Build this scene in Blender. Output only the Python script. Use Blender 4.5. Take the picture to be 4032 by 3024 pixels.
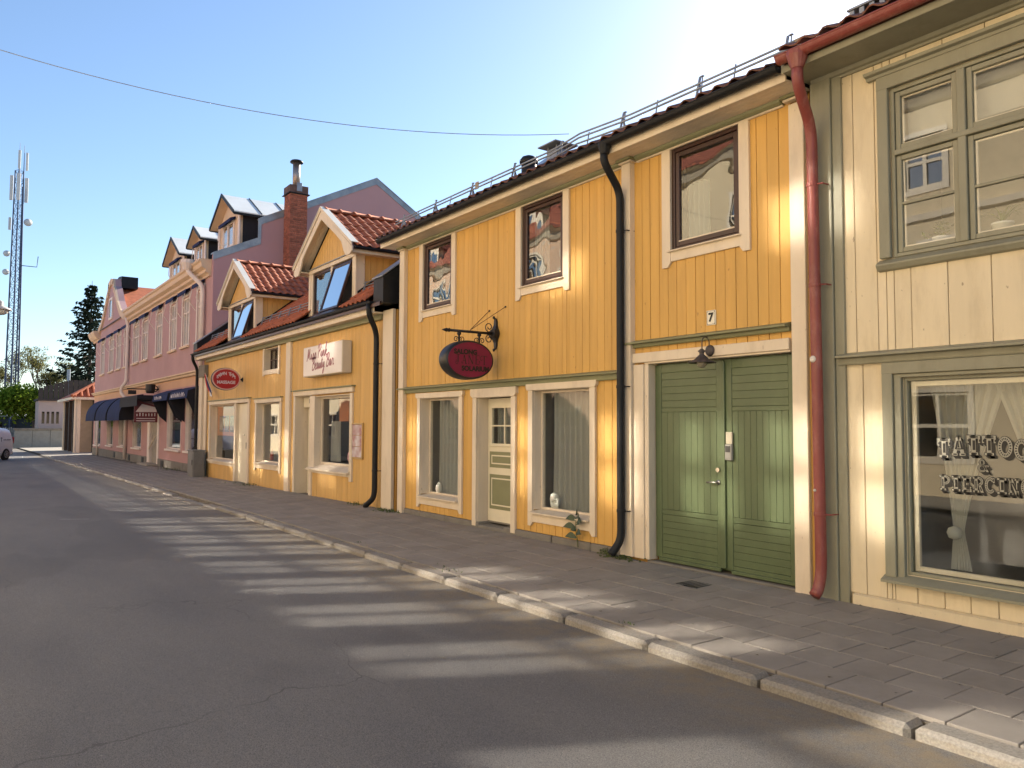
import bpy, bmesh, math, random
from mathutils import Vector, Matrix, Euler

# ------------------------------------------------------------------ scene, camera, sky, sun, exposure
SC = bpy.context.scene
COL = SC.collection
for _o in list(bpy.data.objects):
    bpy.data.objects.remove(_o)
random.seed(11)
R = math.radians

CAM = (0.0, -7.0, 1.66)
cam = bpy.data.cameras.new('camera'); cam_o = bpy.data.objects.new('camera', cam); COL.objects.link(cam_o)
SC.camera = cam_o
F_PX = 3100.0
cam.sensor_fit = 'HORIZONTAL'; cam.sensor_width = 36.0; cam.lens = 36.0 * F_PX / 4032.0
cam.clip_start = 0.05; cam.clip_end = 4000
_a = Vector((-165 - 2016, 1668 - 1512, F_PX)).normalized()          # image ray of the street direction (-x)
_u = Vector((229.0, -(_a.x * 229.0 + _a.z * F_PX) / _a.y, F_PX)).normalized()
if _u.y > 0: _u = -_u
_n = _u.cross(_a)
if _n.z < 0: _n = -_n
_img = Matrix((-_a, _n, _u))                                        # image axes -> world
_right, _down, _fwd = _img.col[0], _img.col[1], _img.col[2]
_rot = Matrix((_right, -_down, -_fwd)).transposed()
cam_o.matrix_world = Matrix.Translation(CAM) @ _rot.to_4x4()

SUN_AZ, SUN_EL = R(64), R(27)
SUN = Vector((-math.cos(SUN_AZ) * math.cos(SUN_EL), math.sin(SUN_AZ) * math.cos(SUN_EL), math.sin(SUN_EL)))
world = bpy.data.worlds.new('World'); SC.world = world; world.use_nodes = True
_nt = world.node_tree
sky = _nt.nodes.new('ShaderNodeTexSky'); sky.sky_type = 'NISHITA'; sky.sun_disc = False
sky.sun_elevation = SUN_EL
sky.sun_rotation = math.atan2(SUN.x, SUN.y)
sky.altitude = 50; sky.air_density = 1.0; sky.dust_density = 0.4; sky.ozone_density = 3.0
_bg = _nt.nodes['Background']; _bg.inputs[1].default_value = 0.075
_nt.links.new(sky.outputs[0], _bg.inputs[0])

_l = bpy.data.lights.new('sun', 'SUN'); _l.energy = 5.0; _l.angle = R(0.53); _l.color = (1.0, 0.90, 0.76)
sun_o = bpy.data.objects.new('sun', _l); COL.objects.link(sun_o)
sun_o.location = (0, 40, 60); sun_o.rotation_euler = SUN.to_track_quat('Z', 'Y').to_euler()

vs = SC.view_settings
vs.view_transform = 'Standard'; vs.look = 'None'; vs.exposure = 1.55; vs.gamma = 1.0; vs.use_curve_mapping = False
cy = SC.cycles
cy.use_guiding = True; cy.use_surface_guiding = True; cy.use_volume_guiding = False
cy.guiding_training_samples = 128; cy.surface_guiding_probability = 0.7
cy.caustics_reflective = True; cy.blur_glossy = 0.0
cy.sample_clamp_indirect = 12.0
cy.max_bounces = 7; cy.diffuse_bounces = 4; cy.glossy_bounces = 4; cy.transparent_max_bounces = 10; cy.transmission_bounces = 4
cy.use_denoising = True; cy.use_adaptive_sampling = False

# ------------------------------------------------------------------ helpers
def gz(x):
    """street level: flat near the camera, falling gently beyond the low house"""
    return 0.0 if x > -15 else -0.0073 * (-15 - max(x, -100))

class MB:
    def __init__(s): s.v = []; s.f = []; s.mi = []; s.m = 0
    def add(s, vs_, fs):
        b = len(s.v); s.v += [tuple(p) for p in vs_]; s.f += [tuple(b + i for i in f) for f in fs]; s.mi += [s.m] * len(fs); return s
    def box(s, x0, x1, y0, y1, z0, z1, b=0.0):
        if x0 > x1: x0, x1 = x1, x0
        if y0 > y1: y0, y1 = y1, y0
        if z0 > z1: z0, z1 = z1, z0
        if b <= 0 or min(x1 - x0, y1 - y0, z1 - z0) < 2.2 * b:
            p = [(x, y, z) for x in (x0, x1) for y in (y0, y1) for z in (z0, z1)]
            return s.add(p, [(0, 1, 3, 2), (4, 6, 7, 5), (0, 4, 5, 1), (2, 3, 7, 6), (0, 2, 6, 4), (1, 5, 7, 3)])
        lo = (x0, y0, z0); hi = (x1, y1, z1); P = {}; v = []
        for c in range(8):
            sgn = ((c >> 2) & 1, (c >> 1) & 1, c & 1)
            for ax in range(3):
                q = [(hi[k] - (0 if k == ax else b)) if sgn[k] else (lo[k] + (0 if k == ax else b)) for k in range(3)]
                P[c, ax] = len(v); v.append(q)
        f = []
        cyc = {0: [(0, 0), (1, 0), (1, 1), (0, 1)]}
        for ax in range(3):
            o1, o2 = (ax + 1) % 3, (ax + 2) % 3
            for sd in (0, 1):
                ids = []
                for (a_, b_) in [(0, 0), (1, 0), (1, 1), (0, 1)]:
                    sg = [0, 0, 0]; sg[ax] = sd; sg[o1] = a_; sg[o2] = b_
                    ids.append(P[sg[0] * 4 + sg[1] * 2 + sg[2], ax])
                f.append(tuple(ids if sd else ids[::-1]))
        for ax in range(3):
            o1, o2 = (ax + 1) % 3, (ax + 2) % 3
            for a_ in (0, 1):
                for b_ in (0, 1):
                    def cid(t):
                        sg = [0, 0, 0]; sg[ax] = t; sg[o1] = a_; sg[o2] = b_; return sg[0] * 4 + sg[1] * 2 + sg[2]
                    q = (P[cid(0), o1], P[cid(1), o1], P[cid(1), o2], P[cid(0), o2])
                    f.append(q if (a_ == b_) else q[::-1])
        for c in range(8): f.append((P[c, 0], P[c, 1], P[c, 2]))
        return s.add(v, f)
    def prism(s, poly, axis, a0, a1):
        """2D polygon swept along axis: 'x' -> (y,z), 'y' -> (x,z), 'z' -> (x,y)"""
        n = len(poly)
        def P(q, a): return {'x': (a, q[0], q[1]), 'y': (q[0], a, q[1]), 'z': (q[0], q[1], a)}[axis]
        v = [P(q, a0) for q in poly] + [P(q, a1) for q in poly]
        f = [tuple(range(n))[::-1], tuple(range(n, 2 * n))] + [(i, (i + 1) % n, n + (i + 1) % n, n + i) for i in range(n)]
        return s.add(v, f)
    def tube(s, pts, r, n=8, cap=True, flat=None):
        pts = [Vector(p) for p in pts]; rs = r if isinstance(r, (list, tuple)) else [r] * len(pts)
        v = []; f = []; up = None
        for i, p in enumerate(pts):
            t = (pts[min(i + 1, len(pts) - 1)] - pts[max(i - 1, 0)])
            t = t.normalized() if t.length > 1e-9 else Vector((0, 0, 1))
            if up is None: up = Vector((0, 0, 1)) if abs(t.z) < .9 else Vector((1, 0, 0))
            a = t.cross(up)
            if a.length < 1e-6: a = t.cross(Vector((0, 1, 0)))
            a.normalize(); b = a.cross(t).normalized(); up = b
            for k in range(n):
                an = 2 * math.pi * k / n
                v.append(p + (a * math.cos(an) + b * math.sin(an)) * rs[i])
        for i in range(len(pts) - 1):
            for k in range(n):
                f.append((i * n + k, i * n + (k + 1) % n, (i + 1) * n + (k + 1) % n, (i + 1) * n + k))
        if cap: f += [tuple(range(n))[::-1], tuple(range((len(pts) - 1) * n, len(pts) * n))]
        return s.add(v, f)
    def lathe(s, prof, c, axis='z', n=20, cap=True):
        v = []; f = []; c = Vector(c)
        for (r, h) in prof:
            for k in range(n):
                an = 2 * math.pi * k / n; p, q = r * math.cos(an), r * math.sin(an)
                v.append(c + (Vector((p, q, h)) if axis == 'z' else Vector((p, h, q)) if axis == 'y' else Vector((h, p, q))))
        for i in range(len(prof) - 1):
            for k in range(n): f.append((i * n + k, i * n + (k + 1) % n, (i + 1) * n + (k + 1) % n, (i + 1) * n + k))
        if cap: f += [tuple(range(n)), tuple(range((len(prof) - 1) * n, len(prof) * n))[::-1]]
        return s.add(v, f)
    def xf(s, M, start=0):
        s.v[start:] = [tuple(M @ Vector(p)) for p in s.v[start:]]; return s
    def mesh(s, name, mats, smooth=False):
        me = bpy.data.meshes.new(name); me.from_pydata(s.v, [], s.f)
        for m in (mats if isinstance(mats, (list, tuple)) else [mats]): me.materials.append(m)
        if isinstance(mats, (list, tuple)): me.polygons.foreach_set('material_index', s.mi)
        if smooth: me.polygons.foreach_set('use_smooth', [True] * len(me.polygons))
        bm = bmesh.new(); bm.from_mesh(me); bmesh.ops.recalc_face_normals(bm, faces=bm.faces); bm.to_mesh(me); bm.free()
        me.update(); return me
    def build(s, name, mats, parent=None, smooth=False, **kw):
        return link(name, s.mesh(name, mats, smooth), parent, **kw)

def link(name, me, parent=None, label=None, cat=None, group=None, kind=None, loc=None, rot=None):
    o = bpy.data.objects.new(name, me); COL.objects.link(o)
    if parent is not None: o.parent = parent
    if loc is not None: o.location = loc
    if rot is not None: o.rotation_euler = rot
    if label: o['label'] = label
    if cat: o['category'] = cat
    if group: o['group'] = group
    if kind: o['kind'] = kind
    return o
def thing(name, label, cat, loc=(0, 0, 0), group=None, rot=None):
    return link(name, None, None, label, cat, group, None, loc, rot)
def sub(e):  # world-space geometry under an empty that stands away from the origin
    return Matrix.Translation(e.location).inverted() if e.rotation_euler == Euler((0, 0, 0)) else (Matrix.Translation(e.location) @ e.rotation_euler.to_matrix().to_4x4()).inverted()
def child(parent, name, mb, mat, smooth=False, **kw):
    """parts are written in world coordinates; the parent empty may stand anywhere"""
    M = Matrix.Identity(4); p = parent
    root = parent
    while root.parent is not None: root = root.parent
    inv = (Matrix.Translation(root.location) @ root.rotation_euler.to_matrix().to_4x4()).inverted()
    mb.xf(inv)
    return link(name, mb.mesh(name, mat, smooth), parent, **kw)

# ------------------------------------------------------------------ materials
def pmat(name, col, rough=.6, metal=0.0, var=.12, scale=(3, 3, 3), bump=0.0, bscale=(60, 60, 60), col2=None, dist=.01, rnd=0.0,
         stain=None, stain_amt=.0, stain_scale=(1.5, 1.5, 1.5), spec=.5, coord='world', detail=4.0, speck=None, speck_scale=(45, 45, 30), speck_amt=.6):
    m = bpy.data.materials.new(name); m.use_nodes = True; nt = m.node_tree; N = nt.nodes; L = nt.links
    b = N['Principled BSDF']; b.inputs['Roughness'].default_value = rough; b.inputs['Metallic'].default_value = metal
    b.inputs['Specular IOR Level'].default_value = spec
    if coord == 'world':
        g = N.new('ShaderNodeNewGeometry'); co = g.outputs['Position']
    else:
        g = N.new('ShaderNodeTexCoord'); co = g.outputs['Object']
    def noise(sc, det=detail, rg=.6):
        mp = N.new('ShaderNodeMapping'); mp.inputs['Scale'].default_value = sc; L.new(co, mp.inputs['Vector'])
        n = N.new('ShaderNodeTexNoise'); n.inputs['Scale'].default_value = 1.0; n.inputs['Detail'].default_value = det; n.inputs['Roughness'].default_value = rg
        L.new(mp.outputs[0], n.inputs['Vector']); return n.outputs['Fac']
    c1 = tuple(max(0, c * (1 - var)) for c in col); c2 = col2 if col2 else tuple(min(1, c * (1 + var)) for c in col)
    r = N.new('ShaderNodeValToRGB'); r.color_ramp.elements[0].position = .28; r.color_ramp.elements[1].position = .72
    r.color_ramp.elements[0].color = (*c1, 1); r.color_ramp.elements[1].color = (*c2, 1)
    L.new(noise(scale), r.inputs['Fac']); out = r.outputs['Color']
    if stain is not None:
        sr = N.new('ShaderNodeValToRGB'); sr.color_ramp.elements[0].position = .5; sr.color_ramp.elements[1].position = .78
        sr.color_ramp.elements[0].color = (0, 0, 0, 1); sr.color_ramp.elements[1].color = (stain_amt, stain_amt, stain_amt, 1)
        L.new(noise(stain_scale, 8.0, .7), sr.inputs['Fac'])
        mx = N.new('ShaderNodeMix'); mx.data_type = 'RGBA'; L.new(sr.outputs['Color'], mx.inputs['Factor'])
        L.new(out, mx.inputs['A']); mx.inputs['B'].default_value = (*stain, 1); out = mx.outputs['Result']
    if speck is not None:
        sr = N.new('ShaderNodeValToRGB'); sr.color_ramp.elements[0].position = .71; sr.color_ramp.elements[1].position = .77
        sr.color_ramp.elements[0].color = (0, 0, 0, 1); sr.color_ramp.elements[1].color = (speck_amt, speck_amt, speck_amt, 1)
        L.new(noise(speck_scale, 2.0, .5), sr.inputs['Fac'])
        mx = N.new('ShaderNodeMix'); mx.data_type = 'RGBA'; L.new(sr.outputs['Color'], mx.inputs['Factor'])
        L.new(out, mx.inputs['A']); mx.inputs['B'].default_value = (*speck, 1); out = mx.outputs['Result']
    if rnd > 0:
        oi = N.new('ShaderNodeObjectInfo'); hs = N.new('ShaderNodeHueSaturation')
        ma = N.new('ShaderNodeMath'); ma.operation = 'MULTIPLY_ADD'; ma.inputs[1].default_value = 2 * rnd; ma.inputs[2].default_value = 1 - rnd
        gi = N.new('ShaderNodeNewGeometry'); ad = N.new('ShaderNodeMath'); ad.operation = 'ADD'; fr = N.new('ShaderNodeMath'); fr.operation = 'FRACT'
        L.new(oi.outputs['Random'], ad.inputs[0]); L.new(gi.outputs['Random Per Island'], ad.inputs[1]); L.new(ad.outputs[0], fr.inputs[0])
        L.new(fr.outputs[0], ma.inputs[0]); L.new(ma.outputs[0], hs.inputs['Value']); L.new(out, hs.inputs['Color']); out = hs.outputs['Color']
    L.new(out, b.inputs['Base Color'])
    if bump > 0:
        bp = N.new('ShaderNodeBump'); bp.inputs['Strength'].default_value = bump; bp.inputs['Distance'].default_value = dist
        L.new(noise(bscale, 5.0), bp.inputs['Height']); L.new(bp.outputs[0], b.inputs['Normal'])
    return m

def glass(name, tint=(.82, .86, .86), boost=2.0, ior=1.5, wav=.0, rough=0.0):
    m = bpy.data.materials.new(name); m.use_nodes = True; nt = m.node_tree; N = nt.nodes; L = nt.links
    N.remove(N['Principled BSDF']); out = N['Material Output']
    t = N.new('ShaderNodeBsdfTransparent'); t.inputs[0].default_value = (*tint, 1)
    g = N.new('ShaderNodeBsdfGlossy'); g.inputs['Roughness'].default_value = rough; g.inputs[0].default_value = (.95, .95, .95, 1)
    lw = N.new('ShaderNodeLayerWeight'); pw = N.new('ShaderNodeMath'); pw.operation = 'POWER'; pw.inputs[1].default_value = 5.0; L.new(lw.outputs['Facing'], pw.inputs[0])
    f0 = ((ior - 1) / (ior + 1)) ** 2; fr = N.new('ShaderNodeMath'); fr.operation = 'MULTIPLY_ADD'; fr.inputs[1].default_value = 1 - f0; fr.inputs[2].default_value = f0; L.new(pw.outputs[0], fr.inputs[0])
    mu = N.new('ShaderNodeMath'); mu.operation = 'MULTIPLY'; mu.inputs[1].default_value = boost; mu.use_clamp = True
    mx = N.new('ShaderNodeMixShader'); L.new(fr.outputs[0], mu.inputs[0]); L.new(mu.outputs[0], mx.inputs[0])
    L.new(t.outputs[0], mx.inputs[1]); L.new(g.outputs[0], mx.inputs[2]); L.new(mx.outputs[0], out.inputs[0])
    if wav > 0:
        ge = N.new('ShaderNodeNewGeometry'); n = N.new('ShaderNodeTexNoise'); n.inputs['Scale'].default_value = 1.9; n.inputs['Detail'].default_value = 1.0
        L.new(ge.outputs['Position'], n.inputs['Vector']); bp = N.new('ShaderNodeBump'); bp.inputs['Strength'].default_value = wav; bp.inputs['Distance'].default_value = .02
        L.new(n.outputs['Fac'], bp.inputs['Height']); L.new(bp.outputs[0], g.inputs['Normal'])
    return m

M = {}
M['yellow'] = pmat('yellow_paint', (.62, .365, .092), .6, var=.10, scale=(7, 7, .5), bump=.25, bscale=(70, 70, 5), rnd=.06, stain=(.44, .24, .07), stain_amt=.45, stain_scale=(5, 5, .7), speck=(.25, .12, .04), speck_scale=(22, 22, 9))
M['yellow_low'] = pmat('yellow_paint_low', (.62, .385, .125), .62, var=.09, scale=(7, 7, .5), bump=.25, bscale=(70, 70, 5), rnd=.05, stain=(.40, .24, .09), stain_amt=.3, stain_scale=(3, 3, .5))
M['yellow_groove'] = pmat('yellow_groove', (.50, .28, .07), .8)
M['white'] = pmat('cream_white_paint', (.70, .60, .46), .5, var=.07, scale=(4, 4, .7), bump=.15, bscale=(60, 60, 6), stain=(.42, .34, .25), stain_amt=.45, stain_scale=(4, 4, 1.2), speck=(.25, .19, .13), speck_scale=(24, 24, 10), speck_amt=.5)
M['sage'] = pmat('sage_green_paint', (.22, .225, .12), .5, var=.10, scale=(2, 2, 2), bump=.1)
M['sage_grey'] = pmat('grey_green_paint', (.255, .248, .178), .5, var=.10, scale=(3, 3, 1), bump=.15, bscale=(50, 50, 6), stain=(.14, .13, .08), stain_amt=.4, stain_scale=(6, 6, 1.5))
M['gate'] = pmat('green_gate_paint', (.088, .122, .056), .38, var=.10, scale=(2.5, 2.5, 1.2), bump=.12, bscale=(40, 40, 8), stain=(.14, .18, .085), stain_amt=.45, stain_scale=(5, 5, 2), speck=(.20, .20, .13), speck_scale=(30, 30, 30), speck_amt=.35)
M['brown'] = pmat('dark_brown_frame', (.045, .018, .012), .35, var=.2)
M['black'] = pmat('black_metal', (.014, .015, .017), .5, metal=.0, var=.3, scale=(5, 5, 3), bump=.05, spec=.25)
M['iron'] = pmat('wrought_iron', (.012, .012, .014), .5, var=.3, bump=.2, bscale=(90, 90, 90))
M['red'] = pmat('red_pipe_paint', (.235, .052, .042), .45, var=.14, scale=(4, 4, 2), bump=.12, bscale=(30, 30, 12), stain=(.45, .24, .2), stain_amt=.5, stain_scale=(9, 9, 3))
M['cream'] = pmat('pale_yellow_paint', (.70, .60, .415), .62, var=.08, scale=(4, 4, .5), bump=.2, bscale=(50, 50, 5), rnd=.03, stain=(.42, .33, .20), stain_amt=.6, stain_scale=(4, 4, .8), speck=(.16, .11, .06), speck_scale=(26, 26, 14))
M['pink'] = pmat('pink_plaster', (.45, .285, .285), .85, var=.07, scale=(.7, .7, .7), bump=.12, bscale=(25, 25, 25), stain=(.33, .18, .18), stain_amt=.4, stain_scale=(.6, .6, .6))
M['peach'] = pmat('peach_plaster', (.58, .36, .23), .85, var=.05, scale=(1, 1, 1), bump=.1, bscale=(25, 25, 25))
M['trim_cream'] = pmat('cream_stucco', (.66, .50, .34), .7, var=.08, scale=(2, 2, 2), bump=.1)
M['pinkwhite'] = pmat('pinkish_white_paint', (.74, .66, .60), .6, var=.08)
M['plinth'] = pmat('grey_plinth', (.20, .185, .16), .9, var=.25, scale=(3, 3, 3), bump=.5, bscale=(30, 30, 30), stain=(.09, .085, .07), stain_amt=.7, stain_scale=(3, 3, 3))
M['tile'] = pmat('clay_tile', (.40, .125, .060), .8, var=.22, scale=(4, 4, 4), bump=.2, bscale=(40, 40, 40), rnd=.15, spec=.25)
M['tile_old'] = pmat('old_clay_tile', (.15, .06, .038), .75, var=.35, scale=(3, 3, 3), bump=.35, bscale=(30, 30, 30), rnd=.22, stain=(.05, .05, .035), stain_amt=.7, stain_scale=(4, 4, 4))
M['zinc'] = pmat('weathered_zinc', (.30, .32, .34), .38, metal=.55, var=.25, scale=(1.5, 1.5, 1.5), stain=(.5, .48, .44), stain_amt=.6, stain_scale=(2, 2, 2))
M['steel_roof'] = pmat('pale_sheet_roof', (.74, .76, .72), .35, metal=.0, var=.08, scale=(1, 1, 1))
M['galv'] = pmat('galvanised_steel', (.27, .30, .34), .45, metal=.5, var=.2, scale=(6, 6, 6))
M['brick'] = pmat('red_brick', (.29, .10, .06), .85, var=.3, scale=(12, 12, 12), bump=.6, bscale=(60, 60, 60), rnd=.25)
M['mortar'] = pmat('mortar', (.27, .21, .17), .9, var=.2, bump=.3)
M['asphalt'] = None
M['slab'] = pmat('paving_slab', (.262, .238, .208), .85, var=.13, scale=(2.2, 2.2, 2.2), bump=.45, bscale=(130, 130, 130), dist=.003, rnd=.07, speck=(.10, .09, .075), speck_scale=(60, 60, 60), speck_amt=.5, stain=(.15, .135, .115), stain_amt=.5, stain_scale=(1.7, 1.7, 1.7), detail=8.0)
M['joint'] = pmat('paving_joint', (.12, .105, .085), .95, var=.4, scale=(9, 9, 9), bump=.4, col2=(.19, .165, .13))
M['kerb'] = pmat('kerb_granite', (.22, .205, .18), .75, var=.3, scale=(60, 60, 60), bump=.7, bscale=(45, 45, 45), dist=.006, rnd=.10, stain=(.27, .19, .10), stain_amt=.45, stain_scale=(3, 3, 9))
M['concrete'] = pmat('concrete', (.32, .29, .24), .9, var=.12, bump=.3, bscale=(20, 20, 20))
M['curtain'] = None
M['dark_in'] = pmat('dim_room', (.10, .09, .08), .9)
M['room_grey'] = pmat('grey_room', (.22, .21, .20), .9)
M['room_white'] = pmat('white_room', (.55, .52, .47), .9)
M['orange_in'] = pmat('orange_panel', (.62, .20, .05), .7, var=.12)
M['text_black'] = pmat('black_vinyl', (.012, .012, .012), .5)
M['navy'] = pmat('navy_canvas', (.018, .030, .095), .85, var=.2, scale=(2, 2, 2), bump=.2, bscale=(60, 60, 60), spec=.2)
M['navy_dark'] = pmat('dark_navy_canvas', (.010, .012, .020), .85)
M['glass'] = glass('window_glass', (.94, .96, .96), 1.5, wav=.03)
M['glass_wavy'] = glass('old_wavy_glass', (.80, .84, .84), 2.4, wav=.30)
M['glass_shop'] = glass('shop_glass', (.93, .95, .94), 1.1, wav=.04)
M['glass_dark'] = glass('tinted_glass', (.5, .53, .55), 1.4, wav=.05)
M['leaf'] = pmat('leaf_green', (.07, .12, .02), .55, var=.4, scale=(2, 2, 2), col2=(.16, .20, .03))
M['grass'] = pmat('weed_green', (.07, .10, .025), .7, var=.4, scale=(9, 9, 9))

def asphalt():
    m = bpy.data.materials.new('asphalt'); m.use_nodes = True; nt = m.node_tree; N = nt.nodes; L = nt.links
    b = N['Principled BSDF']; b.inputs['Roughness'].default_value = .8
    g = N.new('ShaderNodeNewGeometry')
    def noise(s, d=6, rg=.65, sc3=None):
        n = N.new('ShaderNodeTexNoise'); n.inputs['Scale'].default_value = s; n.inputs['Detail'].default_value = d; n.inputs['Roughness'].default_value = rg
        if sc3:
            mp = N.new('ShaderNodeMapping'); mp.inputs['Scale'].default_value = sc3; L.new(g.outputs['Position'], mp.inputs['Vector']); L.new(mp.outputs[0], n.inputs['Vector'])
        else: L.new(g.outputs['Position'], n.inputs['Vector'])
        return n.outputs['Fac']
    def ramp(fac, p0, p1, c0, c1):
        r = N.new('ShaderNodeValToRGB'); e = r.color_ramp.elements; e[0].position = p0; e[1].position = p1; e[0].color = (*c0, 1); e[1].color = (*c1, 1); L.new(fac, r.inputs['Fac']); return r.outputs['Color']
    def mix(f, a_, b_, blend='MIX'):
        x = N.new('ShaderNodeMix'); x.data_type = 'RGBA'; x.blend_type = blend
        if isinstance(f, float): x.inputs['Factor'].default_value = f
        else: L.new(f, x.inputs['Factor'])
        for k, q in (('A', a_), ('B', b_)):
            if isinstance(q, tuple): x.inputs[k].default_value = (*q, 1)
            else: L.new(q, x.inputs[k])
        return x.outputs['Result']
    agg = ramp(noise(170, 3, .7), .35, .68, (.060, .060, .060), (.245, .24, .23))
    big = ramp(noise(1, 5, .6, (.35, .9, 1)), .3, .7, (.82, .82, .84), (1.16, 1.13, 1.08))
    c = mix(1.0, agg, big, 'MULTIPLY')
    # old repairs and hairline cracks
    vo = N.new('ShaderNodeTexVoronoi'); vo.feature = 'DISTANCE_TO_EDGE'; vo.inputs['Scale'].default_value = .55
    wn = N.new('ShaderNodeTexNoise'); wn.inputs['Scale'].default_value = 2.2; wn.inputs['Detail'].default_value = 6; L.new(g.outputs['Position'], wn.inputs['Vector'])
    wm = N.new('ShaderNodeMix'); wm.data_type = 'VECTOR'; wm.inputs['Factor'].default_value = .22; L.new(g.outputs['Position'], wm.inputs['A']); L.new(wn.outputs['Color'], wm.inputs['B']); L.new(wm.outputs['Result'], vo.inputs['Vector'])
    ck = N.new('ShaderNodeMath'); ck.operation = 'LESS_THAN'; ck.inputs[1].default_value = .0018; L.new(vo.outputs['Distance'], ck.inputs[0])
    ck2 = N.new('ShaderNodeMath'); ck2.operation = 'MULTIPLY'; L.new(ck.outputs[0], ck2.inputs[0]); L.new(ramp(noise(.5, 2, .5), .56, .66, (0, 0, 0), (.55, .55, .55)), ck2.inputs[1])
    c = mix(ck2.outputs[0], c, (.05, .048, .047))
    c = mix(ramp(noise(1, 3, .5, (.22, .5, 1)), .60, .63, (0, 0, 0), (.30, .30, .30)), c, (.075, .072, .072))
    c = mix(ramp(noise(34, 2, .5), .70, .76, (0, 0, 0), (.7, .7, .7)), c, (.26, .245, .22))
    # worn-in sand along the gutter of the kerb
    sx = N.new('ShaderNodeSeparateXYZ'); L.new(g.outputs['Position'], sx.inputs[0])
    mr = N.new('ShaderNodeMapRange'); mr.inputs['From Min'].default_value = -3.5; mr.inputs['From Max'].default_value = -2.55; L.new(sx.outputs['Y'], mr.inputs['Value'])
    mu = N.new('ShaderNodeMath'); mu.operation = 'MULTIPLY'; L.new(mr.outputs[0], mu.inputs[0])
    L.new(ramp(noise(6, 8, .7), .35, .62, (0, 0, 0), (.8, .8, .8)), mu.inputs[1])
    c = mix(mu.outputs[0], c, (.22, .17, .10))
    L.new(c, b.inputs['Base Color'])
    bp = N.new('ShaderNodeBump'); bp.inputs['Strength'].default_value = .55; bp.inputs['Distance'].default_value = .006; L.new(noise(150, 3, .7), bp.inputs['Height']); L.new(bp.outputs[0], b.inputs['Normal'])
    return m
M['asphalt'] = asphalt()

def fabric(name, col, tr=.45, sheer=.28):
    m = bpy.data.materials.new(name); m.use_nodes = True; nt = m.node_tree; N = nt.nodes; L = nt.links
    N.remove(N['Principled BSDF']); d = N.new('ShaderNodeBsdfDiffuse'); d.inputs[0].default_value = (*col, 1)
    t = N.new('ShaderNodeBsdfTranslucent'); t.inputs[0].default_value = (*col, 1); mx = N.new('ShaderNodeMixShader'); mx.inputs[0].default_value = tr
    L.new(d.outputs[0], mx.inputs[1]); L.new(t.outputs[0], mx.inputs[2])
    tp = N.new('ShaderNodeBsdfTransparent'); m2 = N.new('ShaderNodeMixShader'); m2.inputs[0].default_value = sheer; L.new(mx.outputs[0], m2.inputs[1]); L.new(tp.outputs[0], m2.inputs[2]); L.new(m2.outputs[0], N['Material Output'].inputs[0]); return m
M['curtain'] = fabric('white_curtain', (.72, .71, .66))
M['curtain_grey'] = fabric('grey_curtain', (.45, .47, .44))

def flat(name, col, rough=.6, metal=0., **k): return pmat(name, col, rough, metal, var=k.pop('var', .05), **k)

# ------------------------------------------------------------------ generic builders
_mesh_cache = {}
def board_obj(parent, name, w, d, h, x, y, z, mat, b=.0035):
    """a plank: local origin at its lower left front corner"""
    key = (mat.name, round(w, 3), round(d, 3), round(h, 3), b)
    me = _mesh_cache.get(key)
    if me is None:
        me = MB().box(0, w, 0, d, 0, h, b).mesh('plank', mat); _mesh_cache[key] = me
    root = parent
    off = Vector((0, 0, 0))
    while root is not None: off += Vector(root.location); root = root.parent
    return link(name, me, parent, loc=Vector((x, y, z)) - off)

def boards(parent, x0, x1, z0, z1, holes, y, bw, mat, gap=.0055, d=.02, name='board', xs=None):
    if xs is None:
        n = max(1, round((x1 - x0) / bw)); w = (x1 - x0) / n; xs = [x0 + i * w for i in range(n + 1)]
    jr = random.Random(int(abs(x0 * 100)) + int(z0 * 10)); xs = [xs[0]] + [v + jr.uniform(-.006, .006) for v in xs[1:-1]] + [xs[-1]]
    cuts = set()
    for (a, b, c, e) in holes: cuts |= {a, b}
    for xa, xb in zip(xs[:-1], xs[1:]):
        sp = sorted({xa, xb} | {c for c in cuts if xa + .02 < c < xb - .02})
        for p, q in zip(sp[:-1], sp[1:]):
            mid = (p + q) / 2
            iv = sorted((c, e) for (a, b, c, e) in holes if a < mid < b)
            z = z0
            for (c, e) in iv + [(z1, z1)]:
                if min(c, z1) - z > .03:
                    board_obj(parent, name, q - p - gap, d, min(c, z1) - z, p + gap / 2, y + jr.uniform(-.003, .0015), z, mat)
                z = max(z, e)

def wall_mesh(mb, x0, x1, z0, z1, y0, y1, holes):
    """solid wall with rectangular openings, as boxes that butt each other"""
    xs = sorted({x0, x1} | {min(max(v, x0), x1) for h in holes for v in h[:2]})
    for a, b in zip(xs[:-1], xs[1:]):
        if b - a < 1e-4: continue
        mid = (a + b) / 2; z = z0
        for (c, e) in sorted((h[2], h[3]) for h in holes if h[0] < mid < h[1]) + [(z1, z1)]:
            if min(c, z1) - z > 1e-4: mb.box(a, b, y0, y1, z, min(c, z1))
            z = max(z, e)
    return mb

def room(parent, x0, x1, y0, y1, z0, z1, mat, name='interior'):
    mb = MB()
    p = [(x0, y0, z0), (x1, y0, z0), (x1, y0, z1), (x0, y0, z1), (x0, y1, z0), (x1, y1, z0), (x1, y1, z1), (x0, y1, z1)]
    mb.add(p, [(4, 5, 6, 7), (0, 1, 5, 4), (3, 7, 6, 2), (0, 4, 7, 3), (1, 2, 6, 5)])
    return child(parent, name, mb, mat)

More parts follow.
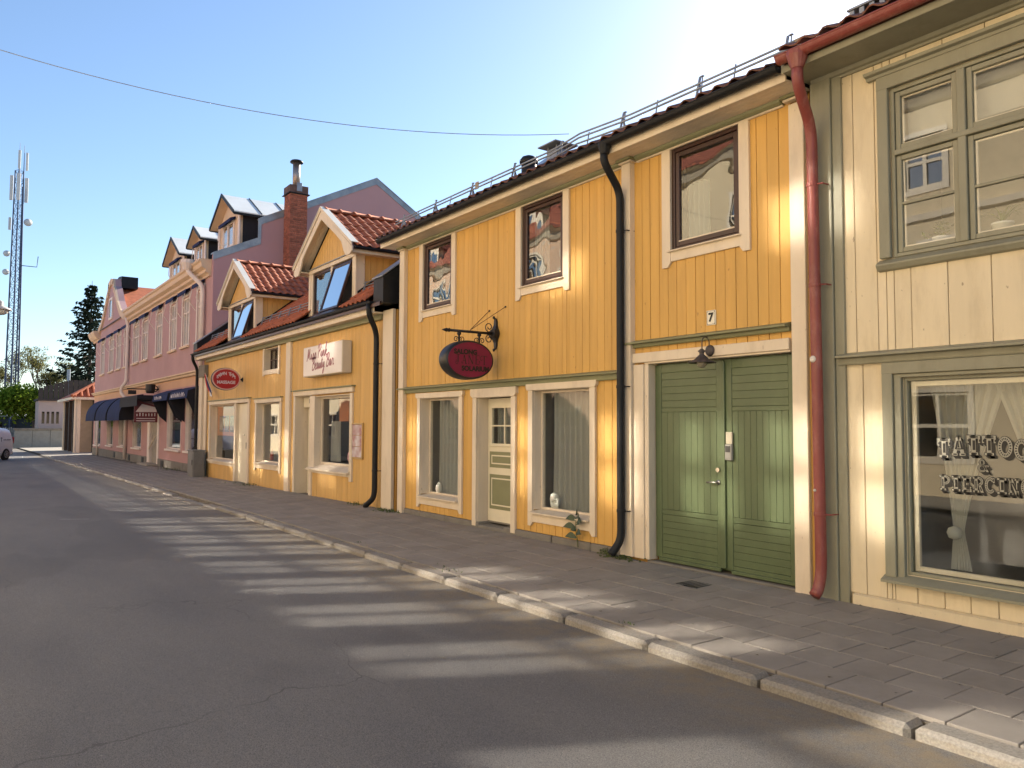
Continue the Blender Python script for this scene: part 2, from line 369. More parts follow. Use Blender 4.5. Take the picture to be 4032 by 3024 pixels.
def frame_mb(x0, x1, z0, z1, y0, y1, w, mb=None, wb=None, b=.004):
    mb = mb or MB(); wb = w if wb is None else wb
    mb.box(x0, x0 + w, y0, y1, z0, z1, b); mb.box(x1 - w, x1, y0, y1, z0, z1, b)
    mb.box(x0 + w, x1 - w, y0 + .001, y1 - .001, z1 - w, z1 - .001, b); mb.box(x0 + w, x1 - w, y0 + .001, y1 - .001, z0 + .001, z0 + wb, b)
    return mb

def wavy_cloth(x0, x1, z0, z1, y, amp=.03, waves=8, seed=0, nx=60, nz=14, pinch=None):
    """hanging cloth; pinch = (x, z, narrow) gathers it towards a point"""
    rr = random.Random(seed); ph = [rr.random() * 6 for _ in range(4)]; mb = MB(); v = []; f = []
    for j in range(nz + 1):
        t = j / nz; z = z1 + (z0 - z1) * t
        for i in range(nx + 1):
            s = i / nx; x = x0 + (x1 - x0) * s; k = 1.0
            if pinch:
                px_, pz, nar = pinch
                dd = abs(z - pz) / (z1 - pz if z > pz else max(.01, pz - z0))
                k = nar + (1 - nar) * min(1, dd) ** (1.25 if z > pz else .8) * (1.0 if z > pz else .16)
                x = px_ + (x - px_) * k
            a = amp * (math.sin(s * waves * 6.283 + ph[0] + .6 * math.sin(t * 3 + ph[1])) + .5 * math.sin(s * waves * 13.1 + ph[2]))
            v.append((x, y + a * (.5 + .5 * k), z))
    for j in range(nz):
        for i in range(nx):
            q = j * (nx + 1) + i; f.append((q, q + 1, q + nx + 2, q + nx + 1))
    return mb.add(v, f)

def text_mesh(body, size, mat, extrude=.002, bold=0.0, spacing=1.0, shear=0.0, align='CENTER'):
    cu = bpy.data.curves.new('t', 'FONT'); cu.body = body; cu.size = size; cu.extrude = extrude; cu.offset = bold; cu.space_character = spacing; cu.shear = shear
    cu.align_x = align; cu.align_y = 'CENTER'
    o = bpy.data.objects.new('t', cu); COL.objects.link(o)
    dg = bpy.context.evaluated_depsgraph_get(); me = bpy.data.meshes.new_from_object(o.evaluated_get(dg))
    bpy.data.objects.remove(o); me.materials.clear(); me.materials.append(mat); return me
FACE_STREET = Euler((R(90), 0, 0))          # text read from the street (-y)
FACE_PX = Euler((R(90), 0, R(90)))          # text read from +x

def smooth_path(pts, r=.12, n=5):
    """round the corners of a polyline"""
    P = [Vector(p) for p in pts]; out = [P[0]]
    for i in range(1, len(P) - 1):
        a, b, c = P[i - 1], P[i], P[i + 1]
        d1 = min(r, (a - b).length * .45); d2 = min(r, (c - b).length * .45)
        p = b + (a - b).normalized() * d1; q = b + (c - b).normalized() * d2
        for k in range(n + 1):
            t = k / n; out.append(p * (1 - t) ** 2 + b * 2 * t * (1 - t) + q * t * t)
    out.append(P[-1]); return out

def gutter(parent, x0, x1, y, z, r, mat, name='gutter'):
    """half-round gutter along x"""
    mb = MB(); n = 10; v = []; f = []
    for k in range(n + 1):
        a = math.pi + math.pi * k / n
        v += [(x0, y + r * math.cos(a), z + r * math.sin(a)), (x1, y + r * math.cos(a), z + r * math.sin(a))]
    for k in range(n + 1):
        a = math.pi + math.pi * k / n
        v += [(x0, y + (r - .006) * math.cos(a), z + (r - .006) * math.sin(a)), (x1, y + (r - .006) * math.cos(a), z + (r - .006) * math.sin(a))]
    for k in range(n):
        f.append((2 * k, 2 * k + 1, 2 * k + 3, 2 * k + 2)); o = 2 * n + 2; f.append((o + 2 * k, o + 2 * k + 2, o + 2 * k + 3, o + 2 * k + 1))
    o = 2 * n + 2
    f += [(0, o, o + 1, 1), (2 * n, 2 * n + 1, o + 2 * n + 1, o + 2 * n)]
    f += [tuple(2 * k for k in range(n + 1)), tuple(2 * k + 1 for k in range(n + 1))]
    mb.add(v, f)
    mb.tube([(x0, y - r, z), (x1, y - r, z)], .009, 6)
    for i in range(int((x1 - x0) / .9) + 1):
        x = x0 + .15 + i * .9
        if x < x1: mb.box(x, x + .02, y - r - .004, y + r, z - .002, z + .006)
    return child(parent, name, mb, mat, True if False else False)

def downpipe(parent, pts, r, mat, name='downpipe', bands=(), bend=.14):
    mb = MB(); mb.tube(smooth_path(pts, bend), r, 14)
    o = child(parent, name, mb, mat, True)
    for (x, y, z) in bands:
        b = MB(); b.lathe([(r + .004, -.02), (r + .006, -.012), (r + .006, .012), (r + .004, .02)], (x, y, z), 'z', 14); b.tube([(x + r, y, z), (x + r + .05, y + .02, z), (x + r + .06, .0, z)], .008, 6)
        child(o, 'pipe_bracket', b, mat)
    return o
# ------------------------------------------------------------------ ground, road, pavement, kerb
def strip(y0, y1, dz0, dz1, x0, x1, step, mat, name, **kw):
    mb = MB(); v = []; f = []; n = max(1, int((x1 - x0) / step))
    for i in range(n + 1):
        x = x0 + (x1 - x0) * i / n; v += [(x, y0, gz(x) + dz0), (x, y1, gz(x) + dz1)]
    for i in range(n): f.append((2 * i, 2 * i + 2, 2 * i + 3, 2 * i + 1))
    mb.add(v, f); return mb.build(name, mat, **kw)

M['earth'] = pmat('grey_gravel', (.20, .18, .15), .95, var=.3, scale=(.6, .6, .6), bump=.4, bscale=(20, 20, 20))
_g = MB(); _xs = [-1500, -400, -100, -80, -58, -40, -15, 30, 400, 1500]; _ys = [-1500, -300, -40, -13, 0, 20, 300, 1500]
for _x in _xs:
    for _y in _ys: _g.v.append((_x, _y, gz(_x) - .17))
for _i in range(len(_xs) - 1):
    for _j in range(len(_ys) - 1):
        _k = _i * len(_ys) + _j; _g.f.append((_k, _k + len(_ys), _k + len(_ys) + 1, _k + 1)); _g.mi.append(0)
_g.build('ground', M['earth'], kind='structure')
strip(-9.6, -2.5, -.11, -.11, -130, 40, 2, M['asphalt'], 'road', kind='structure')
strip(-12.4, -9.6, -.02, -.04, -100, 40, 4, M['concrete'], 'opposite_pavement', kind='structure')
strip(-2.29, 30.0, -.05, -.05, -92, -58.6, 3, M['concrete'], 'side_yard', kind='structure')

# pavement bed with slabs set on it
_p = MB(); _n = 36
for _i in range(_n + 1):
    _x = -58.6 + 70.6 * _i / _n; _p.v += [(_x, -2.31, gz(_x) - .30), (_x, -2.31, gz(_x) - .062), (_x, .25, gz(_x) - .018), (_x, .25, gz(_x) - .30)]
for _i in range(_n):
    for _k in range(4): _p.f.append((_i * 4 + _k, _i * 4 + 4 + _k, _i * 4 + 4 + (_k + 1) % 4, _i * 4 + (_k + 1) % 4)); _p.mi.append(0)
pav = _p.build('pavement', M['joint'], kind='structure')
SW, SL, NR = .375, .385, 6
def slab_z(x, y): return gz(x) - .04 + (y + 2.3) / 2.3 * .04
_slabs = []
for r in range(NR):
    y0 = -2.285 + r * SW
    i = 0; x = 4.0 + (SL / 2 if r % 2 else 0)
    while x > -58.4:
        _slabs.append((x, y0)); x -= SL
_vis = [s for s in _slabs if s[0] < -.7 + (s[1] + 7) * -.28 + .9]
_vis.sort(key=lambda s: (s[0]) ** 2 + (s[1] + 7) ** 2)
_own = set(_vis[:300]); _slabme = [MB().box(-SL / 2 + .0035, SL / 2 - .0035, .003, SW - .003, -.03, .0, .004).mesh('slab', M['slab']) for _ in range(1)]
_rest = MB(); _rr = random.Random(4)
for s in _slabs:
    x, y = s; z = slab_z(x, y + SW / 2); tx, ty, dz = _rr.uniform(-.004, .004), _rr.uniform(-.004, .004), _rr.uniform(-.002, .002)
    if s in _own:
        link('slab', _slabme[0], pav, loc=(x, y, z + dz), rot=(.017 + tx, ty, _rr.uniform(-.006, .006)))
    else:
        _rest.box(x - SL / 2 + .005, x + SL / 2 - .005, y + .004, y + SW - .004, z - .03, z + dz + .001)
_rest.build('far_slabs', M['slab'], pav, kind='stuff')

kerb = link('kerb', None, kind='structure')
_rr = random.Random(8); x = 6.0; _i = 0
while x > -60:
    L_ = 1.05 if x > -40 else 1.05
    mb = MB().box(-L_ + .016, 0, -.105, .095, -.28, 0, .03)
    for k in range(len(mb.v)):
        p = mb.v[k]; mb.v[k] = (p[0], p[1] + _rr.uniform(-.006, .006), p[2] + (_rr.uniform(-.004, .004)))
    low = -.075 if -21.3 < x - .5 < -18.2 else (-.035 if -22.3 < x - .5 < -17.2 else 0)
    link('kerbstone', mb.mesh('kerbstone', M['kerb']), kerb, loc=(x, -2.40 + _rr.uniform(-.006, .006), gz(x - .5) - .038 + low), rot=(0, 0, _rr.uniform(-.004, .004)))
    x -= L_ + _rr.uniform(0, .012)

_pm = MB(); _pm.v = [(-17.06, -5.37, gz(-17) - .106), (-16.80, -4.90, gz(-17) - .106), (-16.72, -4.94, gz(-17) - .106), (-16.98, -5.41, gz(-17) - .106)]; _pm.f = [(0, 1, 2, 3)]; _pm.mi = [0]
_pm.build('paint_mark', pmat('worn_white_paint', (.24, .235, .225), .8, var=.3, scale=(9, 9, 9)), label='short worn white paint mark on the road', cat='road marking')
# iron cover set in the slabs, worn road line
mb = MB().box(-5.95, -5.62, -.72, -.42, -.028, -.008, .004)
for k in range(6): mb.box(-5.93 + k * .052, -5.905 + k * .052, -.70, -.44, -.008, -.003)
mb.build('drain_cover', M['iron'], label='small dark iron cover set in the slabs before the green gate', cat='drain cover')

# ------------------------------------------------------------------ two-storey yellow house
YH = thing('yellow_house', 'two-storey yellow timber house with the green double gate and number seven', 'house', (-9.3, 0, 0))
W1 = [(-12.82, -11.79), (-9.70, -8.68), (-6.60, -5.58)]
upper_holes = [(a - .03, b + .03, 3.74, 5.04) for a, b in W1]
hA, hD, hB, hG = (-12.86, -11.50, .36, 2.16), (-10.92, -9.95, .0, 2.13), (-9.38, -8.10, .38, 2.19), (-7.0, -4.95, .0, 2.44)
mb = MB(); wall_mesh(mb, -13.62, -4.72, -.3, 5.08, .018, .22, upper_holes + [(h[0] - .022, h[1] + .022, h[2], h[3] + .025) for h in (hA, hD, hB)] + [hG])
child(YH, 'wall', mb, M['yellow_groove'])
mb = MB(); mb.box(-13.62, -4.72, 8.0, 8.2, -.3, 5.2); mb.box(-13.62, -13.45, .23, 7.99, -.3, 5.2); mb.box(-4.92, -4.72, .23, 7.99, -.3, 5.2)
mb.prism([(.22, 5.2), (8.0, 5.2), (4.0, 7.1)], 'x', -13.62, -13.45); mb.prism([(.22, 5.2), (8.0, 5.2), (4.0, 7.1)], 'x', -4.92, -4.72)
mb.box(-13.44, -4.93, .23, 7.99, 2.75, 2.85)
child(YH, 'rear_walls', mb, M['yellow_groove'])
BW = .148
def cas(h, e=.06): return (h[0] - e, h[1] + e, h[2] - e, h[3] + e)
boards(YH, -13.50, -7.38, .10, 2.30, [cas(hA), (hD[0] - .05, hD[1] + .05, -1, 2.2), cas(hB)], -.002, BW, M['yellow'])
boards(YH, -13.50, -7.38, 2.38, 5.04, [cas(h, .03) for h in upper_holes[:2]], -.002, BW, M['yellow'])
boards(YH, -7.26, -4.93, 2.72, 5.04, [cas(upper_holes[2], .03)], -.002, BW, M['yellow'])
boards(YH, -7.26, -4.93, 2.545, 2.65, [], -.002, BW, M['yellow'])
boards(YH, -7.26, -7.19, .03, 2.545, [], -.002, .13, M['yellow'])
boards(YH, -4.80, -4.715, .0, 5.0, [], -.002, .045, M['yellow'])
# plinth stones
_rr = random.Random(3); x = -13.7
while x < -7.5:
    w = _rr.uniform(.7, 1.3); xe = min(x + w, -7.45)
    if not (x > -11.0 and xe < -9.9):
        mb = MB().box(x + .006, xe - .006, -.03 + _rr.uniform(-.01, .01), .3, -.2, .095, .015); child(YH, 'plinth_stone', mb, M['plinth'])
    x += w
# door step stone
child(YH, 'door_step', MB().box(-10.98, -9.90, -.03, .4, -.1, .055, .012), M['plinth'])
# corner boards, middle post
def post(x0, x1, y, z0, z1, foot=.0, name='corner_board', parent=None, mat=None, inner=0.0):
    mb = MB()
    if foot:
        mb.prism([(x0 - foot, z0), (x1 + foot * .4, z0), (x1 + foot * .3, z0 + .18), (x1, z0 + .45), (x1, z1), (x0, z1), (x0, z0 + .45), (x0 - foot * .7, z0 + .18)], 'y', y, inner)
    else: mb.box(x0, x1, y, inner, z0, z1, .006)
    return child(parent or YH, name, mb, mat or M['white'])
post(-13.66, -13.47, -.085, -.02, 5.03)
post(-7.40, -7.245, -.085, .04, 5.03, .05, 'pilaster')
post(-4.92, -4.745, -.055, -.03, 5.0, 0)
for (x0, x1, y) in ((-13.68, -13.44, -.115), (-7.43, -7.21, -.115), (-4.97, -4.74, -.08)):
    child(YH, 'capital', MB().box(x0, x1, y, .0, 5.032, 5.058, .004), M['white'])
    child(YH, 'capital', MB().box(x0 - .02, x1 + .02, y - .03, .0, 5.06, 5.092, .004), M['sage'])
# frieze, soffit, fascia
xe = [(-13.42, -7.46), (-7.18, -5.0)]
for a, b in xe:
    child(YH, 'frieze_strip', MB().box(a + .001, b - .001, -.035, -.003, 5.018, 5.040, .003), M['white'])
    child(YH, 'frieze', MB().box(a, b, -.055, -.004, 5.041, 5.091, .004), M['sage'])
    child(YH, 'frieze', MB().prism([(-.004, 5.0911), (-.085, 5.0911), (-.075, 5.06), (-.056, 5.045), (-.004, 5.045)], 'x', a + .004, b - .004), M['sage'])
y = -.378
for k in range(5):
    child(YH, 'soffit_board', MB().box(-13.85, -4.70, -.375 + k * .078, -.375 + k * .078 + .074, 5.093, 5.112, .002), M['white'])
child(YH, 'fascia', MB().box(-13.86, -4.70, -.402, -.377, 5.085, 5.205, .004), M['white'])
# roof
PITCH = math.tan(R(26)); E0 = (-.46, 5.235)
def roofz(yy): return E0[1] + (yy - E0[0]) * PITCH
mb = MB().prism([(-.44, 5.21), (4.0, roofz(4.0) - .05), (8.44, 5.21), (8.44, 5.17), (4.0, roofz(4.0) - .1), (-.44, 5.17)], 'x', -13.9, -4.66)
child(YH, 'roof_deck', mb, M['brown'])
def tile_profile(w, n=8):
    """S-shaped pantile cross-section of width w"""
    return [(i / n * w, .028 * math.sin(i / n * 2 * math.pi) + (.012 if i > n / 2 else 0)) for i in range(n + 1)]
def pantile_mb(w, L_, th=.014, mb=None):
    """one tile: lies in local x (across) / y (up the slope) / z (normal)"""
    mb = mb or MB(); pr = tile_profile(w, 6); n = len(pr); v = []
    for (yy, lift) in ((0, .022), (L_, .0)):
        v += [(x_, yy, z_ + lift) for x_, z_ in pr] + [(x_, yy, z_ + lift - th) for x_, z_ in pr]
    f = []
    for i in range(n - 1):
        f += [(i, i + 1, 2 * n + i + 1, 2 * n + i), (n + i, 3 * n + i, 3 * n + i + 1, n + i + 1), (i, n + i, n + i + 1, i + 1), (2 * n + i, 2 * n + i + 1, 3 * n + i + 1, 3 * n + i)]
    f += [(0, 2 * n, 3 * n, n), (n - 1, 2 * n - 1, 4 * n - 1, 3 * n - 1)]
    return mb.add(v, f)
TW = .225
_tile_me = pantile_mb(TW + .012, .36).mesh('tile', M['tile_old'], False)
_tile_me_red = pantile_mb(TW + .012, .36).mesh('tile', M['tile'], False)
def slope_M(x, yy, z, ang, flip=False):
    return Matrix.Translation((x, yy, z)) @ Matrix.Rotation(ang, 4, 'X')
def tiled_slope(parent, x0, x1, y0, z0, ang, rows, own_rows, me_own, mat, clip=None, seed=0):
    rr = random.Random(seed); rest = MB(); nrest = 0
    n = int((x1 - x0) / TW); off = Vector(parent.location) if parent.parent is None else Vector(parent.parent.location)
    for j in range(rows):
        for i in range(n):
            x = x0 + i * TW; yy = y0 + j * .32 * math.cos(ang); z = z0 + j * .32 * math.sin(ang)
            if clip and clip(x + TW / 2, yy): continue
            a = ang + rr.uniform(-.02, .02); dz = rr.uniform(-.004, .006); rz = rr.uniform(-.012, .012)
            if j < own_rows:
                link('tile', me_own, parent, loc=Vector((x, yy, z + dz)) - off, rot=(a, rr.uniform(-.02, .02), rz))
            else:
                b = len(rest.v); pantile_mb(TW + .012, .36, mb=rest); rest.xf(slope_M(x, yy, z + dz, a), b); nrest += 1
    if nrest:
        child(parent, 'upper_tiles', rest, mat, kind='stuff')
rf = child(YH, 'roof', MB().box(-13.9, -4.66, 3.9, 4.1, roofz(4.0) - .02, roofz(4.0) + .06, .02), M['tile_old'])
tiled_slope(rf, -13.86, -4.66, -.50, 5.245, R(26), 15, 1, _tile_me, M['tile_old'], seed=5)
child(YH, 'verge_flashing', MB().box(-13.93, -13.86, -.47, -.30, 5.24, 5.30, .004), M['zinc'])
gutter(YH, -13.80, -4.72, -.475, 5.215, .062, M['black'])
for (x, lab) in ((-7.29, 0),):
    child(YH, 'gutter_outlet', MB().lathe([(.085, .0), (.085, -.03), (.07, -.08), (.056, -.13)], (x, -.475, 5.20), 'z', 12), M['black'])
downpipe(YH, [(-7.30, -.475, 5.09), (-7.30, -.475, 4.97), (-7.36, -.15, 4.66), (-7.36, -.15, .24), (-7.40, -.24, .10), (-7.41, -.28, .06)], .050, M['black'],
         bands=[(-7.36, -.15, 4.15), (-7.36, -.15, 2.16), (-7.36, -.15, .60)], bend=.13)

def old_sash_window(parent, x0, x1, z0, z1):
    """dark brown side-hung window in a cream casing"""
    w = child(parent, 'window', frame_mb(x0, x1, z0, z1, .0, .09, .045), M['brown'])
    child(w, 'sash', frame_mb(x0 + .05, x1 - .05, z0 + .05, z1 - .05, .012, .06, .055, wb=.07), M['brown'])
    child(w, 'pane', MB().box(x0 + .10, x1 - .10, .034, .038, z0 + .115, z1 - .10), M['glass_wavy'])
    child(w, 'glazing_bar', MB().box(x0 + .095, x1 - .095, .008, .0115, z0 + .105, z0 + .12), M['white'])
    child(w, 'casing', MB().prism([(x0 - .14, z0 - .19), (x0 - .05, z0 - .19), (x0 - .004, z0 - .13), (x0 - .004, z1 + .0), (x0 - .14, z1 + .0)], 'y', -.035, .0), M['white'])
    child(w, 'casing', MB().prism([(x1 + .14, z0 - .19), (x1 + .05, z0 - .19), (x1 + .004, z0 - .13), (x1 + .004, z1 + .0), (x1 + .14, z1 + .0)], 'y', -.035, .0), M['white'])
    child(w, 'casing', MB().box(x0 - .003, x1 + .003, -.033, .0, z0 - .125, z0 - .004, .003), M['white'])
    child(w, 'sill', MB().box(x0 - .03, x1 + .03, -.075, .012, z0 - .012, z0 + .004, .003), M['white'])
    room(w, x0 + .02, x1 - .02, .24, 1.9, z0 - .4, z1 + .02, M['dark_in'])
    return w
for i, (a, b) in enumerate(W1):
    old_sash_window(YH, a, b, 3.77, 5.018)
# curtains behind upper windows
def curtain(label, *a, mat='curtain', group=None, **k):
    return wavy_cloth(*a, **k).build('curtain', M[mat], smooth=True, label=label, cat='curtain', group=group)
curtain('pale net curtain behind the upper window above the hanging oval sign', -9.62, -9.25, 3.75, 5.0, .18, .02, 5, 2)
curtain('grey side curtain in the upstairs window closest to the low house', -12.74, -12.45, 3.75, 5.0, .18, .02, 4, 3, mat='curtain_grey')
curtain('crumpled pale curtain behind the upper window over the gate', -6.52, -6.2, 3.75, 4.6, .2, .03, 4, 7)

# ledges
def ledge(parent, x0, x1, zt, zb, name='ledge', mat=None):
    child(parent, name, MB().prism([(.0, zt), (-.115, zt - .035), (-.115, zt - .052), (-.045, zt - .06), (-.04, zb + .012), (-.05, zb), (.0, zb)], 'x', x0, x1), mat or M['sage'])
ledge(YH, -13.70, -7.47, 2.395, 2.265)
ledge(YH, -7.36, -4.955, 2.745, 2.645)

# salon windows
def shop_window(parent, x0, x1, z0, z1, rec, glassmat, c=.115, head=.10, foot=.24, rm='room_grey', rdepth=2.2, sill=.07, cham=True, mat=None, namew='shop_window', ymat=None):
    """display window set back in a deep boxed opening"""
    wm = mat or M['white']
    w = child(parent, namew, frame_mb(x0, x1, z0, z1, rec - .01, rec + .05, .035), wm)
    child(w, 'pane', MB().box(x0 + .033, x1 - .033, rec + .012, rec + .018, z0 + .033, z1 - .033), M[glassmat])
    jb = MB(); jb.box(x0 - .02, x0, -.003, rec + .05, z0 - .0, z1, 0); jb.box(x1, x1 + .02, -.003, rec + .05, z0, z1, 0); jb.box(x0 - .02, x1 + .02, -.003, rec + .05, z1 + .001, z1 + .02)
    child(w, 'reveal', jb, wm)
    child(w, 'casing', MB().prism([(x0 - c, z0 - foot), (x0 - .05, z0 - foot), (x0 - .006, z0 - foot + .05), (x0 - .006, z1 + .006), (x0 - c, z1 + .006)], 'y', -.04, -.004), wm)
    child(w, 'casing', MB().prism([(x1 + c, z0 - foot), (x1 + .05, z0 - foot), (x1 + .006, z0 - foot + .05), (x1 + .006, z1 + .006), (x1 + c, z1 + .006)], 'y', -.04, -.004), wm)
    child(w, 'casing', MB().prism([(x0 - c - .01, z1 + .008), (x1 + c + .01, z1 + .008), (x1 + c + .04, z1 + .045), (x1 + c + .04, z1 + head), (x0 - c - .04, z1 + head), (x0 - c - .04, z1 + .045)], 'y', -.055, -.004), wm)
    child(w, 'casing', MB().box(x0 - .005, x1 + .005, -.038, -.004, z0 - foot + .06, z0 - .055, .003), wm)
    child(w, 'sill', MB().prism([(-sill - .03, z0 - .05), (-sill - .03, z0 - .03), (rec - .011, z0 + .002), (rec - .011, z0 - .05)], 'x', x0 + .001, x1 - .001), wm)
    if rm: room(w, x0 - .3, x1 + .3, rec + .10, rdepth, z0 - .15, z1 + .3, M[rm])
    return w
hAw = shop_window(YH, -12.86, -11.50, .41, 2.15, .17, 'glass_shop')
hBw = shop_window(YH, -9.38, -8.10, .43, 2.18, .13, 'glass_shop')
curtain('long white curtain behind the display window beside the low house', -12.72, -11.45, .42, 2.3, .31, .025, 10, 11)
curtain('long white curtain behind the display window beside the black downpipe', -9.26, -8.02, .44, 2.3, .27, .025, 10, 12)
# ornaments on the inner sills
mb = MB().lathe([(.03, 0), (.055, .02), (.07, .07), (.062, .13), (.04, .17), (.02, .20)], (-12.60, .235, .43), 'z', 14)
mb.build('ceramic_bird', flat('white_ceramic', (.75, .73, .68), .3), smooth=True, label='small white ceramic ornament on the sill of the display window near the low house', cat='ornament')
o = thing('paw_ornament', 'white hand-shaped ornament on the sill of the display window above the weed', 'ornament', (-9.14, .2, .45))
mb = MB()
for k in range(4): mb.tube([(-9.22 + k * .05, .20, .60), (-9.20 + k * .045, .19, .50), (-9.19 + k * .04, .185, .455)], [.03, .022, .014], 8)
child(o, 'fingers', mb, bpy.data.materials['white_ceramic'], True)
child(o, 'palm', MB().lathe([(.02, -.02), (.06, .0), (.07, .04), (.06, .09), (.02, .11)], (-9.145, .20, .57), 'z', 14), bpy.data.materials['white_ceramic'], True)

# salon door
M['door_white'] = pmat('cream_door_paint', (.72, .66, .50), .45, var=.05, bump=.05)
d = child(YH, 'door', MB().box(-10.91, -9.96, .185, .225, .085, .11, .002), M['plinth'])
def salon_door(par, x0, x1, y, z0, z1, gx0, gx1, gz0, gz1, panels, npane=(2, 2)):
    leaf = MB(); wall_mesh(leaf, x0, x1, z0, z1, y, y + .045, [(gx0, gx1, gz0, gz1)])
    child(par, 'leaf', leaf, M['door_white'])
    child(par, 'pane', MB().box(gx0, gx1, y + .02, y + .024, gz0, gz1), M['glass_shop'])
    nb = MB()
    for i in range(1, npane[0]): xx = gx0 + (gx1 - gx0) * i / npane[0]; nb.box(xx - .012, xx + .012, y - .004, y + .028, gz0, gz1, .003)
    for i in range(1, npane[1]): zz = gz0 + (gz1 - gz0) * i / npane[1]; nb.box(gx0, gx1, y - .002, y + .026, zz - .012, zz + .012, .003)
    nb.box(gx0 - .04, gx1 + .04, y - .03, y - .0005, gz0 - .045, gz0 - .015, .004)
    child(par, 'glazing_bars', nb, M['door_white'])
    for (pz0, pz1) in panels:
        child(par, 'panel_border', MB().box(gx0 - .05, gx1 + .05, y - .006, y - .0005, pz0, pz1, .002), M['sage'])
        child(par, 'panel_border', frame_mb(gx0 + .01, gx1 - .01, pz0 + .055, pz1 - .055, y - .016, y - .0065, .022), M['door_white'])
        child(par, 'panel', MB().box(gx0 + .033, gx1 - .033, y - .012, y - .0065, pz0 + .078, pz1 - .078, .002), M['sage'])
salon_door(d, -10.91, -9.96, .185, .112, 2.105, -10.80, -10.07, 1.37, 1.95, [(.98, 1.24), (.31, .87)])
wavy_cloth(-10.82, -10.05, 1.3, 2.0, .30, .012, 9, 3, 50, 4).build('curtain', M['curtain_grey'], smooth=True, label='grey pleated curtain behind the four panes of the salon door', cat='curtain')
jb = MB(); jb.box(-10.94, -10.92, -.003, .23, .06, 2.12); jb.box(-9.95, -9.93, -.003, .23, .06, 2.12); jb.box(-10.94, -9.93, -.003, .23, 2.121, 2.14)
child(d, 'reveal', jb, M['white'])
child(d, 'casing', MB().box(-11.045, -10.93, -.045, .0, .03, 2.115, .005), M['white'])
child(d, 'casing', MB().box(-9.94, -9.825, -.045, .0, .03, 2.115, .005), M['white'])
child(d, 'casing', MB().prism([(-11.03, 2.117), (-9.84, 2.117), (-9.79, 2.16), (-9.79, 2.262), (-11.09, 2.262), (-11.09, 2.16)], 'y', -.06, .0), M['white'])
room(d, -11.2, -9.7, .29, 1.8, .06, 2.3, M['dark_in'])

# green double gate
G = child(YH, 'gate', MB().box(-6.985, -4.955, .125, .145, .045, 2.43, .0), M['gate'])
def gate_leaf(x0, x1):
    lf = child(G, 'leaf', frame_mb(x0, x1, .07, 2.415, .075, .12, .10, wb=.05, b=.004), M['gate'])
    child(G, 'rail', MB().box(x0 + .1, x1 - .1, .08, .12, 1.835, 1.885, .003), M['gate']); child(G, 'rail', MB().box(x0 + .1, x1 - .1, .08, .12, .595, .655, .003), M['gate'])
    zz = [1.888 + i * .0855 for i in range(6)]
    for z in zz[:5]: board_obj(G, 'board', x1 - x0 - .206, .03, .0835, x0 + .103, .080, z, M['gate'], .0022)
    n = 9; w = (x1 - x0 - .206) / n
    for i in range(n): board_obj(G, 'board', w - .0025, .03, 1.175, x0 + .103 + i * w, .080, .658, M['gate'], .0022)
    for i in range(6): board_obj(G, 'board', x1 - x0 - .206, .03, .077, x0 + .103, .080, .122 + i * .0785, M['gate'], .0022)
gate_leaf(-6.975, -5.915); gate_leaf(-5.895, -4.958)
child(G, 'astragal', MB().box(-5.935, -5.880, .050, .074, .08, 2.40, .005), M['gate'])
child(G, 'bottom_strip', MB().box(-6.9, -5.95, .045, .074, .035, .075, .004), M['gate'])
child(G, 'bottom_strip', MB().box(-5.80, -4.97, .045, .074, .035, .075, .004), M['gate'])
M['chrome'] = flat('brushed_steel', (.55, .53, .48), .25, .9)
hd = MB().tube(smooth_path([(-5.99, .074, 1.03), (-5.99, .02, 1.03), (-6.12, .02, 1.025)], .03), .010, 8)
hd.lathe([(.026, 0), (.026, .012)], (-5.99, .0625, 1.03), 'y', 14)
child(G, 'handle', hd, M['chrome'], True)
child(G, 'lock', MB().lathe([(.026, 0), (.024, .014), (.012, .018)], (-5.99, .056, 1.17), 'y', 14), M['chrome'])
child(G, 'casing', MB().box(-7.235, -7.06, -.05, -.002, .03, 2.43, .005), M['white'])
child(G, 'casing', MB().box(-7.058, -6.99, -.03, .12, .03, 2.43, .004), M['white'])
child(G, 'casing', MB().box(-7.25, -4.955, -.052, -.002, 2.455, 2.575, .005), M['white'])
child(G, 'casing', MB().box(-7.058, -4.955, -.03, .12, 2.432, 2.454, .003), M['white'])
child(G, 'threshold', MB().box(-7.05, -4.9, -.01, .3, -.1, .02, .01), M['plinth'])
# keypad intercom
k = thing('door_intercom', 'grey keypad intercom mounted on the right leaf of the green gate', 'intercom', (-5.80, .05, 1.3))
M['grey_plastic'] = flat('grey_plastic', (.30, .29, .26), .5); M['dark_plastic'] = flat('dark_plastic', (.03, .03, .03), .4)
child(k, 'cover_plate', MB().box(-5.865, -5.775, .048, .075, 1.465, 1.60, .006), flat('beige_plastic', (.42, .38, .28), .6))
child(k, 'case', MB().box(-5.866, -5.774, .030, .0755, 1.285, 1.462, .008), M['grey_plastic'])
child(k, 'screen', MB().box(-5.853, -5.787, .026, .0298, 1.375, 1.445, .002), M['dark_plastic'])
for r in range(4):
    for c in range(3): child(k, 'key', MB().box(-5.851 + c * .023, -5.834 + c * .023, .025, .0297, 1.303 + r * .017, 1.315 + r * .017, .002), M['grey_plastic'])

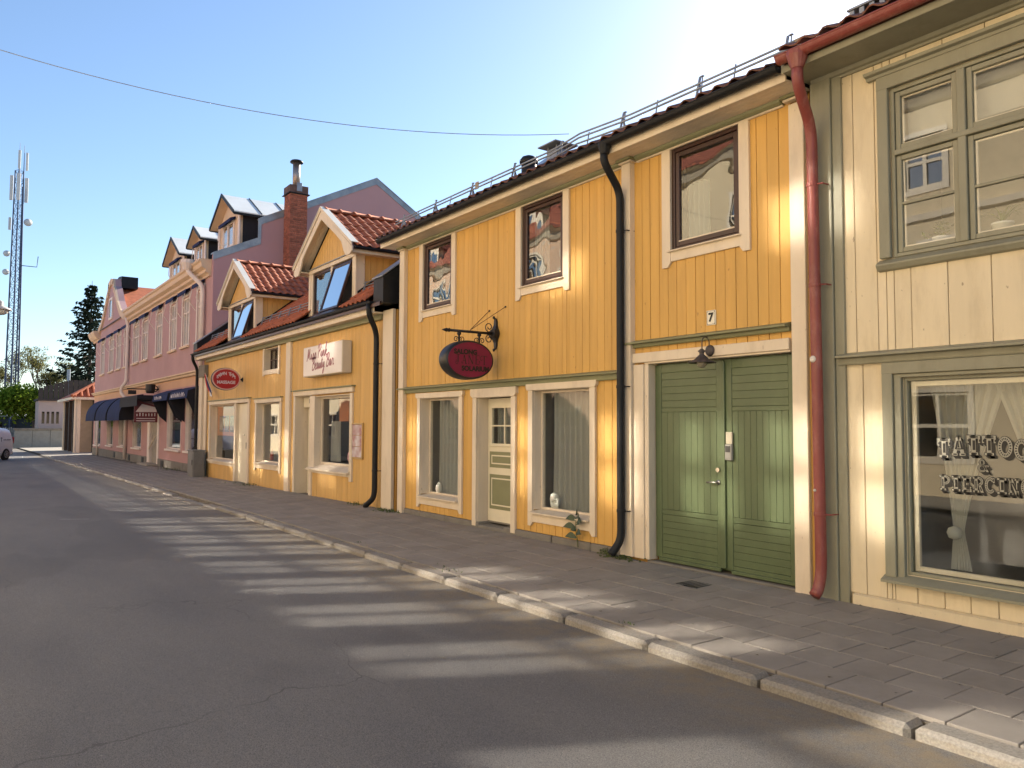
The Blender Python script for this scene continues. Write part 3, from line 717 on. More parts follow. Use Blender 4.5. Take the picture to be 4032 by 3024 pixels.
# number plate 7
k = thing('house_number_plate', 'white enamel number seven plate on the yellow boards above the gate', 'house number', (-6.0, -.02, 2.9))
child(k, 'plate', MB().box(-6.068, -5.932, -.018, -.004, 2.815, 2.985, .004), flat('white_enamel', (.78, .74, .62), .3))
child(k, 'border', frame_mb(-6.060, -5.940, 2.823, 2.977, -.0205, -.0182, .004, b=0), M['text_black'])
link('numeral', text_mesh('7', .135, M['text_black'], .001, .006), k, loc=Vector((-6.0, -.0215, 2.90)) - Vector(k.location), rot=FACE_STREET)
for sx in (-1, 1):
    for sz in (-1, 1): child(k, 'screw', MB().lathe([(.005, 0), (.005, -.004)], (-6 + sx * .05, -.0185, 2.9 + sz * .068), 'y', 8), M['chrome'])

# wall lamp
k = thing('wall_lamp', 'old dark metal gooseneck wall lamp over the green gate', 'lamp', (-5.98, -.05, 2.5))
M['lamp_metal'] = pmat('weathered_lamp_metal', (.085, .070, .066), .55, metal=.3, var=.3, scale=(20, 20, 20), bump=.2)
child(k, 'wall_plate', MB().lathe([(.02, -.03), (.05, -.028), (.062, -.015), (.064, 0)], (-5.985, -.053, 2.52), 'y', 18), M['lamp_metal'], True)
pts = [(-5.985, -.07, 2.53)] + [(-5.985, -.07 - .06 + .06 * math.cos(t), 2.605 + .065 * math.sin(t)) for t in [i * math.pi / 10 for i in range(11)]] + [(-5.985, -.19, 2.52)]
child(k, 'arm', MB().tube(pts, .0065, 8), M['lamp_metal'], True)
child(k, 'shade', MB().lathe([(.012, .095), (.045, .070), (.028, .052), (.026, .03), (.042, .015), (.09, -.030), (.158, -.060), (.160, -.064), (.15, -.062), (.09, -.038), (.03, .0)], (-5.985, -.195, 2.437), 'z', 22, cap=False), M['lamp_metal'], True)
child(k, 'globe', MB().lathe([(.055, -.052), (.058, -.072), (.050, -.095), (.03, -.115), (.002, -.123)], (-5.985, -.195, 2.437), 'z', 16), flat('frosted_glass', (.30, .27, .20), .3), True)
# ------------------------------------------------------------------ things on the main roof
SR = thing('snow_guard', 'galvanised three-pipe snow guard along the eave of the two-storey yellow house', 'snow guard', (-9, -.05, 5.54))
def guard_rail(parent, pts, zoff, yoff, r=.013):
    child(parent, 'pipe', MB().tube([(x, y + yoff, z + zoff) for x, y, z in pts], r, 8), M['galv'], True)
_pl = [(-13.95, -.05, 5.57), (-11.0, -.05, 5.57), (-8.95, -.05, 5.56), (-8.30, -.05, 5.62), (-7.3, -.05, 5.56), (-4.80, -.05, 5.54)]
for zo, yo in ((.10, .02), (.035, .0), (-.035, -.03)): guard_rail(SR, _pl if zo > 0 else _pl[2:5], zo + (.02 if zo > 0 else 0), yo)
for x in (-13.65, -12.40, -11.15, -9.92, -8.75, -7.45, -6.15, -4.95):
    mb = MB(); mb.prism([(-.10, 5.40), (-.08, 5.40), (.02, 5.77), (-.0, 5.77)], 'x', x - .012, x + .012); mb.prism([(.04, 5.44), (.08, 5.46), (.0, 5.70), (-.02, 5.70)], 'x', x - .008, x + .008)
    mb.tube([(x + .07, -.07, 5.42), (x + .07, -.03, 5.74)], .008, 6); mb.box(x + .05, x + .09, -.05, -.02, 5.735, 5.745)
    child(SR, 'bracket', mb, M['galv'])
for x in (-13.0, -11.8, -10.5, -9.3, -8.1, -6.8, -5.6): child(SR, 'strut', MB().tube([(x, -.09, 5.40), (x, -.03, 5.70)], .009, 6), M['galv'])
mb = MB(); mb.box(-4.83, -4.70, -.06, -.045, 5.53, 5.66, .003); child(SR, 'end_plate', mb, flat('rusty_plate', (.30, .25, .19), .6, .3, var=.25))
mb = MB(); mb.box(-10.98, -10.88, -.06, -.045, 5.60, 5.72, .003); child(SR, 'end_plate', mb, bpy.data.materials['rusty_plate'])

# roof vents behind the guard
k = thing('vent_hood', 'round black plastic vent hood on the tiled roof', 'roof vent', (-9.95, .3, 5.6))
child(k, 'pipe', MB().lathe([(.12, -.12), (.12, .22)], (-9.95, .3, 5.62), 'z', 18), M['black'], True)
child(k, 'hood', MB().lathe([(.135, .20), (.15, .22), (.148, .26), (.11, .31), (.05, .335), (.001, .34)], (-9.95, .3, 5.62), 'z', 18), M['black'], True)
k = thing('vent_cowl', 'square sheet-metal vent cowl with a flat lid on the tiled roof', 'roof vent', (-9.2, .3, 5.6))
child(k, 'duct', MB().box(-9.33, -9.09, .18, .42, 5.5, 5.83, .004), M['galv'])
child(k, 'lid', MB().box(-9.43, -8.99, .08, .52, 5.875, 5.895, .004), M['galv'])
for sx in (-9.31, -9.11):
    for sy in (.20, .40): child(k, 'lid_leg', MB().box(sx - .01, sx + .01, sy - .01, sy + .01, 5.83, 5.876), M['galv'])
# overhead wire from the rail to the far side of the street
pts = []
for i in range(41):
    s = i / 40; pts.append((-8.5 - 4.0 * s, -.06 - 12.3 * s, 5.79 - 2.0 * s + 4.3 * s * s))
MB().tube(pts, .0045, 6).build('overhead_wire', M['galv'], label='thin overhead wire crossing the sky to the snow guard', cat='wire')

# ------------------------------------------------------------------ hanging oval salon sign
S = thing('oval_salon_sign', 'dark oval light-box sign with a magenta face reading SALONG SOLARIUM', 'sign', (-10.4, -.05, 3.13))
def oval_shell(cx, cy, cz, ry, rz, x0, x1, n=48):
    mb = MB(); v = []; f = []
    prof = [(x0, .90), (x0 + .02, .98), (x0 + .05, 1.0), (x1 - .05, 1.0), (x1 - .02, .985), (x1, .95)]
    for (x, s) in prof:
        for k in range(n): a = 2 * math.pi * k / n; v.append((x, cy + ry * s * math.cos(a), cz + rz * s * math.sin(a)))
    for i in range(len(prof) - 1):
        for k in range(n): f.append((i * n + k, i * n + (k + 1) % n, (i + 1) * n + (k + 1) % n, (i + 1) * n + k))
    f += [tuple(range(n)), tuple(range((len(prof) - 1) * n, len(prof) * n))]
    return mb.add(v, f)
SX, SY, SZ = -10.40, -.565, 2.675
def oval_face(cx, cy, cz, ry, rz, n=48, t=.003):
    mb = MB(); mb.prism([(cy + ry * math.cos(2 * math.pi * k / n), cz + rz * math.sin(2 * math.pi * k / n)) for k in range(n)], 'x', cx, cx + t); return mb
M['sign_dark'] = flat('dark_sign_shell', (.022, .022, .022), .4)
M['magenta'] = flat('magenta_acrylic', (.20, .008, .050), .35, var=.12)
child(S, 'shell', oval_shell(SX, SY, SZ, .445, .305, SX - .12, SX + .12), M['sign_dark'], True)
fc = child(S, 'face', oval_face(SX + .1205, SY, SZ, .400, .270), M['magenta'])
def put_text(par, me, loc, rot, name='lettering'):
    off = Vector((0, 0, 0)); r = par
    while r is not None: off += Vector(r.location); r = r.parent
    return link(name, me, par, loc=Vector(loc) - off, rot=rot)
put_text(fc, text_mesh('SALONG', .105, M['text_black'], .001, .005), (SX + .126, SY - .09, SZ + .115), FACE_PX)
put_text(fc, text_mesh('SOLARIUM', .105, M['text_black'], .001, .005), (SX + .126, SY + .09, SZ - .140), FACE_PX)
# JANET in curled serif strokes: list of strokes (points, width) per letter on a unit box
def ribbon(mb, pts, w, x, org, sc, th=.002):
    """flat ribbon in the y/z plane at x"""
    P = [Vector((org[0] + p[0] * sc[0] + p[1] * sc[0] * 0, org[1] + p[1] * sc[1], 0)) for p in pts]
    ws = w if isinstance(w, (list, tuple)) else [w] * len(P); v = []
    for i, p in enumerate(P):
        t = (P[min(i + 1, len(P) - 1)] - P[max(0, i - 1)]).normalized(); nn = Vector((-t.y, t.x, 0)) * ws[i] / 2
        v += [(x, p.x + nn.x, p.y + nn.y), (x, p.x - nn.x, p.y - nn.y)]
    mb.add(v, [(2 * i, 2 * i + 2, 2 * i + 3, 2 * i + 1) for i in range(len(P) - 1)])
def curl(cx, cy, r0, r1, a0, a1, n=12): return [(cx + (r0 + (r1 - r0) * i / n) * math.cos(a0 + (a1 - a0) * i / n), cy + (r0 + (r1 - r0) * i / n) * math.sin(a0 + (a1 - a0) * i / n)) for i in range(n + 1)]
mb = MB(); W_ = .016; t_ = .007
gl = {'J': [([(.6, 1), (.6, .15)], W_), ([(.3, 1), (.9, 1)], t_), (curl(.38, .15, .22, .22, 0, -3.1), t_), (curl(.28, .30, .16, .05, -2.6, 3.0), t_)],
      'A': [([(.2, 0), (.5, 1)], t_), ([(.5, 1), (.82, 0)], W_), ([(.68, 0), (.98, 0)], t_), (curl(.1, .18, .20, .05, .3, -4.5), t_), ([(.3, .35), (.7, .35)], t_)],
      'N': [([(.12, 0), (.12, 1)], t_), ([(.12, 1), (.85, 0)], W_), ([(.85, 0), (.85, 1)], t_), ([(0, 0), (.26, 0)], t_), ([(.7, 1), (1, 1)], t_)],
      'E': [([(.25, 0), (.25, 1)], W_), ([(.1, 1), (.85, 1), (.9, .8)], t_), ([(.25, .52), (.7, .52)], t_), ([(.1, 0), (.85, 0), (.95, .25)], t_), (curl(.85, .28, .14, .04, -1.2, 4), t_)],
      'T': [([(.55, 0), (.55, 1)], W_), ([(.0, .98), (1.0, .98), (1.05, .78)], t_), ([(.4, 0), (.72, 0)], t_), (curl(.08, .62, .34, .06, 1.6, 6.5), t_)]}
for i, ch in enumerate('JANET'):
    for pts_, w in gl[ch]: ribbon(mb, pts_, w, SX + .1245, (SY - .285 + i * .12, SZ - .065), (.10, .135))
child(fc, 'curled_lettering', mb, M['text_black'])
# bracket: arm, wall plate with scrolls, hangers, stay rods
child(S, 'arm', MB().tube([(SX, -.02, 3.125), (SX, -.86, 3.125)], .021, 10), M['iron'], True)
child(S, 'finial', MB().lathe([(.021, .0), (.034, -.02), (.022, -.04), (.032, -.065), (.02, -.10), (.003, -.15)], (SX, -.86, 3.125), 'y', 12), M['iron'], True)
mb = MB()
prof = [(.245, .018), (.20, .03), (.14, .038), (.08, .06), (.04, .085), (.0, .10), (-.04, .085), (-.08, .06), (-.14, .038), (-.20, .03), (-.245, .018)]
v = [(SX + sx * w_, -.035 - (.06 if abs(h) < .05 else .02 if abs(h) < .12 else 0), 3.125 + h) for sx in (-1, 1) for h, w_ in prof] + [(SX + sx * w_, .0, 3.125 + h) for sx in (-1, 1) for h, w_ in prof]
n_ = len(prof); f = []
for i in range(n_ - 1): f += [(i, i + 1, n_ + i + 1, n_ + i), (2 * n_ + i, 3 * n_ + i, 3 * n_ + i + 1, 2 * n_ + i + 1), (i, 2 * n_ + i, 2 * n_ + i + 1, i + 1), (n_ + i, n_ + i + 1, 3 * n_ + i + 1, 3 * n_ + i)]
f += [(0, n_, 3 * n_, 2 * n_), (n_ - 1, 3 * n_ - 1, 4 * n_ - 1, 2 * n_ - 1)]
mb.add(v, f); mb.tube([(SX - .005, -.02, 3.36), (SX - .02, -.05, 3.385), (SX, -.05, 3.395)], .018, 8); mb.tube([(SX, -.02, 2.89), (SX - .02, -.05, 2.865), (SX, -.05, 2.855)], .018, 8)
child(S, 'wall_plate', mb, M['iron'])
def scroll(cy_, cz_, r0, r1, a0, a1, rad=.008): return MB().tube([(SX, cy_ + (r0 + (r1 - r0) * i / 22) * math.cos(a0 + (a1 - a0) * i / 22), cz_ + (r0 + (r1 - r0) * i / 22) * math.sin(a0 + (a1 - a0) * i / 22)) for i in range(23)], rad, 6)
child(S, 'scroll', scroll(-.145, 3.225, .085, .02, -.9, -9.5), M['iron'], True)
child(S, 'scroll', scroll(-.145, 3.035, .075, .02, .9, 9.2), M['iron'], True)
for hy in (-.33, -.70):
    h = child(S, 'hanger', MB().tube([(SX, hy, 3.12), (SX, hy, 2.93)], .017, 8), M['iron'], True)
    child(h, 'collar', MB().lathe([(.028, -.02), (.034, 0), (.028, .02)], (SX, hy, 3.085), 'z', 12), M['iron'], True)
    for sg in (-1, 1): child(h, 'scroll', scroll(hy + sg * .055, 2.995, .045, .014, 0 if sg < 0 else math.pi, (7.5 if sg < 0 else math.pi - 7.5), .007), M['iron'], True)
for (wx, wz) in ((-10.60, 3.52), (-10.14, 3.53)):
    child(S, 'stay_rod', MB().tube([(SX, -.50, 3.15), (wx, -.01, wz)], .0055, 6), pmat('rusty_rod', (.10, .045, .02), .7) if 'rusty_rod' not in bpy.data.materials else bpy.data.materials['rusty_rod'])
    child(S, 'stay_fixing', MB().lathe([(.016, 0), (.012, -.02)], (wx, -.002, wz), 'y', 8), M['iron'])

# ------------------------------------------------------------------ low yellow house with two dormers
LH = thing('low_yellow_house', 'single-storey yellow shop house with two tiled dormers', 'house', (-21, 0, 0))
LX0, LX1 = -28.85, -13.93
GLZ = lambda x: gz(x)
sA = (-27.62, -24.80, .53, 2.29); dA = (-24.62, -23.48, -.2, 2.30); sB = (-22.62, -20.66, .62, 2.27); dC = (-19.42, -18.46, -.2, 2.36); sC = (-18.30, -16.06, .66, 2.33); sw = (-22.02, -20.86, 3.18, 3.76)
low_holes = [sA, dA, sB, dC, sC, sw]
mb = MB(); wall_mesh(mb, LX0, LX1, -.5, 3.95, .018, .22, [(h[0] - .022, h[1] + .022, h[2] - .022, h[3] + .025) for h in low_holes]); child(LH, 'wall', mb, M['yellow_groove'])
mb = MB(); mb.box(LX0, LX1, 8.0, 8.2, -.5, 4.2); mb.box(LX0, LX0 + .2, .23, 7.99, -.5, 4.2)
mb.prism([(.22, 4.2), (8.0, 4.2), (4.0, 7.4)], 'x', LX0, LX0 + .2); mb.prism([(.22, 4.2), (8.0, 4.2), (4.0, 7.4)], 'x', LX1 - .2, LX1); mb.box(LX0 + .21, LX1, .23, 7.99, 3.0, 3.1)
child(LH, 'rear_walls', mb, M['yellow_groove'])
LB = .150
hl = [cas(sA, .04), (dA[0] - .15, dA[1] + .05, -2, 2.34), cas(sB, .05), (dC[0] - .04, dC[1] + .12, -2, 2.4), (sC[0] - .05, sC[1] + .05, .55, 2.4), cas(sw, .05)]
boards(LH, -28.15, -20.10, -.12, 3.80, hl, -.002, LB, M['yellow_low'])
boards(LH, -19.82, -14.38, -.08, 3.80, hl, -.002, LB, M['yellow_low'])
post(-20.12, -19.80, -.07, -.12, 3.80, 0, 'pilaster', LH); post(-14.40, -13.96, -.07, -.10, 3.96, 0, 'corner_board', LH); 
post(-28.95, -28.55, -.12, -.14, 3.30, 0, 'corner_board', LH); post(-28.52, -28.20, -.05, -.14, 3.30, 0, 'corner_board', LH)
child(LH, 'corner_block', MB().box(-28.98, -28.17, -.14, .0, 3.302, 3.72, .01), M['plinth'])
# eave
child(LH, 'frieze', MB().box(-28.2, -14.45, -.09, -.003, 3.80, 3.90, .004), M['sage'])
child(LH, 'soffit', MB().box(-28.95, -14.36, -.27, -.0, 3.902, 3.93, .003), M['white'])
child(LH, 'fascia', MB().box(-28.97, -14.36, -.295, -.272, 3.895, 4.05, .004), M['white'])
LP = R(38); LT = math.tan(LP)
def lroof(yy): return 4.135 + (yy + .40) * LT
mb = MB().prism([(-.36, 4.07), (4.0, lroof(4) - .06), (8.36, 4.07), (8.36, 4.0), (4.0, lroof(4) - .14), (-.36, 4.0)], 'x', LX0, LX1 - .02); child(LH, 'roof_deck', mb, M['brown'])
lrf = child(LH, 'roof', MB().box(LX0, LX1, 3.88, 4.12, lroof(4) - .03, lroof(4) + .07, .02), M['tile_old'])
DC = [-24.28, -17.22]; DHW = 1.40
def in_dormer(x, yy): return any(abs(x - c) < DHW - .02 for c in DC) and yy < 2.6
tiled_slope(lrf, LX0 + .45, -14.35, -.42, 4.15, LP, 17, 0, _tile_me, M['tile'], clip=in_dormer, seed=9)
gutter(LH, -29.0, -14.30, -.36, 4.12, .06, M['black'])
# sheet-metal fire parapets at both ends of the low roof
def parapet(x0, x1, h, name='parapet_sheet'):
    pr = [(-.33, 4.05), (-.33, 4.05 + h), (4.0, lroof(4) + h * .6), (4.0, lroof(4) - .2), (.0, 4.05)]
    child(LH, name, MB().prism(pr, 'x', x0, x1), M['black'])
    child(LH, 'parapet_cap', MB().prism([(-.36, 4.05 + h + .004), (-.36, 4.05 + h + .024), (4.0, lroof(4) + h * .6 + .024), (4.0, lroof(4) + h * .6 + .004)], 'x', x0 - .02, x1 + .02), M['zinc'])
parapet(-14.30, -13.865, .50); parapet(-28.95, -28.45, .42)
downpipe(LH, [(-14.42, -.37, 4.08), (-14.42, -.37, 3.86), (-14.56, -.13, 3.55), (-14.56, -.13, .22), (-14.72, -.20, .08), (-14.80, -.22, .03)], .055, M['black'], bands=[(-14.56, -.13, 2.9), (-14.56, -.13, .75)], bend=.18)
downpipe(LH, [(-28.85, -.37, 4.08), (-28.85, -.37, 3.9), (-29.06, -.16, 3.62), (-29.06, -.16, .0), (-29.16, -.26, -.08)], .052, M['black'], bands=[(-29.06, -.16, 2.6), (-29.06, -.16, .6)], bend=.16)
# snow guards on the low roof
def low_guard(x0, x1, label):
    t = thing('snow_guard', label, 'snow guard', (x0, .12, 4.6))
    for dz, dy in ((.0, 0), (.07, .01), (.14, .02)): child(t, 'pipe', MB().tube([(x0, .10 + dy, 4.60 + dz), (x1, .10 + dy, 4.60 + dz)], .012, 6), M['galv'], True)
    nb = max(2, round((x1 - x0) / .8))
    for i in range(nb + 1):
        x = x0 + .1 + (x1 - x0 - .2) * i / nb; child(t, 'bracket', MB().prism([(.02, lroof(.02)), (.06, lroof(.06)), (.14, 4.77), (.11, 4.77)], 'x', x - .01, x + .01), M['galv'])
low_guard(-28.3, -26.0, 'short galvanised snow guard between the black parapet and the left dormer')
low_guard(-22.75, -18.75, 'galvanised snow guard on the low roof between the two dormers')
low_guard(-15.75, -14.35, 'short galvanised snow guard between the right dormer and the black parapet')

# dormers
RED_RIDGE = M['tile']
def dormer(cx):
    D = child(LH, 'dormer', MB().box(cx - 1.36, cx + 1.36, .20, .24, 4.15, 5.45), M['dark_in'])
    # gable boards above the window
    z0 = 5.44; apex = 6.40; n = 18; w = 2.72 / n
    for i in range(n):
        xa = cx - 1.36 + i * w; xm = abs(xa + w / 2 - cx); h = (apex - z0) * (1 - xm / 1.42)
        if h > .05:
            xb = xa + w - .008
            za, zb = z0 + (apex - z0) * (1 - abs(xa - cx) / 1.42), z0 + (apex - z0) * (1 - abs(xb - cx) / 1.42)
            child(D, 'board', MB().prism([(xa, z0), (xb, z0), (xb, max(z0 + .01, zb)), (xa, max(z0 + .01, za))], 'y', -.02, .03), M['yellow_low'])
    # window casing
    cm = MB(); cm.box(cx - 1.40, cx + 1.40, -.055, .02, 5.34, 5.43, .005); child(D, 'casing', cm, M['white'])
    child(D, 'casing', MB().box(cx - 1.44, cx + 1.44, -.09, -.0, 5.432, 5.452, .003), M['zinc'])
    for sx in (-1, 1):
        child(D, 'casing', MB().box(cx + sx * 1.40 if sx < 0 else cx + 1.28, cx - 1.28 if sx < 0 else cx + 1.40, -.05, .0, 4.20, 5.338, .004), M['white'])
        child(D, 'casing', MB().box(cx - 1.275 if sx < 0 else cx + 1.18, cx - 1.18 if sx < 0 else cx + 1.275, -.035, .0, 4.12, 5.338, .004), M['white'])
    child(D, 'mullion', MB().box(cx - .05, cx + .05, -.035, .06, 4.12, 5.338, .004), M['white'])
    wl = child(D, 'window', frame_mb(cx - 1.175, cx - .055, 4.14, 5.33, -.01, .06, .06), M['brown'])
    child(wl, 'pane', MB().box(cx - 1.12, cx - .11, .02, .025, 4.2, 5.27), M['glass_wavy'])
    fr = child(D, 'window', frame_mb(cx + .055, cx + 1.175, 4.14, 5.33, .0, .06, .035), M['brown'])
    # open sash, hinged at the top and swung out
    ang = R(-17); P0 = Vector((0, -.01, 5.30))
    T = Matrix.Translation(P0) @ Matrix.Rotation(ang, 4, 'X') @ Matrix.Translation(-P0)
    child(fr, 'open_sash', frame_mb(cx + .09, cx + 1.14, 4.17, 5.30, -.03, .02, .055).xf(T), M['brown'])
    child(fr, 'open_sash', MB().box(cx + .14, cx + 1.09, -.008, -.003, 4.22, 5.25).xf(T), M['glass_mirrorish'])
    # cheeks
    for sx in (-1, 1):
        xo = cx + sx * 1.36
        n = 9
        for i in range(n):
            ya = .02 + i * .15; yb = ya + .142
            za, zb = lroof(ya) - .03, lroof(yb) - .03
            if za < 5.44: child(D, 'cheek_board', MB().prism([(ya, za), (yb, zb), (yb, 5.5), (ya, 5.5)], 'x', xo - .012, xo + .012), M['yellow_low'])
        child(D, 'corner_board', MB().box(xo - .02, xo + .035 if sx > 0 else xo + .02, .0, .17, 4.28, 5.42, .004) if sx > 0 else MB().box(xo - .035, xo + .02, .0, .17, 4.28, 5.42, .004), M['white'])
        child(D, 'cheek_flashing', MB().prism([(.0, lroof(0) + .03), (1.55, lroof(1.55) + .03), (1.55, lroof(1.55) + .12), (.0, lroof(0) + .12)], 'x', xo + sx * .037, xo + sx * .045), M['black'])
        child(D, 'eave_board', MB().box(xo + sx * .0 if sx > 0 else xo - .32, xo + .32 if sx > 0 else xo, -.26, 1.45, 5.375, 5.40, .003), M['white'])
        child(D, 'eave_fascia', MB().box(xo + sx * .32 - .012, xo + sx * .32 + .012, -.27, 1.5, 5.345, 5.47, .003), M['white'])
        g_ = MB().box(xo + sx * .38 - .045, xo + sx * .38 + .045, -.24, 1.45, 5.42, 5.485, .02); child(D, 'gutter', g_, M['black'])
    # roof planes: ridge along y, pitch from eaves (x +-1.74, z 5.45) to ridge (z 6.62)
    EX, EZ, RZ = 1.74, 5.46, 6.60
    ang2 = math.atan2(RZ - EZ, EX); Ls = math.hypot(EX, RZ - EZ)
    rp = child(D, 'dormer_roof', MB().prism([(cx - EX, EZ), (cx, RZ), (cx + EX, EZ), (cx + EX, EZ - .05), (cx, RZ - .06), (cx - EX, EZ - .05)], 'y', -.26, 2.9), M['brown'])
    off = Vector(LH.location); rr = random.Random(int(-cx))
    for sx in (-1, 1):
        cols = 11 if True else 0
        for j in range(6):
            for i in range(cols):
                # tile local x runs along the ridge; local y up the slope
                yy = -.18 + i * TW; s0 = -.03 + j * .315
                ux = sx * (EX - s0 * math.cos(ang2)); zz = EZ + .035 + s0 * math.sin(ang2)
                if yy + .1 > 2.3 + 0 * j and False: continue
                rest_y = (zz - 4.135) / LT - .4
                if yy > rest_y + .1: continue
                if sx > 0: rot = Euler((0, 0, R(90))); base = (cx + ux, yy, zz)
                else: rot = Euler((0, 0, R(-90))); base = (cx + ux, yy + TW, zz)
                Mx = Matrix.Translation(base) @ rot.to_matrix().to_4x4() @ Matrix.Rotation(ang2 + rr.uniform(-.02, .02), 4, 'X')
                o = link('tile', _tile_me_red, rp); o.matrix_local = Matrix.Translation(-off) @ Mx
    for i in range(7):
        yy = -.24 + i * .36
        if yy > 2.0: break
        v = []; f = []; mbr = MB(); nn = 8
        for (q, rad) in ((0, .115), (.05, .118), (.05, .10), (.37, .095)):
            for k_ in range(nn + 1):
                a = math.pi * k_ / nn; v.append((cx + rad * math.cos(a), yy + q, RZ + .02 + rad * .9 * math.sin(a) - .02))
        for t in range(3):
            for k_ in range(nn): b_ = t * (nn + 1) + k_; f.append((b_, b_ + 1, b_ + nn + 2, b_ + nn + 1))
        mbr.add(v, f); child(rp, 'ridge_tile', mbr, RED_RIDGE, True)
    # bargeboards with wider, rounded feet, and sheet cap
    for sx in (-1, 1):
        p = [(0, 6.60), (EX + .02, 5.45), (EX + .02, 5.36), (EX - .10, 5.30), (EX - .30, 5.31), (EX - .42, 5.44), (EX - .55, 5.66), (EX - .85, 5.86), (0, 6.40)]
        child(D, 'bargeboard', MB().prism([(cx + sx * x_, z_) for x_, z_ in p], 'y', -.305, -.270), M['white'])
        p = [(0, 6.68), (EX + .05, 5.53), (EX + .05, 5.47), (0, 6.61)]
        child(D, 'bargeboard', MB().prism([(cx + sx * x_, z_) for x_, z_ in p], 'y', -.325, -.306), M['white'])
        c_ = [(0, 6.685), (EX + .06, 5.535), (EX + .06, 5.55), (0, 6.70)]
        child(D, 'barge_cap', MB().prism([(cx + sx * x_, z_) for x_, z_ in c_], 'y', -.34, -.17), M['cap_white'])
        for q in range(2):
            y0 = -.265 + q * .135
            child(D, 'soffit_board', MB().prism([(cx + sx * .02, 6.53), (cx + sx * 1.70, 5.40), (cx + sx * 1.70, 5.385), (cx + sx * .02, 6.515)], 'y', y0, y0 + .13), M['white'])
    room(D, cx - 1.1, cx + 1.1, .10, .19, 4.2, 5.3, M['dark_in'])
M['cap_white'] = flat('white_sheet_cap', (.72, .70, .62), .4)
M['glass_mirrorish'] = glass('coated_glass', (.3, .35, .4), 9.0)
for c in DC: dormer(c)

# chimney of single bricks
CH = thing('chimney', 'tall red brick chimney with a steel flue against the pink gable', 'chimney', (-28.4, 3.05, 6.5))
CX0, CX1, CY0, CY1 = -28.73, -28.08, 2.72, 3.38
child(CH, 'core', MB().box(CX0 + .015, CX1 - .015, CY0 + .015, CY1 - .015, 6.0, 10.25), M['mortar'])
_rr = random.Random(2); _bm = {}
for k in range(46):
    z = 6.72 + k * .0755
    for face in ('x', 'y'):
        n = 3; L_ = .66 / (n - .5 if k % 2 else n - .5)
        segs = []
        a = 0.0
        st = [L_ / 2] + [L_] * 4 if k % 2 else [L_] * 5
        for s_ in st:
            if a >= .65: break
            segs.append((a, min(a + s_, .66))); a += s_
        for (a, b) in segs:
            if b - a < .05: continue
            key = (round(b - a, 3), face)
            if key not in _bm:
                _bm[key] = (MB().box(0, .05, .005, b - a - .005, 0, .066, .005) if face == 'x' else MB().box(.005, b - a - .005, 0, .05, 0, .066, .005)).mesh('brick', M['brick'])
            j = _rr.uniform(-.004, .004)
            if face == 'x': loc = (CX1 - .045 + j, CY0 + a, z)
            else: loc = (CX0 + a, CY0 - .005 + j, z)
            link('brick', _bm[key], CH, loc=Vector(loc) - Vector(CH.location))
child(CH, 'cap_sheet', MB().box(CX0 - .07, CX1 + .07, CY0 - .07, CY1 + .07, 10.20, 10.23, .004), M['black'])
child(CH, 'cap', MB().box(CX0 - .02, CX1 + .02, CY0 - .02, CY1 + .02, 10.231, 10.52, .006), pmat('dark_brick_cap', (.12, .07, .055), .8, var=.3, scale=(9, 9, 9)))
child(CH, 'flue', MB().lathe([(.135, 0), (.135, .95)], (-28.40, 3.05, 10.52), 'z', 16), flat('dull_steel', (.34, .29, .26), .42, .75, var=.2), True)
child(CH, 'flue_hood', MB().lathe([(.12, .93), (.24, .94), (.24, .98), (.20, 1.02), (.05, 1.05), (.001, 1.05)], (-28.40, 3.05, 10.52), 'z', 18), M['black'], True)
child(CH, 'inspection_plate', MB().box(-28.05, -28.035, 2.95, 3.15, 10.3, 10.62, .004), M['galv'])

# shop fronts of the low house
def cap_head(par, x0, x1, zb, zt):
    child(par, 'casing', MB().box(x0, x1, -.06, -.003, zb, zt, .005), M['white']); child(par, 'head_cap', MB().box(x0 - .06, x1 + .06, -.11, -.003, zt + .001, zt + .028, .004), M['sage'])
wA = child(LH, 'shop_window', frame_mb(sA[0], sA[1], sA[2], sA[3], .15, .2, .04), M['white'])
child(wA, 'pane', MB().box(sA[0] + .035, sA[1] - .035, .170, .176, sA[2] + .035, sA[3] - .035), M['glass_shop'])
jb = MB(); jb.box(sA[0] - .02, sA[0], -.003, .2, sA[2], sA[3]); jb.box(sA[1], sA[1] + .02, -.003, .2, sA[2], sA[3]); jb.box(sA[0] - .02, sA[1] + .02, -.003, .2, sA[3] + .001, sA[3] + .02); child(wA, 'reveal', jb, M['white'])
child(wA, 'sill', MB().prism([(-.11, .46), (-.11, .49), (.15, .53), (.15, .46)], 'x', -27.80, -24.70), M['white']); child(wA, 'casing', MB().box(-27.80, -24.72, -.04, -.003, .37, .458, .004), M['white'])
child(wA, 'casing', MB().box(-27.80, -27.66, -.05, -.003, .40, 2.32, .004), M['white']); child(wA, 'casing', MB().box(-24.79, -24.63, -.05, -.003, -.12, 2.32, .004), M['white']); child(wA, 'casing', MB().box(-23.46, -23.30, -.05, -.003, -.12, 2.32, .004), M['white'])
cap_head(wA, -27.83, -23.28, 2.322, 2.44); room(wA, -27.9, -24.5, .24, 2.4, .4, 2.6, M['room_grey'])
child(wA, 'orange_backdrop', MB().box(-27.58, -24.84, .192, .198, 1.30, 2.25), M['orange_in'])
M['photo_print'] = pmat('pale_photo_print', (.38, .28, .24), .5, var=.6, scale=(9, 9, 7), col2=(.75, .68, .62), detail=1.0)
for i in range(4): child(wA, 'picture', MB().box(-27.30 + i * .62, -26.80 + i * .62, .185, .191, 1.42, 1.95, .002), M['brown']); child(wA, 'picture_print', MB().box(-27.26 + i * .62, -26.84 + i * .62, .1815, .1845, 1.49, 1.90), M['photo_print'])
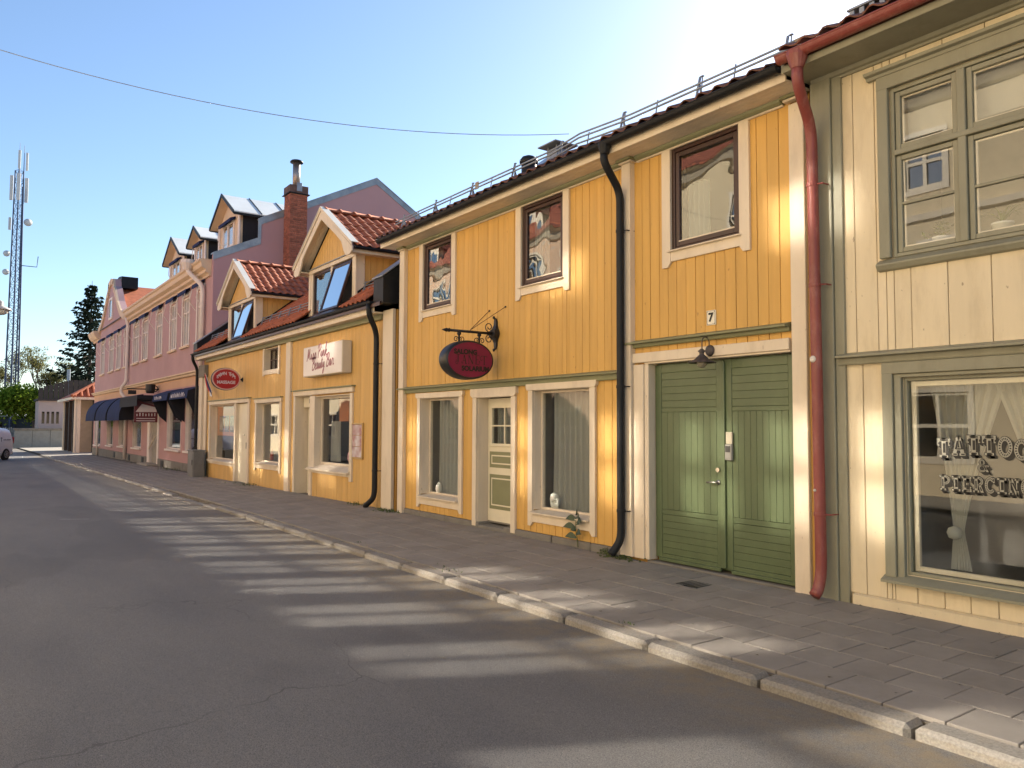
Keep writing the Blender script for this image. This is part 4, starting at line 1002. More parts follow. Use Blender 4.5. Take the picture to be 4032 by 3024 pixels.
dr = child(LH, 'door', MB().box(dA[0], dA[1], .05, .09, -.10, 2.30, .004), M['door_white'])
child(dr, 'reveal', MB().box(-24.625, -24.60, -.003, .05, -.12, 2.30), M['white']); child(dr, 'door_pane', MB().box(-23.72, -23.60, .042, .0495, .3, 2.0), M['glass_dark'])
child(dr, 'lock_plate', MB().box(-23.80, -23.72, .03, .0495, .95, 1.13, .004), M['dark_plastic']); child(dr, 'lock', MB().lathe([(.03, 0), (.03, -.02)], (-24.0, .05, 1.35), 'y', 10), M['chrome'])
child(dr, 'door_step', MB().box(-24.7, -23.45, -.22, .1, -.25, -.06, .01), M['plinth'])
wB = shop_window(LH, sB[0], sB[1], sB[2], sB[3], .16, 'glass_shop', c=.13, head=.12, foot=.24, rm='room_white')
child(wB, 'head_cap', MB().box(-22.85, -20.45, -.10, -.003, 2.392, 2.415, .003), M['sage'])
# recessed salon door, bay window
dC_ = child(LH, 'door', MB().box(dC[0], dC[1], .285, .29, -.12, -.08), M['plinth'])
salon_door(dC_, -19.40, -18.48, .29, -.075, 2.09, -19.22, -18.66, 1.12, 1.90, [(.62, .95), (.0, .52)], (1, 1))
child(dC_, 'transom', MB().box(-19.40, -18.48, .16, .33, 2.10, 2.36, .006), M['door_white']); child(dC_, 'number_mark', MB().box(-18.98, -18.88, .15, .1595, 2.20, 2.31), M['dark_plastic'])
jb = MB(); jb.box(-19.44, -19.42, -.003, .33, -.12, 2.37); jb.box(-18.46, -18.44, -.003, .33, -.12, 2.37); jb.box(-19.44, -18.44, -.003, .33, 2.371, 2.39); child(dC_, 'reveal', jb, M['white'])
child(dC_, 'casing', MB().box(-19.55, -19.43, -.05, -.003, -.12, 2.38, .004), M['white']); room(dC_, -19.6, -18.3, .36, 2, -.1, 2.4, M['dark_in'])
child(dC_, 'door_step', MB().box(-19.5, -18.42, -.16, .3, -.25, -.06, .01), M['plinth'])
wC = child(LH, 'shop_window', frame_mb(-18.10, sC[1], .74, sC[3], .12, .17, .05), M['white'])
child(wC, 'pane', MB().box(-18.055, sC[1] - .045, .140, .146, .785, sC[3] - .045), M['glass_shop'])
child(wC, 'corner_post', MB().box(-18.44, -18.11, -.045, .17, .64, 2.36, .005), M['white']); child(wC, 'corner_post', MB().box(-18.44, -18.28, -.046, .02, -.12, .535, .004), M['white'])
child(wC, 'sill', MB().prism([(-.13, .595), (-.13, .625), (.12, .74), (.12, .595)], 'x', -18.44, -15.98), M['white']); child(wC, 'casing', MB().box(-18.43, -15.98, -.045, -.003, .53, .592, .004), M['white'])
jb = MB(); jb.box(sC[1], sC[1] + .02, -.003, .17, .6, 2.33); jb.box(-18.11, sC[1] + .02, -.003, .17, 2.331, 2.35); child(wC, 'reveal', jb, M['white'])
child(wC, 'casing', MB().box(-16.04, -15.91, -.05, -.003, .44, 2.36, .004), M['white']); cap_head(wC, -19.57, -15.88, 2.385, 2.50)
room(wC, -18.3, -15.9, .2, 2.6, .5, 2.6, pmat('brown_room', (.20, .15, .11), .9))
child(wC, 'orange_backdrop', MB().box(-17.9, -17.35, .5, .52, 1.75, 2.3), M['orange_in'])
# small upper window
wS = child(LH, 'window', frame_mb(sw[0], sw[1], sw[2], sw[3], .14, .19, .04), M['brown'])
child(wS, 'pane', MB().box(sw[0] + .035, sw[1] - .035, .165, .169, sw[2] + .035, sw[3] - .035), M['glass'])
nb = MB()
for t in (1 / 3, 2 / 3): nb.box(sw[0] + t * 1.16 - .015, sw[0] + t * 1.16 + .015, .145, .172, sw[2] + .03, sw[3] - .03)
nb.box(sw[0] + .03, sw[1] - .03, .143, .174, 3.455, 3.485); child(wS, 'glazing_bars', nb, M['brown'])
jb = MB(); jb.box(sw[0] - .02, sw[0], -.003, .2, sw[2], sw[3]); jb.box(sw[1], sw[1] + .02, -.003, .2, sw[2], sw[3]); jb.box(sw[0] - .02, sw[1] + .02, -.003, .2, sw[3] + .001, sw[3] + .02); jb.box(sw[0] - .02, sw[1] + .02, -.02, .2, sw[2] - .02, sw[2] - .001); child(wS, 'reveal', jb, M['white'])
child(wS, 'casing', MB().box(-22.14, -22.03, -.04, -.003, 3.02, 3.799, .004), M['white']); child(wS, 'casing', MB().box(-20.85, -20.73, -.04, -.003, 3.02, 3.799, .004), M['white']); child(wS, 'casing', MB().box(-22.028, -20.852, -.045, -.003, 3.05, 3.155, .004), M['white'])
room(wS, -22.1, -20.8, .22, 1.5, 3.11, 3.9, M['dark_in'])
# things on display
def vase(name, x, y, z, prof, mat, label, cat):
    return MB().lathe(prof, (x, y, z), 'z', 14).build(name, mat, smooth=True, label=label, cat=cat)
vase('bottle', -22.35, .35, .66, [(.05, 0), (.05, .18), (.02, .24), (.02, .32)], flat('red_bottle', (.55, .10, .05), .3), 'small red bottle on the sill of the middle shop window', 'bottle')
MB().box(-21.9, -21.2, .6, .95, .64, 1.05, .02).build('display_box', flat('white_box', (.7, .68, .6), .6), label='white display box inside the middle shop window', cat='box')
MB().box(-21.6, -21.0, .45, .6, 1.06, 1.5, .01).build('framed_picture', M['photo_print'], label='small dark framed picture leaning inside the middle shop window', cat='picture')
vase('planter', -17.0, .5, .76, [(.10, 0), (.16, .12), (.15, .25), (.10, .3), (.02, .3)], flat('pink_pot', (.50, .22, .25), .5), 'round pink pot on the sill of the beauty bar window', 'pot')
curtain('pale green side curtain in the beauty bar window', -17.98, -17.45, .8, 1.75, .34, .025, 5, 21, mat='curtain')
# signs
B = thing('beauty_bar_sign', 'white rectangular box sign reading Miss Pink Beauty Bar in pink script', 'sign', (-17.2, -.1, 3.15))
M['sign_white'] = flat('white_acrylic', (.74, .68, .64), .35, var=.05, scale=(2, 2, 2))
child(B, 'case', MB().box(-18.36, -16.02, -.245, -.02, 2.80, 3.51, .012), flat('pale_grey_case', (.60, .54, .44), .5))
bf = child(B, 'face', MB().box(-18.34, -16.04, -.250, -.2455, 2.82, 3.49, .001), M['sign_white'])
M['pink_text'] = flat('dusty_pink_letter', (.36, .13, .16), .5)
script = {'M': [[(0, .05), (.05, 0), (.12, .2), (.2, .95), (.28, .3), (.34, .15), (.5, .95), (.58, .2), (.66, .05), (.8, .15)]], 'i': [[(0, .1), (.1, .5), (.16, .1), (.24, 0), (.34, .15)], [(.13, .68), (.15, .70)]],
          's': [[(0, .05), (.2, .52), (.3, .25), (.22, .02), (.06, .05)], [(.22, .02), (.4, .12)]], 'P': [[(.15, 0), (.3, .95)], [(.0, .7), (.12, .95), (.45, 1.02), (.62, .85), (.55, .6), (.25, .45)]],
          'n': [[(0, .1), (.1, .5), (.1, .0), (.22, .45), (.32, .48), (.34, .1), (.4, 0), (.5, .12)]], 'k': [[(0, .1), (.2, .8), (.22, 1.0), (.12, 1.0), (.08, .0)], [(.1, .25), (.3, .5), (.3, .32), (.14, .28), (.3, .02), (.42, .1)]],
          'B': [[(.12, 0), (.28, .95)], [(.0, .7), (.15, .98), (.45, 1.02), (.58, .82), (.45, .58), (.25, .52), (.5, .5), (.62, .3), (.48, .05), (.25, 0), (.08, .1)]], 'e': [[(0, .15), (.22, .35), (.2, .52), (.08, .48), (.06, .15), (.16, 0), (.34, .12)]],
          'a': [[(.26, .42), (.14, .52), (.02, .3), (.06, .03), (.18, .08), (.28, .48), (.28, .08), (.34, 0), (.42, .12)]], 'u': [[(0, .1), (.08, .5), (.08, .1), (.16, 0), (.28, .2), (.32, .5), (.32, .08), (.38, 0), (.46, .12)]],
          't': [[(0, .1), (.14, .85), (.12, .1), (.2, 0), (.3, .12)], [(.0, .6), (.28, .62)]], 'y': [[(0, .1), (.08, .5), (.1, .12), (.2, .05), (.32, .5), (.28, -.3), (.14, -.45), (.08, -.25), (.4, .1)]],
          'r': [[(0, .1), (.1, .55), (.18, .45), (.3, .48), (.28, .1), (.34, 0), (.46, .12)]], ' ': []}
adv = {'M': .82, 'i': .32, 's': .4, 'P': .62, 'n': .5, 'k': .44, 'B': .66, 'e': .36, 'a': .43, 'u': .46, 't': .32, 'y': .44, 'r': .46, ' ': .22}
def script_line(text, x0, z0, size, y, slant=.35, width=.022, rise=.0):
    mb = MB(); x = 0
    for ch in text:
        for st in script[ch]:
            P = smooth_path([(p[0] + slant * p[1] * .5, p[1], 0) for p in st], .12, 3) if len(st) > 2 else [Vector((p[0] + slant * p[1] * .5, p[1], 0)) for p in st]
            Q = [Vector((x0 + (x + p.x) * size, 0, z0 + p.y * size + rise * (x + p.x) * size)) for p in P]
            v = []
            for i, p in enumerate(Q):
                t = (Q[min(i + 1, len(Q) - 1)] - Q[max(0, i - 1)]); t = t.normalized() if t.length > 0 else Vector((1, 0, 0))
                nn = Vector((-t.z, 0, t.x)) * width / 2; v += [(p.x + nn.x, y, p.z + nn.z), (p.x - nn.x, y, p.z - nn.z)]
            mb.add(v, [(2 * i, 2 * i + 2, 2 * i + 3, 2 * i + 1) for i in range(len(Q) - 1)])
        x += adv[ch]
    return mb
child(bf, 'lettering', script_line('Miss Pink', -18.12, 3.17, .31, -.253, width=.034, rise=.05), M['pink_text'])
child(bf, 'lettering', script_line('Beauty Bar', -17.80, 2.93, .30, -.253, width=.034, rise=.05), M['pink_text'])
child(B, 'spotlight', MB().lathe([(.02, 0), (.05, -.03), (.05, -.09)], (-18.45, -.02, 2.90), 'y', 10), M['black'])
T = thing('thai_massage_sign', 'red oval sign with white lettering hanging from the low yellow house', 'sign', (-24.1, -.05, 3.1))
TX, TY, TZ = -24.15, -.50, 3.02
M['sign_red'] = flat('red_sign_acrylic', (.36, .012, .02), .35, var=.1)
child(T, 'shell', oval_shell(TX, TY, TZ, .43, .34, TX - .06, TX + .06), M['sign_dark'], True)
child(T, 'rim', oval_face(TX + .0605, TY, TZ, .415, .325), flat('pale_pink_rim', (.62, .42, .38), .4))
tf = child(T, 'face', oval_face(TX + .064, TY, TZ, .375, .29), M['sign_red'])
M['pale_blue_text'] = flat('pale_letter', (.62, .58, .64), .5)
for i, ch in enumerate('SABAN THAI'):
    a = R(90) - (i - 4.5) * R(13.5); 
    if ch != ' ': put_text(tf, text_mesh(ch, .125, M['pale_blue_text'], .001, .004), (TX + .068, TY - .29 * math.cos(math.pi - a) * 1.0, TZ - .05 + .215 * math.sin(a)), Euler((R(90), (a - R(90)) * -.0, R(90))))
put_text(tf, text_mesh('MASSAGE', .125, M['pale_blue_text'], .001, .004), (TX + .068, TY, TZ - .10), FACE_PX)
child(T, 'bracket', MB().lathe([(.015, -.07), (.02, -.045), (.05, -.02), (.075, 0)], (TX, -.003, TZ), 'y', 10), M['black'])
# tricolour flag on a short pole
Fg = thing('striped_flag', 'small red white and blue flag drooping from a pole behind the red oval sign', 'flag', (-28.3, -.1, 3.2))
child(Fg, 'pole', MB().tube([(-28.25, -.10, 3.46), (-26.45, -.30, 2.72)], .012, 6), M['white'])
for i, (c_, nm) in enumerate((((.55, .05, .03), 'flag_red'), ((.68, .66, .62), 'flag_white'), ((.04, .04, .10), 'flag_blue'))):
    v = []; nn = 10
    for j in range(nn + 1):
        t = j / nn; w = .10 + .34 * t
        for s_ in (i / 3, (i + 1) / 3):
            v.append((-28.15 + 1.45 * t + w * (s_ - .35) + .03 * math.sin(t * 7), -.12 - .16 * t - .04 * math.sin(s_ * 9 + t * 4), 3.42 - .80 * t - .18 * w * s_))
    child(Fg, 'stripe', MB().add(v, [(2 * j, 2 * j + 2, 2 * j + 3, 2 * j + 1) for j in range(nn)]), flat(nm, c_, .7), True)
# poster case
P = thing('poster_case', 'shallow wall case with pastel posters beside the beauty bar window', 'poster case', (-15.6, -.03, 1.3))
child(P, 'frame', frame_mb(-15.95, -15.38, .94, 1.71, -.045, -.004, .03), flat('brass_frame', (.50, .34, .14), .4, .2))
M['poster_p'] = pmat('pastel_poster', (.55, .26, .26), .5, var=.3, scale=(5, 5, 6), col2=(.62, .58, .60), detail=1.0)
for z0, z1 in ((.98, 1.20), (1.21, 1.44), (1.45, 1.67)): child(P, 'poster', MB().box(-15.915, -15.415, -.030, -.006, z0, z1), M['poster_p'])
# utility cabinet
U = thing('utility_cabinet', 'grey metal utility cabinet on the pavement by the corner of the low house', 'cabinet', (-28.2, -.35, 0))
M['cabinet'] = pmat('grey_cabinet', (.17, .17, .165), .6, var=.12, bump=.1, stain=(.08, .08, .075), stain_amt=.5, stain_scale=(6, 6, 2))
child(U, 'body', MB().box(-28.55, -27.75, -.52, -.16, -.13, .76, .008), M['cabinet']); child(U, 'lid', MB().box(-28.58, -27.72, -.55, -.13, .761, .80, .008), M['cabinet'])
child(U, 'door', MB().box(-28.50, -27.80, -.535, -.521, -.05, .70, .004), M['cabinet']); child(U, 'handle', MB().box(-27.88, -27.84, -.55, -.536, .30, .48, .003), M['black'])
# ------------------------------------------------------------------ cream house at the right
CHs = thing('cream_house', 'pale yellow timber house with grey-green trim and the tattoo shop window', 'house', (-2, 0, 0))
uw = (-3.86, -2.60, 3.22, 4.80); tw = (-3.80, -2.50, .34, 2.11)
mb = MB(); wall_mesh(mb, -4.62, 4.0, -.3, 5.15, .018, .22, [uw, tw]); child(CHs, 'wall', mb, M['cream'])
mb = MB(); mb.box(-4.62, 4, 8, 8.2, -.3, 5.2); mb.box(-4.62, -4.45, .23, 7.99, -.3, 5.2); mb.box(3.8, 4, .23, 7.99, -.3, 5.2); mb.prism([(.22, 5.2), (8, 5.2), (4, 7.2)], 'x', 3.8, 4.0); mb.box(-4.4, 3.7, .23, 7.99, 2.6, 2.7)
child(CHs, 'rear_walls', mb, M['cream'])
xs = [-4.36, -4.24, -4.02, -3.86, -3.70, -3.38, -3.02, -2.70, -2.35, -2.0, -1.6, -1.25, -.9, -.5, 0, .4, .8, 1.2, 1.6, 2.0, 2.5, 3, 3.5, 4]
boards(CHs, -4.36, 4, 2.36, 5.14, [(-3.93, -2.53, 3.14, 4.90)], -.002, .3, M['cream'], gap=.007, xs=xs)
xs2 = [-4.36, -4.18, -3.98, -3.93, -3.90, -3.71, -3.47, -3.26, -3.04, -2.80, -2.55, -2.35, -2.1, -1.8, -1.5, -1.1, -.7, -.3, .1, .5, 1, 1.5, 2, 2.5, 3, 3.5, 4]
boards(CHs, -4.36, 4, .10, 2.27, [(-3.93, -2.37, .26, 2.30)], -.002, .3, M['cream'], gap=.007, xs=xs2)
child(CHs, 'base_board', MB().prism([(-.045, .0), (-.045, .085), (-.004, .10), (-.004, .0)], 'x', -4.30, 4), M['cream'])
_rr = random.Random(6); x = -4.3
while x < 3.5:
    w = _rr.uniform(.4, .9); child(CHs, 'plinth_stone', MB().box(x + .005, x + w - .005, -.02, .2, -.2, -.003, .012), M['plinth']); x += w
# corner board (two faces), ledge, eave
child(CHs, 'corner_board', MB().box(-4.66, -4.44, -.06, .0, -.03, 5.12, .006), M['sage_grey']); child(CHs, 'corner_board', MB().box(-4.438, -4.34, -.035, .0, -.03, 5.12, .005), M['sage_grey'])
ledge(CHs, -4.40, 4, 2.375, 2.255, mat=M['sage_grey'])
child(CHs, 'frieze', MB().prism([(.0, 5.085), (-.03, 5.085), (-.035, 5.105), (-.06, 5.115), (-.08, 5.146), (.0, 5.146)], 'x', -4.64, 4), M['sage_grey'])
child(CHs, 'soffit', MB().box(-4.70, 4, -.44, .0, 5.147, 5.168, .003), M['sage_grey']); child(CHs, 'fascia', MB().box(-4.70, 4, -.47, -.442, 5.138, 5.265, .004), M['sage_grey'])
def croof(yy): return 5.30 + (yy + .5) * math.tan(R(26))
child(CHs, 'roof_deck', MB().prism([(-.48, 5.26), (4, croof(4) - .05), (8.5, 5.26), (8.5, 5.2), (4, croof(4) - .12), (-.48, 5.2)], 'x', -4.65, 4), M['brown'])
crf = child(CHs, 'roof', MB().box(-4.65, 4, 3.9, 4.1, croof(4), croof(4) + .08, .02), M['tile_old'])
tiled_slope(crf, -4.66, 3.9, -.55, 5.32, R(26), 15, 1, _tile_me, M['tile_old'], seed=12)
gutter(CHs, -4.68, 4, -.535, 5.265, .068, M['red'])
child(CHs, 'gutter_outlet', MB().lathe([(.10, .0), (.10, -.04), (.08, -.10), (.058, -.16)], (-4.47, -.535, 5.25), 'z', 14), M['red'])
rp = downpipe(CHs, [(-4.47, -.535, 5.10), (-4.47, -.535, 4.94), (-4.58, -.16, 4.62), (-4.55, -.16, .26), (-4.56, -.20, .10), (-4.57, -.25, .05)], .054, M['red'], bands=[(-4.58, -.16, 4.05), (-4.57, -.16, 3.05), (-4.555, -.16, .82)], bend=.18)
for (z, r) in ((2.32, .035), (1.05, .015)): child(rp, 'foam_patch', MB().lathe([(.001, -.02), (r * .7, -.015), (r, .0)], (-4.57, -.215, z), 'y', 9), flat('foam_white', (.7, .65, .58), .8) if 'foam_white' not in bpy.data.materials else bpy.data.materials['foam_white'])
# perforated roof-walk grating
WG = thing('roof_walkway', 'perforated steel roof walkway seen over the red gutter', 'walkway', (-3.6, -.2, 5.6))
for i in range(26):
    x = -4.13 + i * .10
    child(WG, 'grating_bar', MB().box(x, x + .05, -.20, -.185, 5.44, 5.60, .003), M['galv'])
for z in (5.425, 5.605): child(WG, 'rail', MB().box(-4.15, -1.3, -.21, -.18, z, z + .018, .002), M['galv'])
child(WG, 'tread', MB().box(-4.15, -1.3, -.178, .10, 5.625, 5.645, .003), M['galv'])
child(WG, 'upright', MB().box(-3.95, -3.86, -.05, .1, 5.646, 5.95, .004), flat('rusty_upright', (.25, .14, .10), .7))
# upper window
def sash(par, x0, x1, z0, z1, y, w=.045, bar=None):
    s = child(par, 'sash', frame_mb(x0, x1, z0, z1, y, y + .045, w), M['sage_grey'])
    child(s, 'pane', MB().box(x0 + w - .004, x1 - w + .004, y + .02, y + .024, z0 + w - .004, z1 - w + .004), M['glass']); child(s, 'inner_bead', frame_mb(x0 + w, x1 - w, z0 + w, z1 - w, y + .03, y + .05, .018), M['white'])
    if bar: child(s, 'glazing_bar', MB().box(x0 + w, x1 - w, y - .001, y + .03, bar - .012, bar + .012, .003), M['sage_grey'])
uwp = child(CHs, 'window', frame_mb(uw[0], uw[1], uw[2], uw[3], .0, .10, .035), M['sage_grey'])
child(uwp, 'mullion', MB().box(-3.265, -3.195, -.01, .09, 3.255, 4.765, .006), M['sage_grey']); child(uwp, 'transom', MB().box(uw[0] + .035, uw[1] - .035, -.016, .092, 4.165, 4.215, .005), M['sage_grey'])
for (a, b) in ((-3.82, -3.27), (-3.19, -2.64)): sash(uwp, a, b, 4.22, 4.76, .015); sash(uwp, a, b, 3.26, 4.16, .015, bar=3.71)
child(uwp, 'casing', MB().box(-3.97, -3.865, -.045, .0, 3.22, 4.86, .006), M['sage_grey']); child(uwp, 'casing', MB().box(-2.595, -2.49, -.045, .0, 3.22, 4.86, .006), M['sage_grey'])
child(uwp, 'casing', MB().box(-3.97, -2.49, -.047, .0, 4.805, 4.93, .005), M['sage_grey'])
child(uwp, 'head_moulding', MB().prism([(.0, 4.931), (-.05, 4.931), (-.06, 4.955), (-.10, 4.965), (-.11, 4.99), (.0, 5.0)], 'x', -4.06, -2.40), M['sage_grey'])
child(uwp, 'sill', MB().prism([(.0, 3.10), (-.05, 3.11), (-.075, 3.15), (-.075, 3.165), (-.0, 3.215)], 'x', -3.99, -2.47), M['sage_grey'])
room(uwp, -4.2, -2.3, .24, 1.6, 3.0, 5.0, M['room_white'])
child(uwp, 'inner_sill', MB().box(-3.84, -2.62, .072, .40, 3.235, 3.265, .003), M['white'])
child(uwp, 'blind', MB().box(-3.80, -2.66, .20, .205, 4.35, 4.78), M['curtain'])
# pot plants upstairs
def potplant(x, y, z, r, h, label, blades=True, seed=1, n=26):
    t = thing('pot_plant', label, 'plant', (x, y, z)); rr = random.Random(seed)
    child(t, 'pot', MB().lathe([(r * .72, 0), (r * .95, h * .85), (r * 1.03, h * .86), (r, h), (r * .9, h), (r * .85, h * .8)], (x, y, z), 'z', 16), flat('white_pot', (.72, .70, .64), .4) if 'white_pot' not in bpy.data.materials else bpy.data.materials['white_pot'], True)
    lv = MB()
    for i in range(n):
        a = rr.uniform(0, 6.28)
        if blades:
            L_ = rr.uniform(.22, .36); w = .008; pr = None
            for s_ in range(6):
                q = s_ / 5; d_ = L_ * q; zz = z + h + L_ * (1.15 * q - .95 * q * q); p = Vector((x + math.cos(a) * d_ * .9, y + math.sin(a) * d_ * .45, zz)); side = Vector((-math.sin(a), math.cos(a), 0)) * w * (1 - q)
                if pr: lv.add([pr[0] + pr[1], pr[0] - pr[1], p - side, p + side], [(0, 1, 2, 3)])
                pr = (p, side)
        else:
            p = Vector((x + rr.gauss(0, r * .8), y + rr.gauss(0, r * .5), z + h + rr.uniform(.0, .13))); s_ = rr.uniform(.018, .035); d1 = Vector((rr.uniform(-1, 1), rr.uniform(-1, 1), rr.uniform(-.3, .6))).normalized() * s_; d2 = d1.cross(Vector((rr.uniform(-1, 1), rr.uniform(-1, 1), 1))).normalized() * s_ * .7
            lv.add([p - d1, p + d2, p + d1, p - d2], [(0, 1, 2, 3)])
    child(t, 'leaves', lv, M['leaf'], kind='stuff')
potplant(-3.50, .15, 3.266, .072, .10, 'small leafy plant in a white pot in the left half of the upper window', False, 2, 60)
potplant(-2.99, .15, 3.266, .085, .12, 'spider plant with arching leaves in a white pot behind the upper window', True, 4, 30)
MB().box(-3.79, -3.64, .11, .20, 3.266, 3.34, .01).build('ribbed_pot', bpy.data.materials['white_pot'], label='small ribbed white planter in the corner of the upper window', cat='planter')

# tattoo window
tp = child(CHs, 'shop_window', frame_mb(tw[0], tw[1], tw[2], tw[3], .02, .09, .03), M['sage_grey'])
child(tp, 'pane', MB().box(tw[0] + .03, tw[1] - .03, .055, .061, tw[2] + .03, tw[3] - .03), M['glass_shop'])
for (x0, x1) in ((-3.97, -3.87), (-2.43, -2.33)): child(tp, 'casing', MB().box(x0, x1, -.055, .0, .31, 2.2, .006), M['sage_grey'])
for (x0, x1) in ((-3.868, -3.802), (-2.498, -2.432)): child(tp, 'casing', MB().box(x0, x1, -.03, .018, .31, 2.14, .005), M['sage_grey'])
child(tp, 'casing', MB().box(-3.97, -2.33, -.057, .0, 2.145, 2.252, .005), M['sage_grey']); child(tp, 'casing', MB().box(-3.868, -2.432, -.032, .018, 2.112, 2.143, .003), M['sage_grey'])
child(tp, 'sill', MB().prism([(.018, .335), (-.03, .32), (-.10, .285), (-.10, .262), (.0, .25), (.018, .25)], 'x', -3.99, -2.31), M['sage_grey'])
child(tp, 'inner_frame', frame_mb(-3.76, -2.54, .375, 2.075, .07, .11, .045), M['white'])
room(tp, -4.0, -2.3, .24, 1.3, .2, 2.3, M['room_grey'])
# curtains
t = thing('tied_curtain', 'sheer white curtain tied in a knot at the left of the tattoo shop window', 'curtain', (-3.5, .3, .4))
child(t, 'cloth', wavy_cloth(-3.72, -3.05, .40, 2.06, .30, .022, 7, 31, 60, 24, pinch=(-3.50, .72, .14)), M['curtain'], True)
child(t, 'knot', MB().lathe([(.01, -.06), (.05, -.045), (.065, 0), (.05, .04), (.015, .055)], (-3.50, .26, .73), 'z', 12), M['curtain'], True)
t = thing('tied_curtain', 'sheer white curtain gathered towards the right side of the tattoo shop window', 'curtain', (-2.8, .3, .4))
child(t, 'cloth', wavy_cloth(-3.16, -2.56, .40, 2.06, .30, .022, 7, 33, 60, 24, pinch=(-2.70, .72, .14)), M['curtain'], True)
MB().box(-3.62, -2.5, .62, .63, .45, 1.95).build('grey_screen', flat('grey_screen_cloth', (.17, .155, .15), .8), label='plain grey screen standing behind the tattoo shop curtains', cat='screen')
# window lettering: slab glyphs as unit polygons
def rect(x0, x1, z0, z1): return [(x0, z0), (x1, z0), (x1, z1), (x0, z1)]
def ring(cx, cz, rx, rz, t, a0=0, a1=2 * math.pi, n=20):
    out = []
    for i in range(n):
        b0 = a0 + (a1 - a0) * i / n; b1 = a0 + (a1 - a0) * (i + 1) / n
        out.append([(cx + rx * math.cos(b0), cz + rz * math.sin(b0)), (cx + rx * math.cos(b1), cz + rz * math.sin(b1)), (cx + (rx - t) * math.cos(b1), cz + (rz - t * .8) * math.sin(b1)), (cx + (rx - t) * math.cos(b0), cz + (rz - t * .8) * math.sin(b0))])
    return out
SLAB = {'T': [rect(.34, .66, 0, 1), rect(.18, .82, 0, .13), rect(.02, .98, .85, 1), rect(.02, .16, .62, .86), rect(.84, .98, .62, .86)],
        'A': [[(.08, .1), (.34, .1), (.62, 1), (.36, 1)], [(.66, .1), (.94, .1), (.66, 1), (.46, 1)], rect(.0, .42, 0, .13), rect(.58, 1.0, 0, .13), rect(.3, .72, .28, .42)],
        'O': ring(.5, .5, .5, .52, .26), 'I': [rect(.3, .7, 0, 1), rect(.08, .92, 0, .13), rect(.08, .92, .87, 1)],
        'P': [rect(.14, .42, 0, 1), rect(.0, .58, 0, .13), rect(.0, .6, .87, 1), rect(.4, .6, .40, .53)] + ring(.58, .70, .40, .30, .22, -1.57, 1.57, 10),
        'E': [rect(.14, .42, 0, 1), rect(.0, .92, 0, .13), rect(.0, .92, .87, 1), rect(.78, .92, .12, .32), rect(.78, .92, .68, .88), rect(.4, .68, .44, .56)],
        'R': [rect(.14, .42, 0, 1), rect(.0, .56, 0, .13), rect(.0, .6, .87, 1), rect(.4, .6, .42, .54), [(.5, .46), (.74, .46), (1.0, .0), (.72, .0)]] + ring(.58, .71, .38, .29, .22, -1.57, 1.57, 10),
        'C': ring(.52, .5, .5, .52, .26, .75, 5.6, 18) + [rect(.78, .94, .66, .98)], 'N': [rect(.1, .3, 0, 1), rect(.7, .9, 0, 1), [(.1, 1), (.38, 1), (.9, 0), (.64, 0)], rect(.0, .42, 0, .12), rect(.58, 1.0, .88, 1), rect(.0, .3, .88, 1)],
        'G': ring(.52, .5, .5, .52, .26, .75, 5.9, 18) + [rect(.6, 1.0, .36, .50), rect(.78, .94, .66, .98)], '&': ring(.42, .74, .24, .25, .13) + ring(.42, .28, .38, .30, .16) + [[(.42, .55), (.58, .55), (1.0, .0), (.8, .0)], rect(.72, 1.0, .40, .52)]}
def slab_text(par, txt, xc, zb, w, h, y, arch=0.0, gap=.10):
    n = len(txt); tot = n * w + (n - 1) * w * gap
    for i, ch in enumerate(txt):
        sh = MB(); fcm = MB(); core = MB()
        x0 = xc - tot / 2 + i * w * (1 + gap); u = ((i + .5) / n * 2 - 1) if n > 1 else 0; z0 = zb + arch * (1 - u * u)
        for poly in SLAB[ch]:
            for s_ in range(6):
                o = .006 + s_ * .0042; e = .0
                sh.prism([(x0 + p[0] * w + o, z0 + p[1] * h - o) for p in poly], 'y', y - .0004 - s_ * .00002, y + .0005)
            m = (sum(p[0] for p in poly) / len(poly), sum(p[1] for p in poly) / len(poly))
            for dx, dz in ((-.005, 0), (.005, 0), (0, -.005), (0, .005)): sh.prism([(x0 + p[0] * w + dx, z0 + p[1] * h + dz) for p in poly], 'y', y - .0006, y + .0005)
            fcm.prism([(x0 + p[0] * w, z0 + p[1] * h) for p in poly], 'y', y - .0016, y - .0010)
            core.prism([(x0 + (m[0] + (p[0] - m[0]) * (.62 if len(SLAB[ch]) < 9 else .5)) * w + (.004 if len(SLAB[ch]) < 9 else 0), z0 + (m[1] + (p[1] - m[1]) * .5) * h) for p in poly], 'y', y - .0026, y - .0020)
        lt = child(par, 'letter', fcm, M['vinyl_face']); child(lt, 'letter_shadow', sh, M['text_black']); child(lt, 'letter_core', core, M['text_black'])
M['vinyl_face'] = flat('grey_vinyl', (.34, .33, .27), .5)
TL = thing('window_lettering', 'black and grey western style lettering TATTOO and PIERCING on the shop glass', 'lettering', (-3.15, .05, 1.1))
slab_text(TL, 'TATTOO', -3.165, 1.385, .112, .165, .050, .045); slab_text(TL, '&', -3.155, 1.290, .09, .105, .050); slab_text(TL, 'PIERCING', -3.150, 1.115, .083, .13, .050, .0)

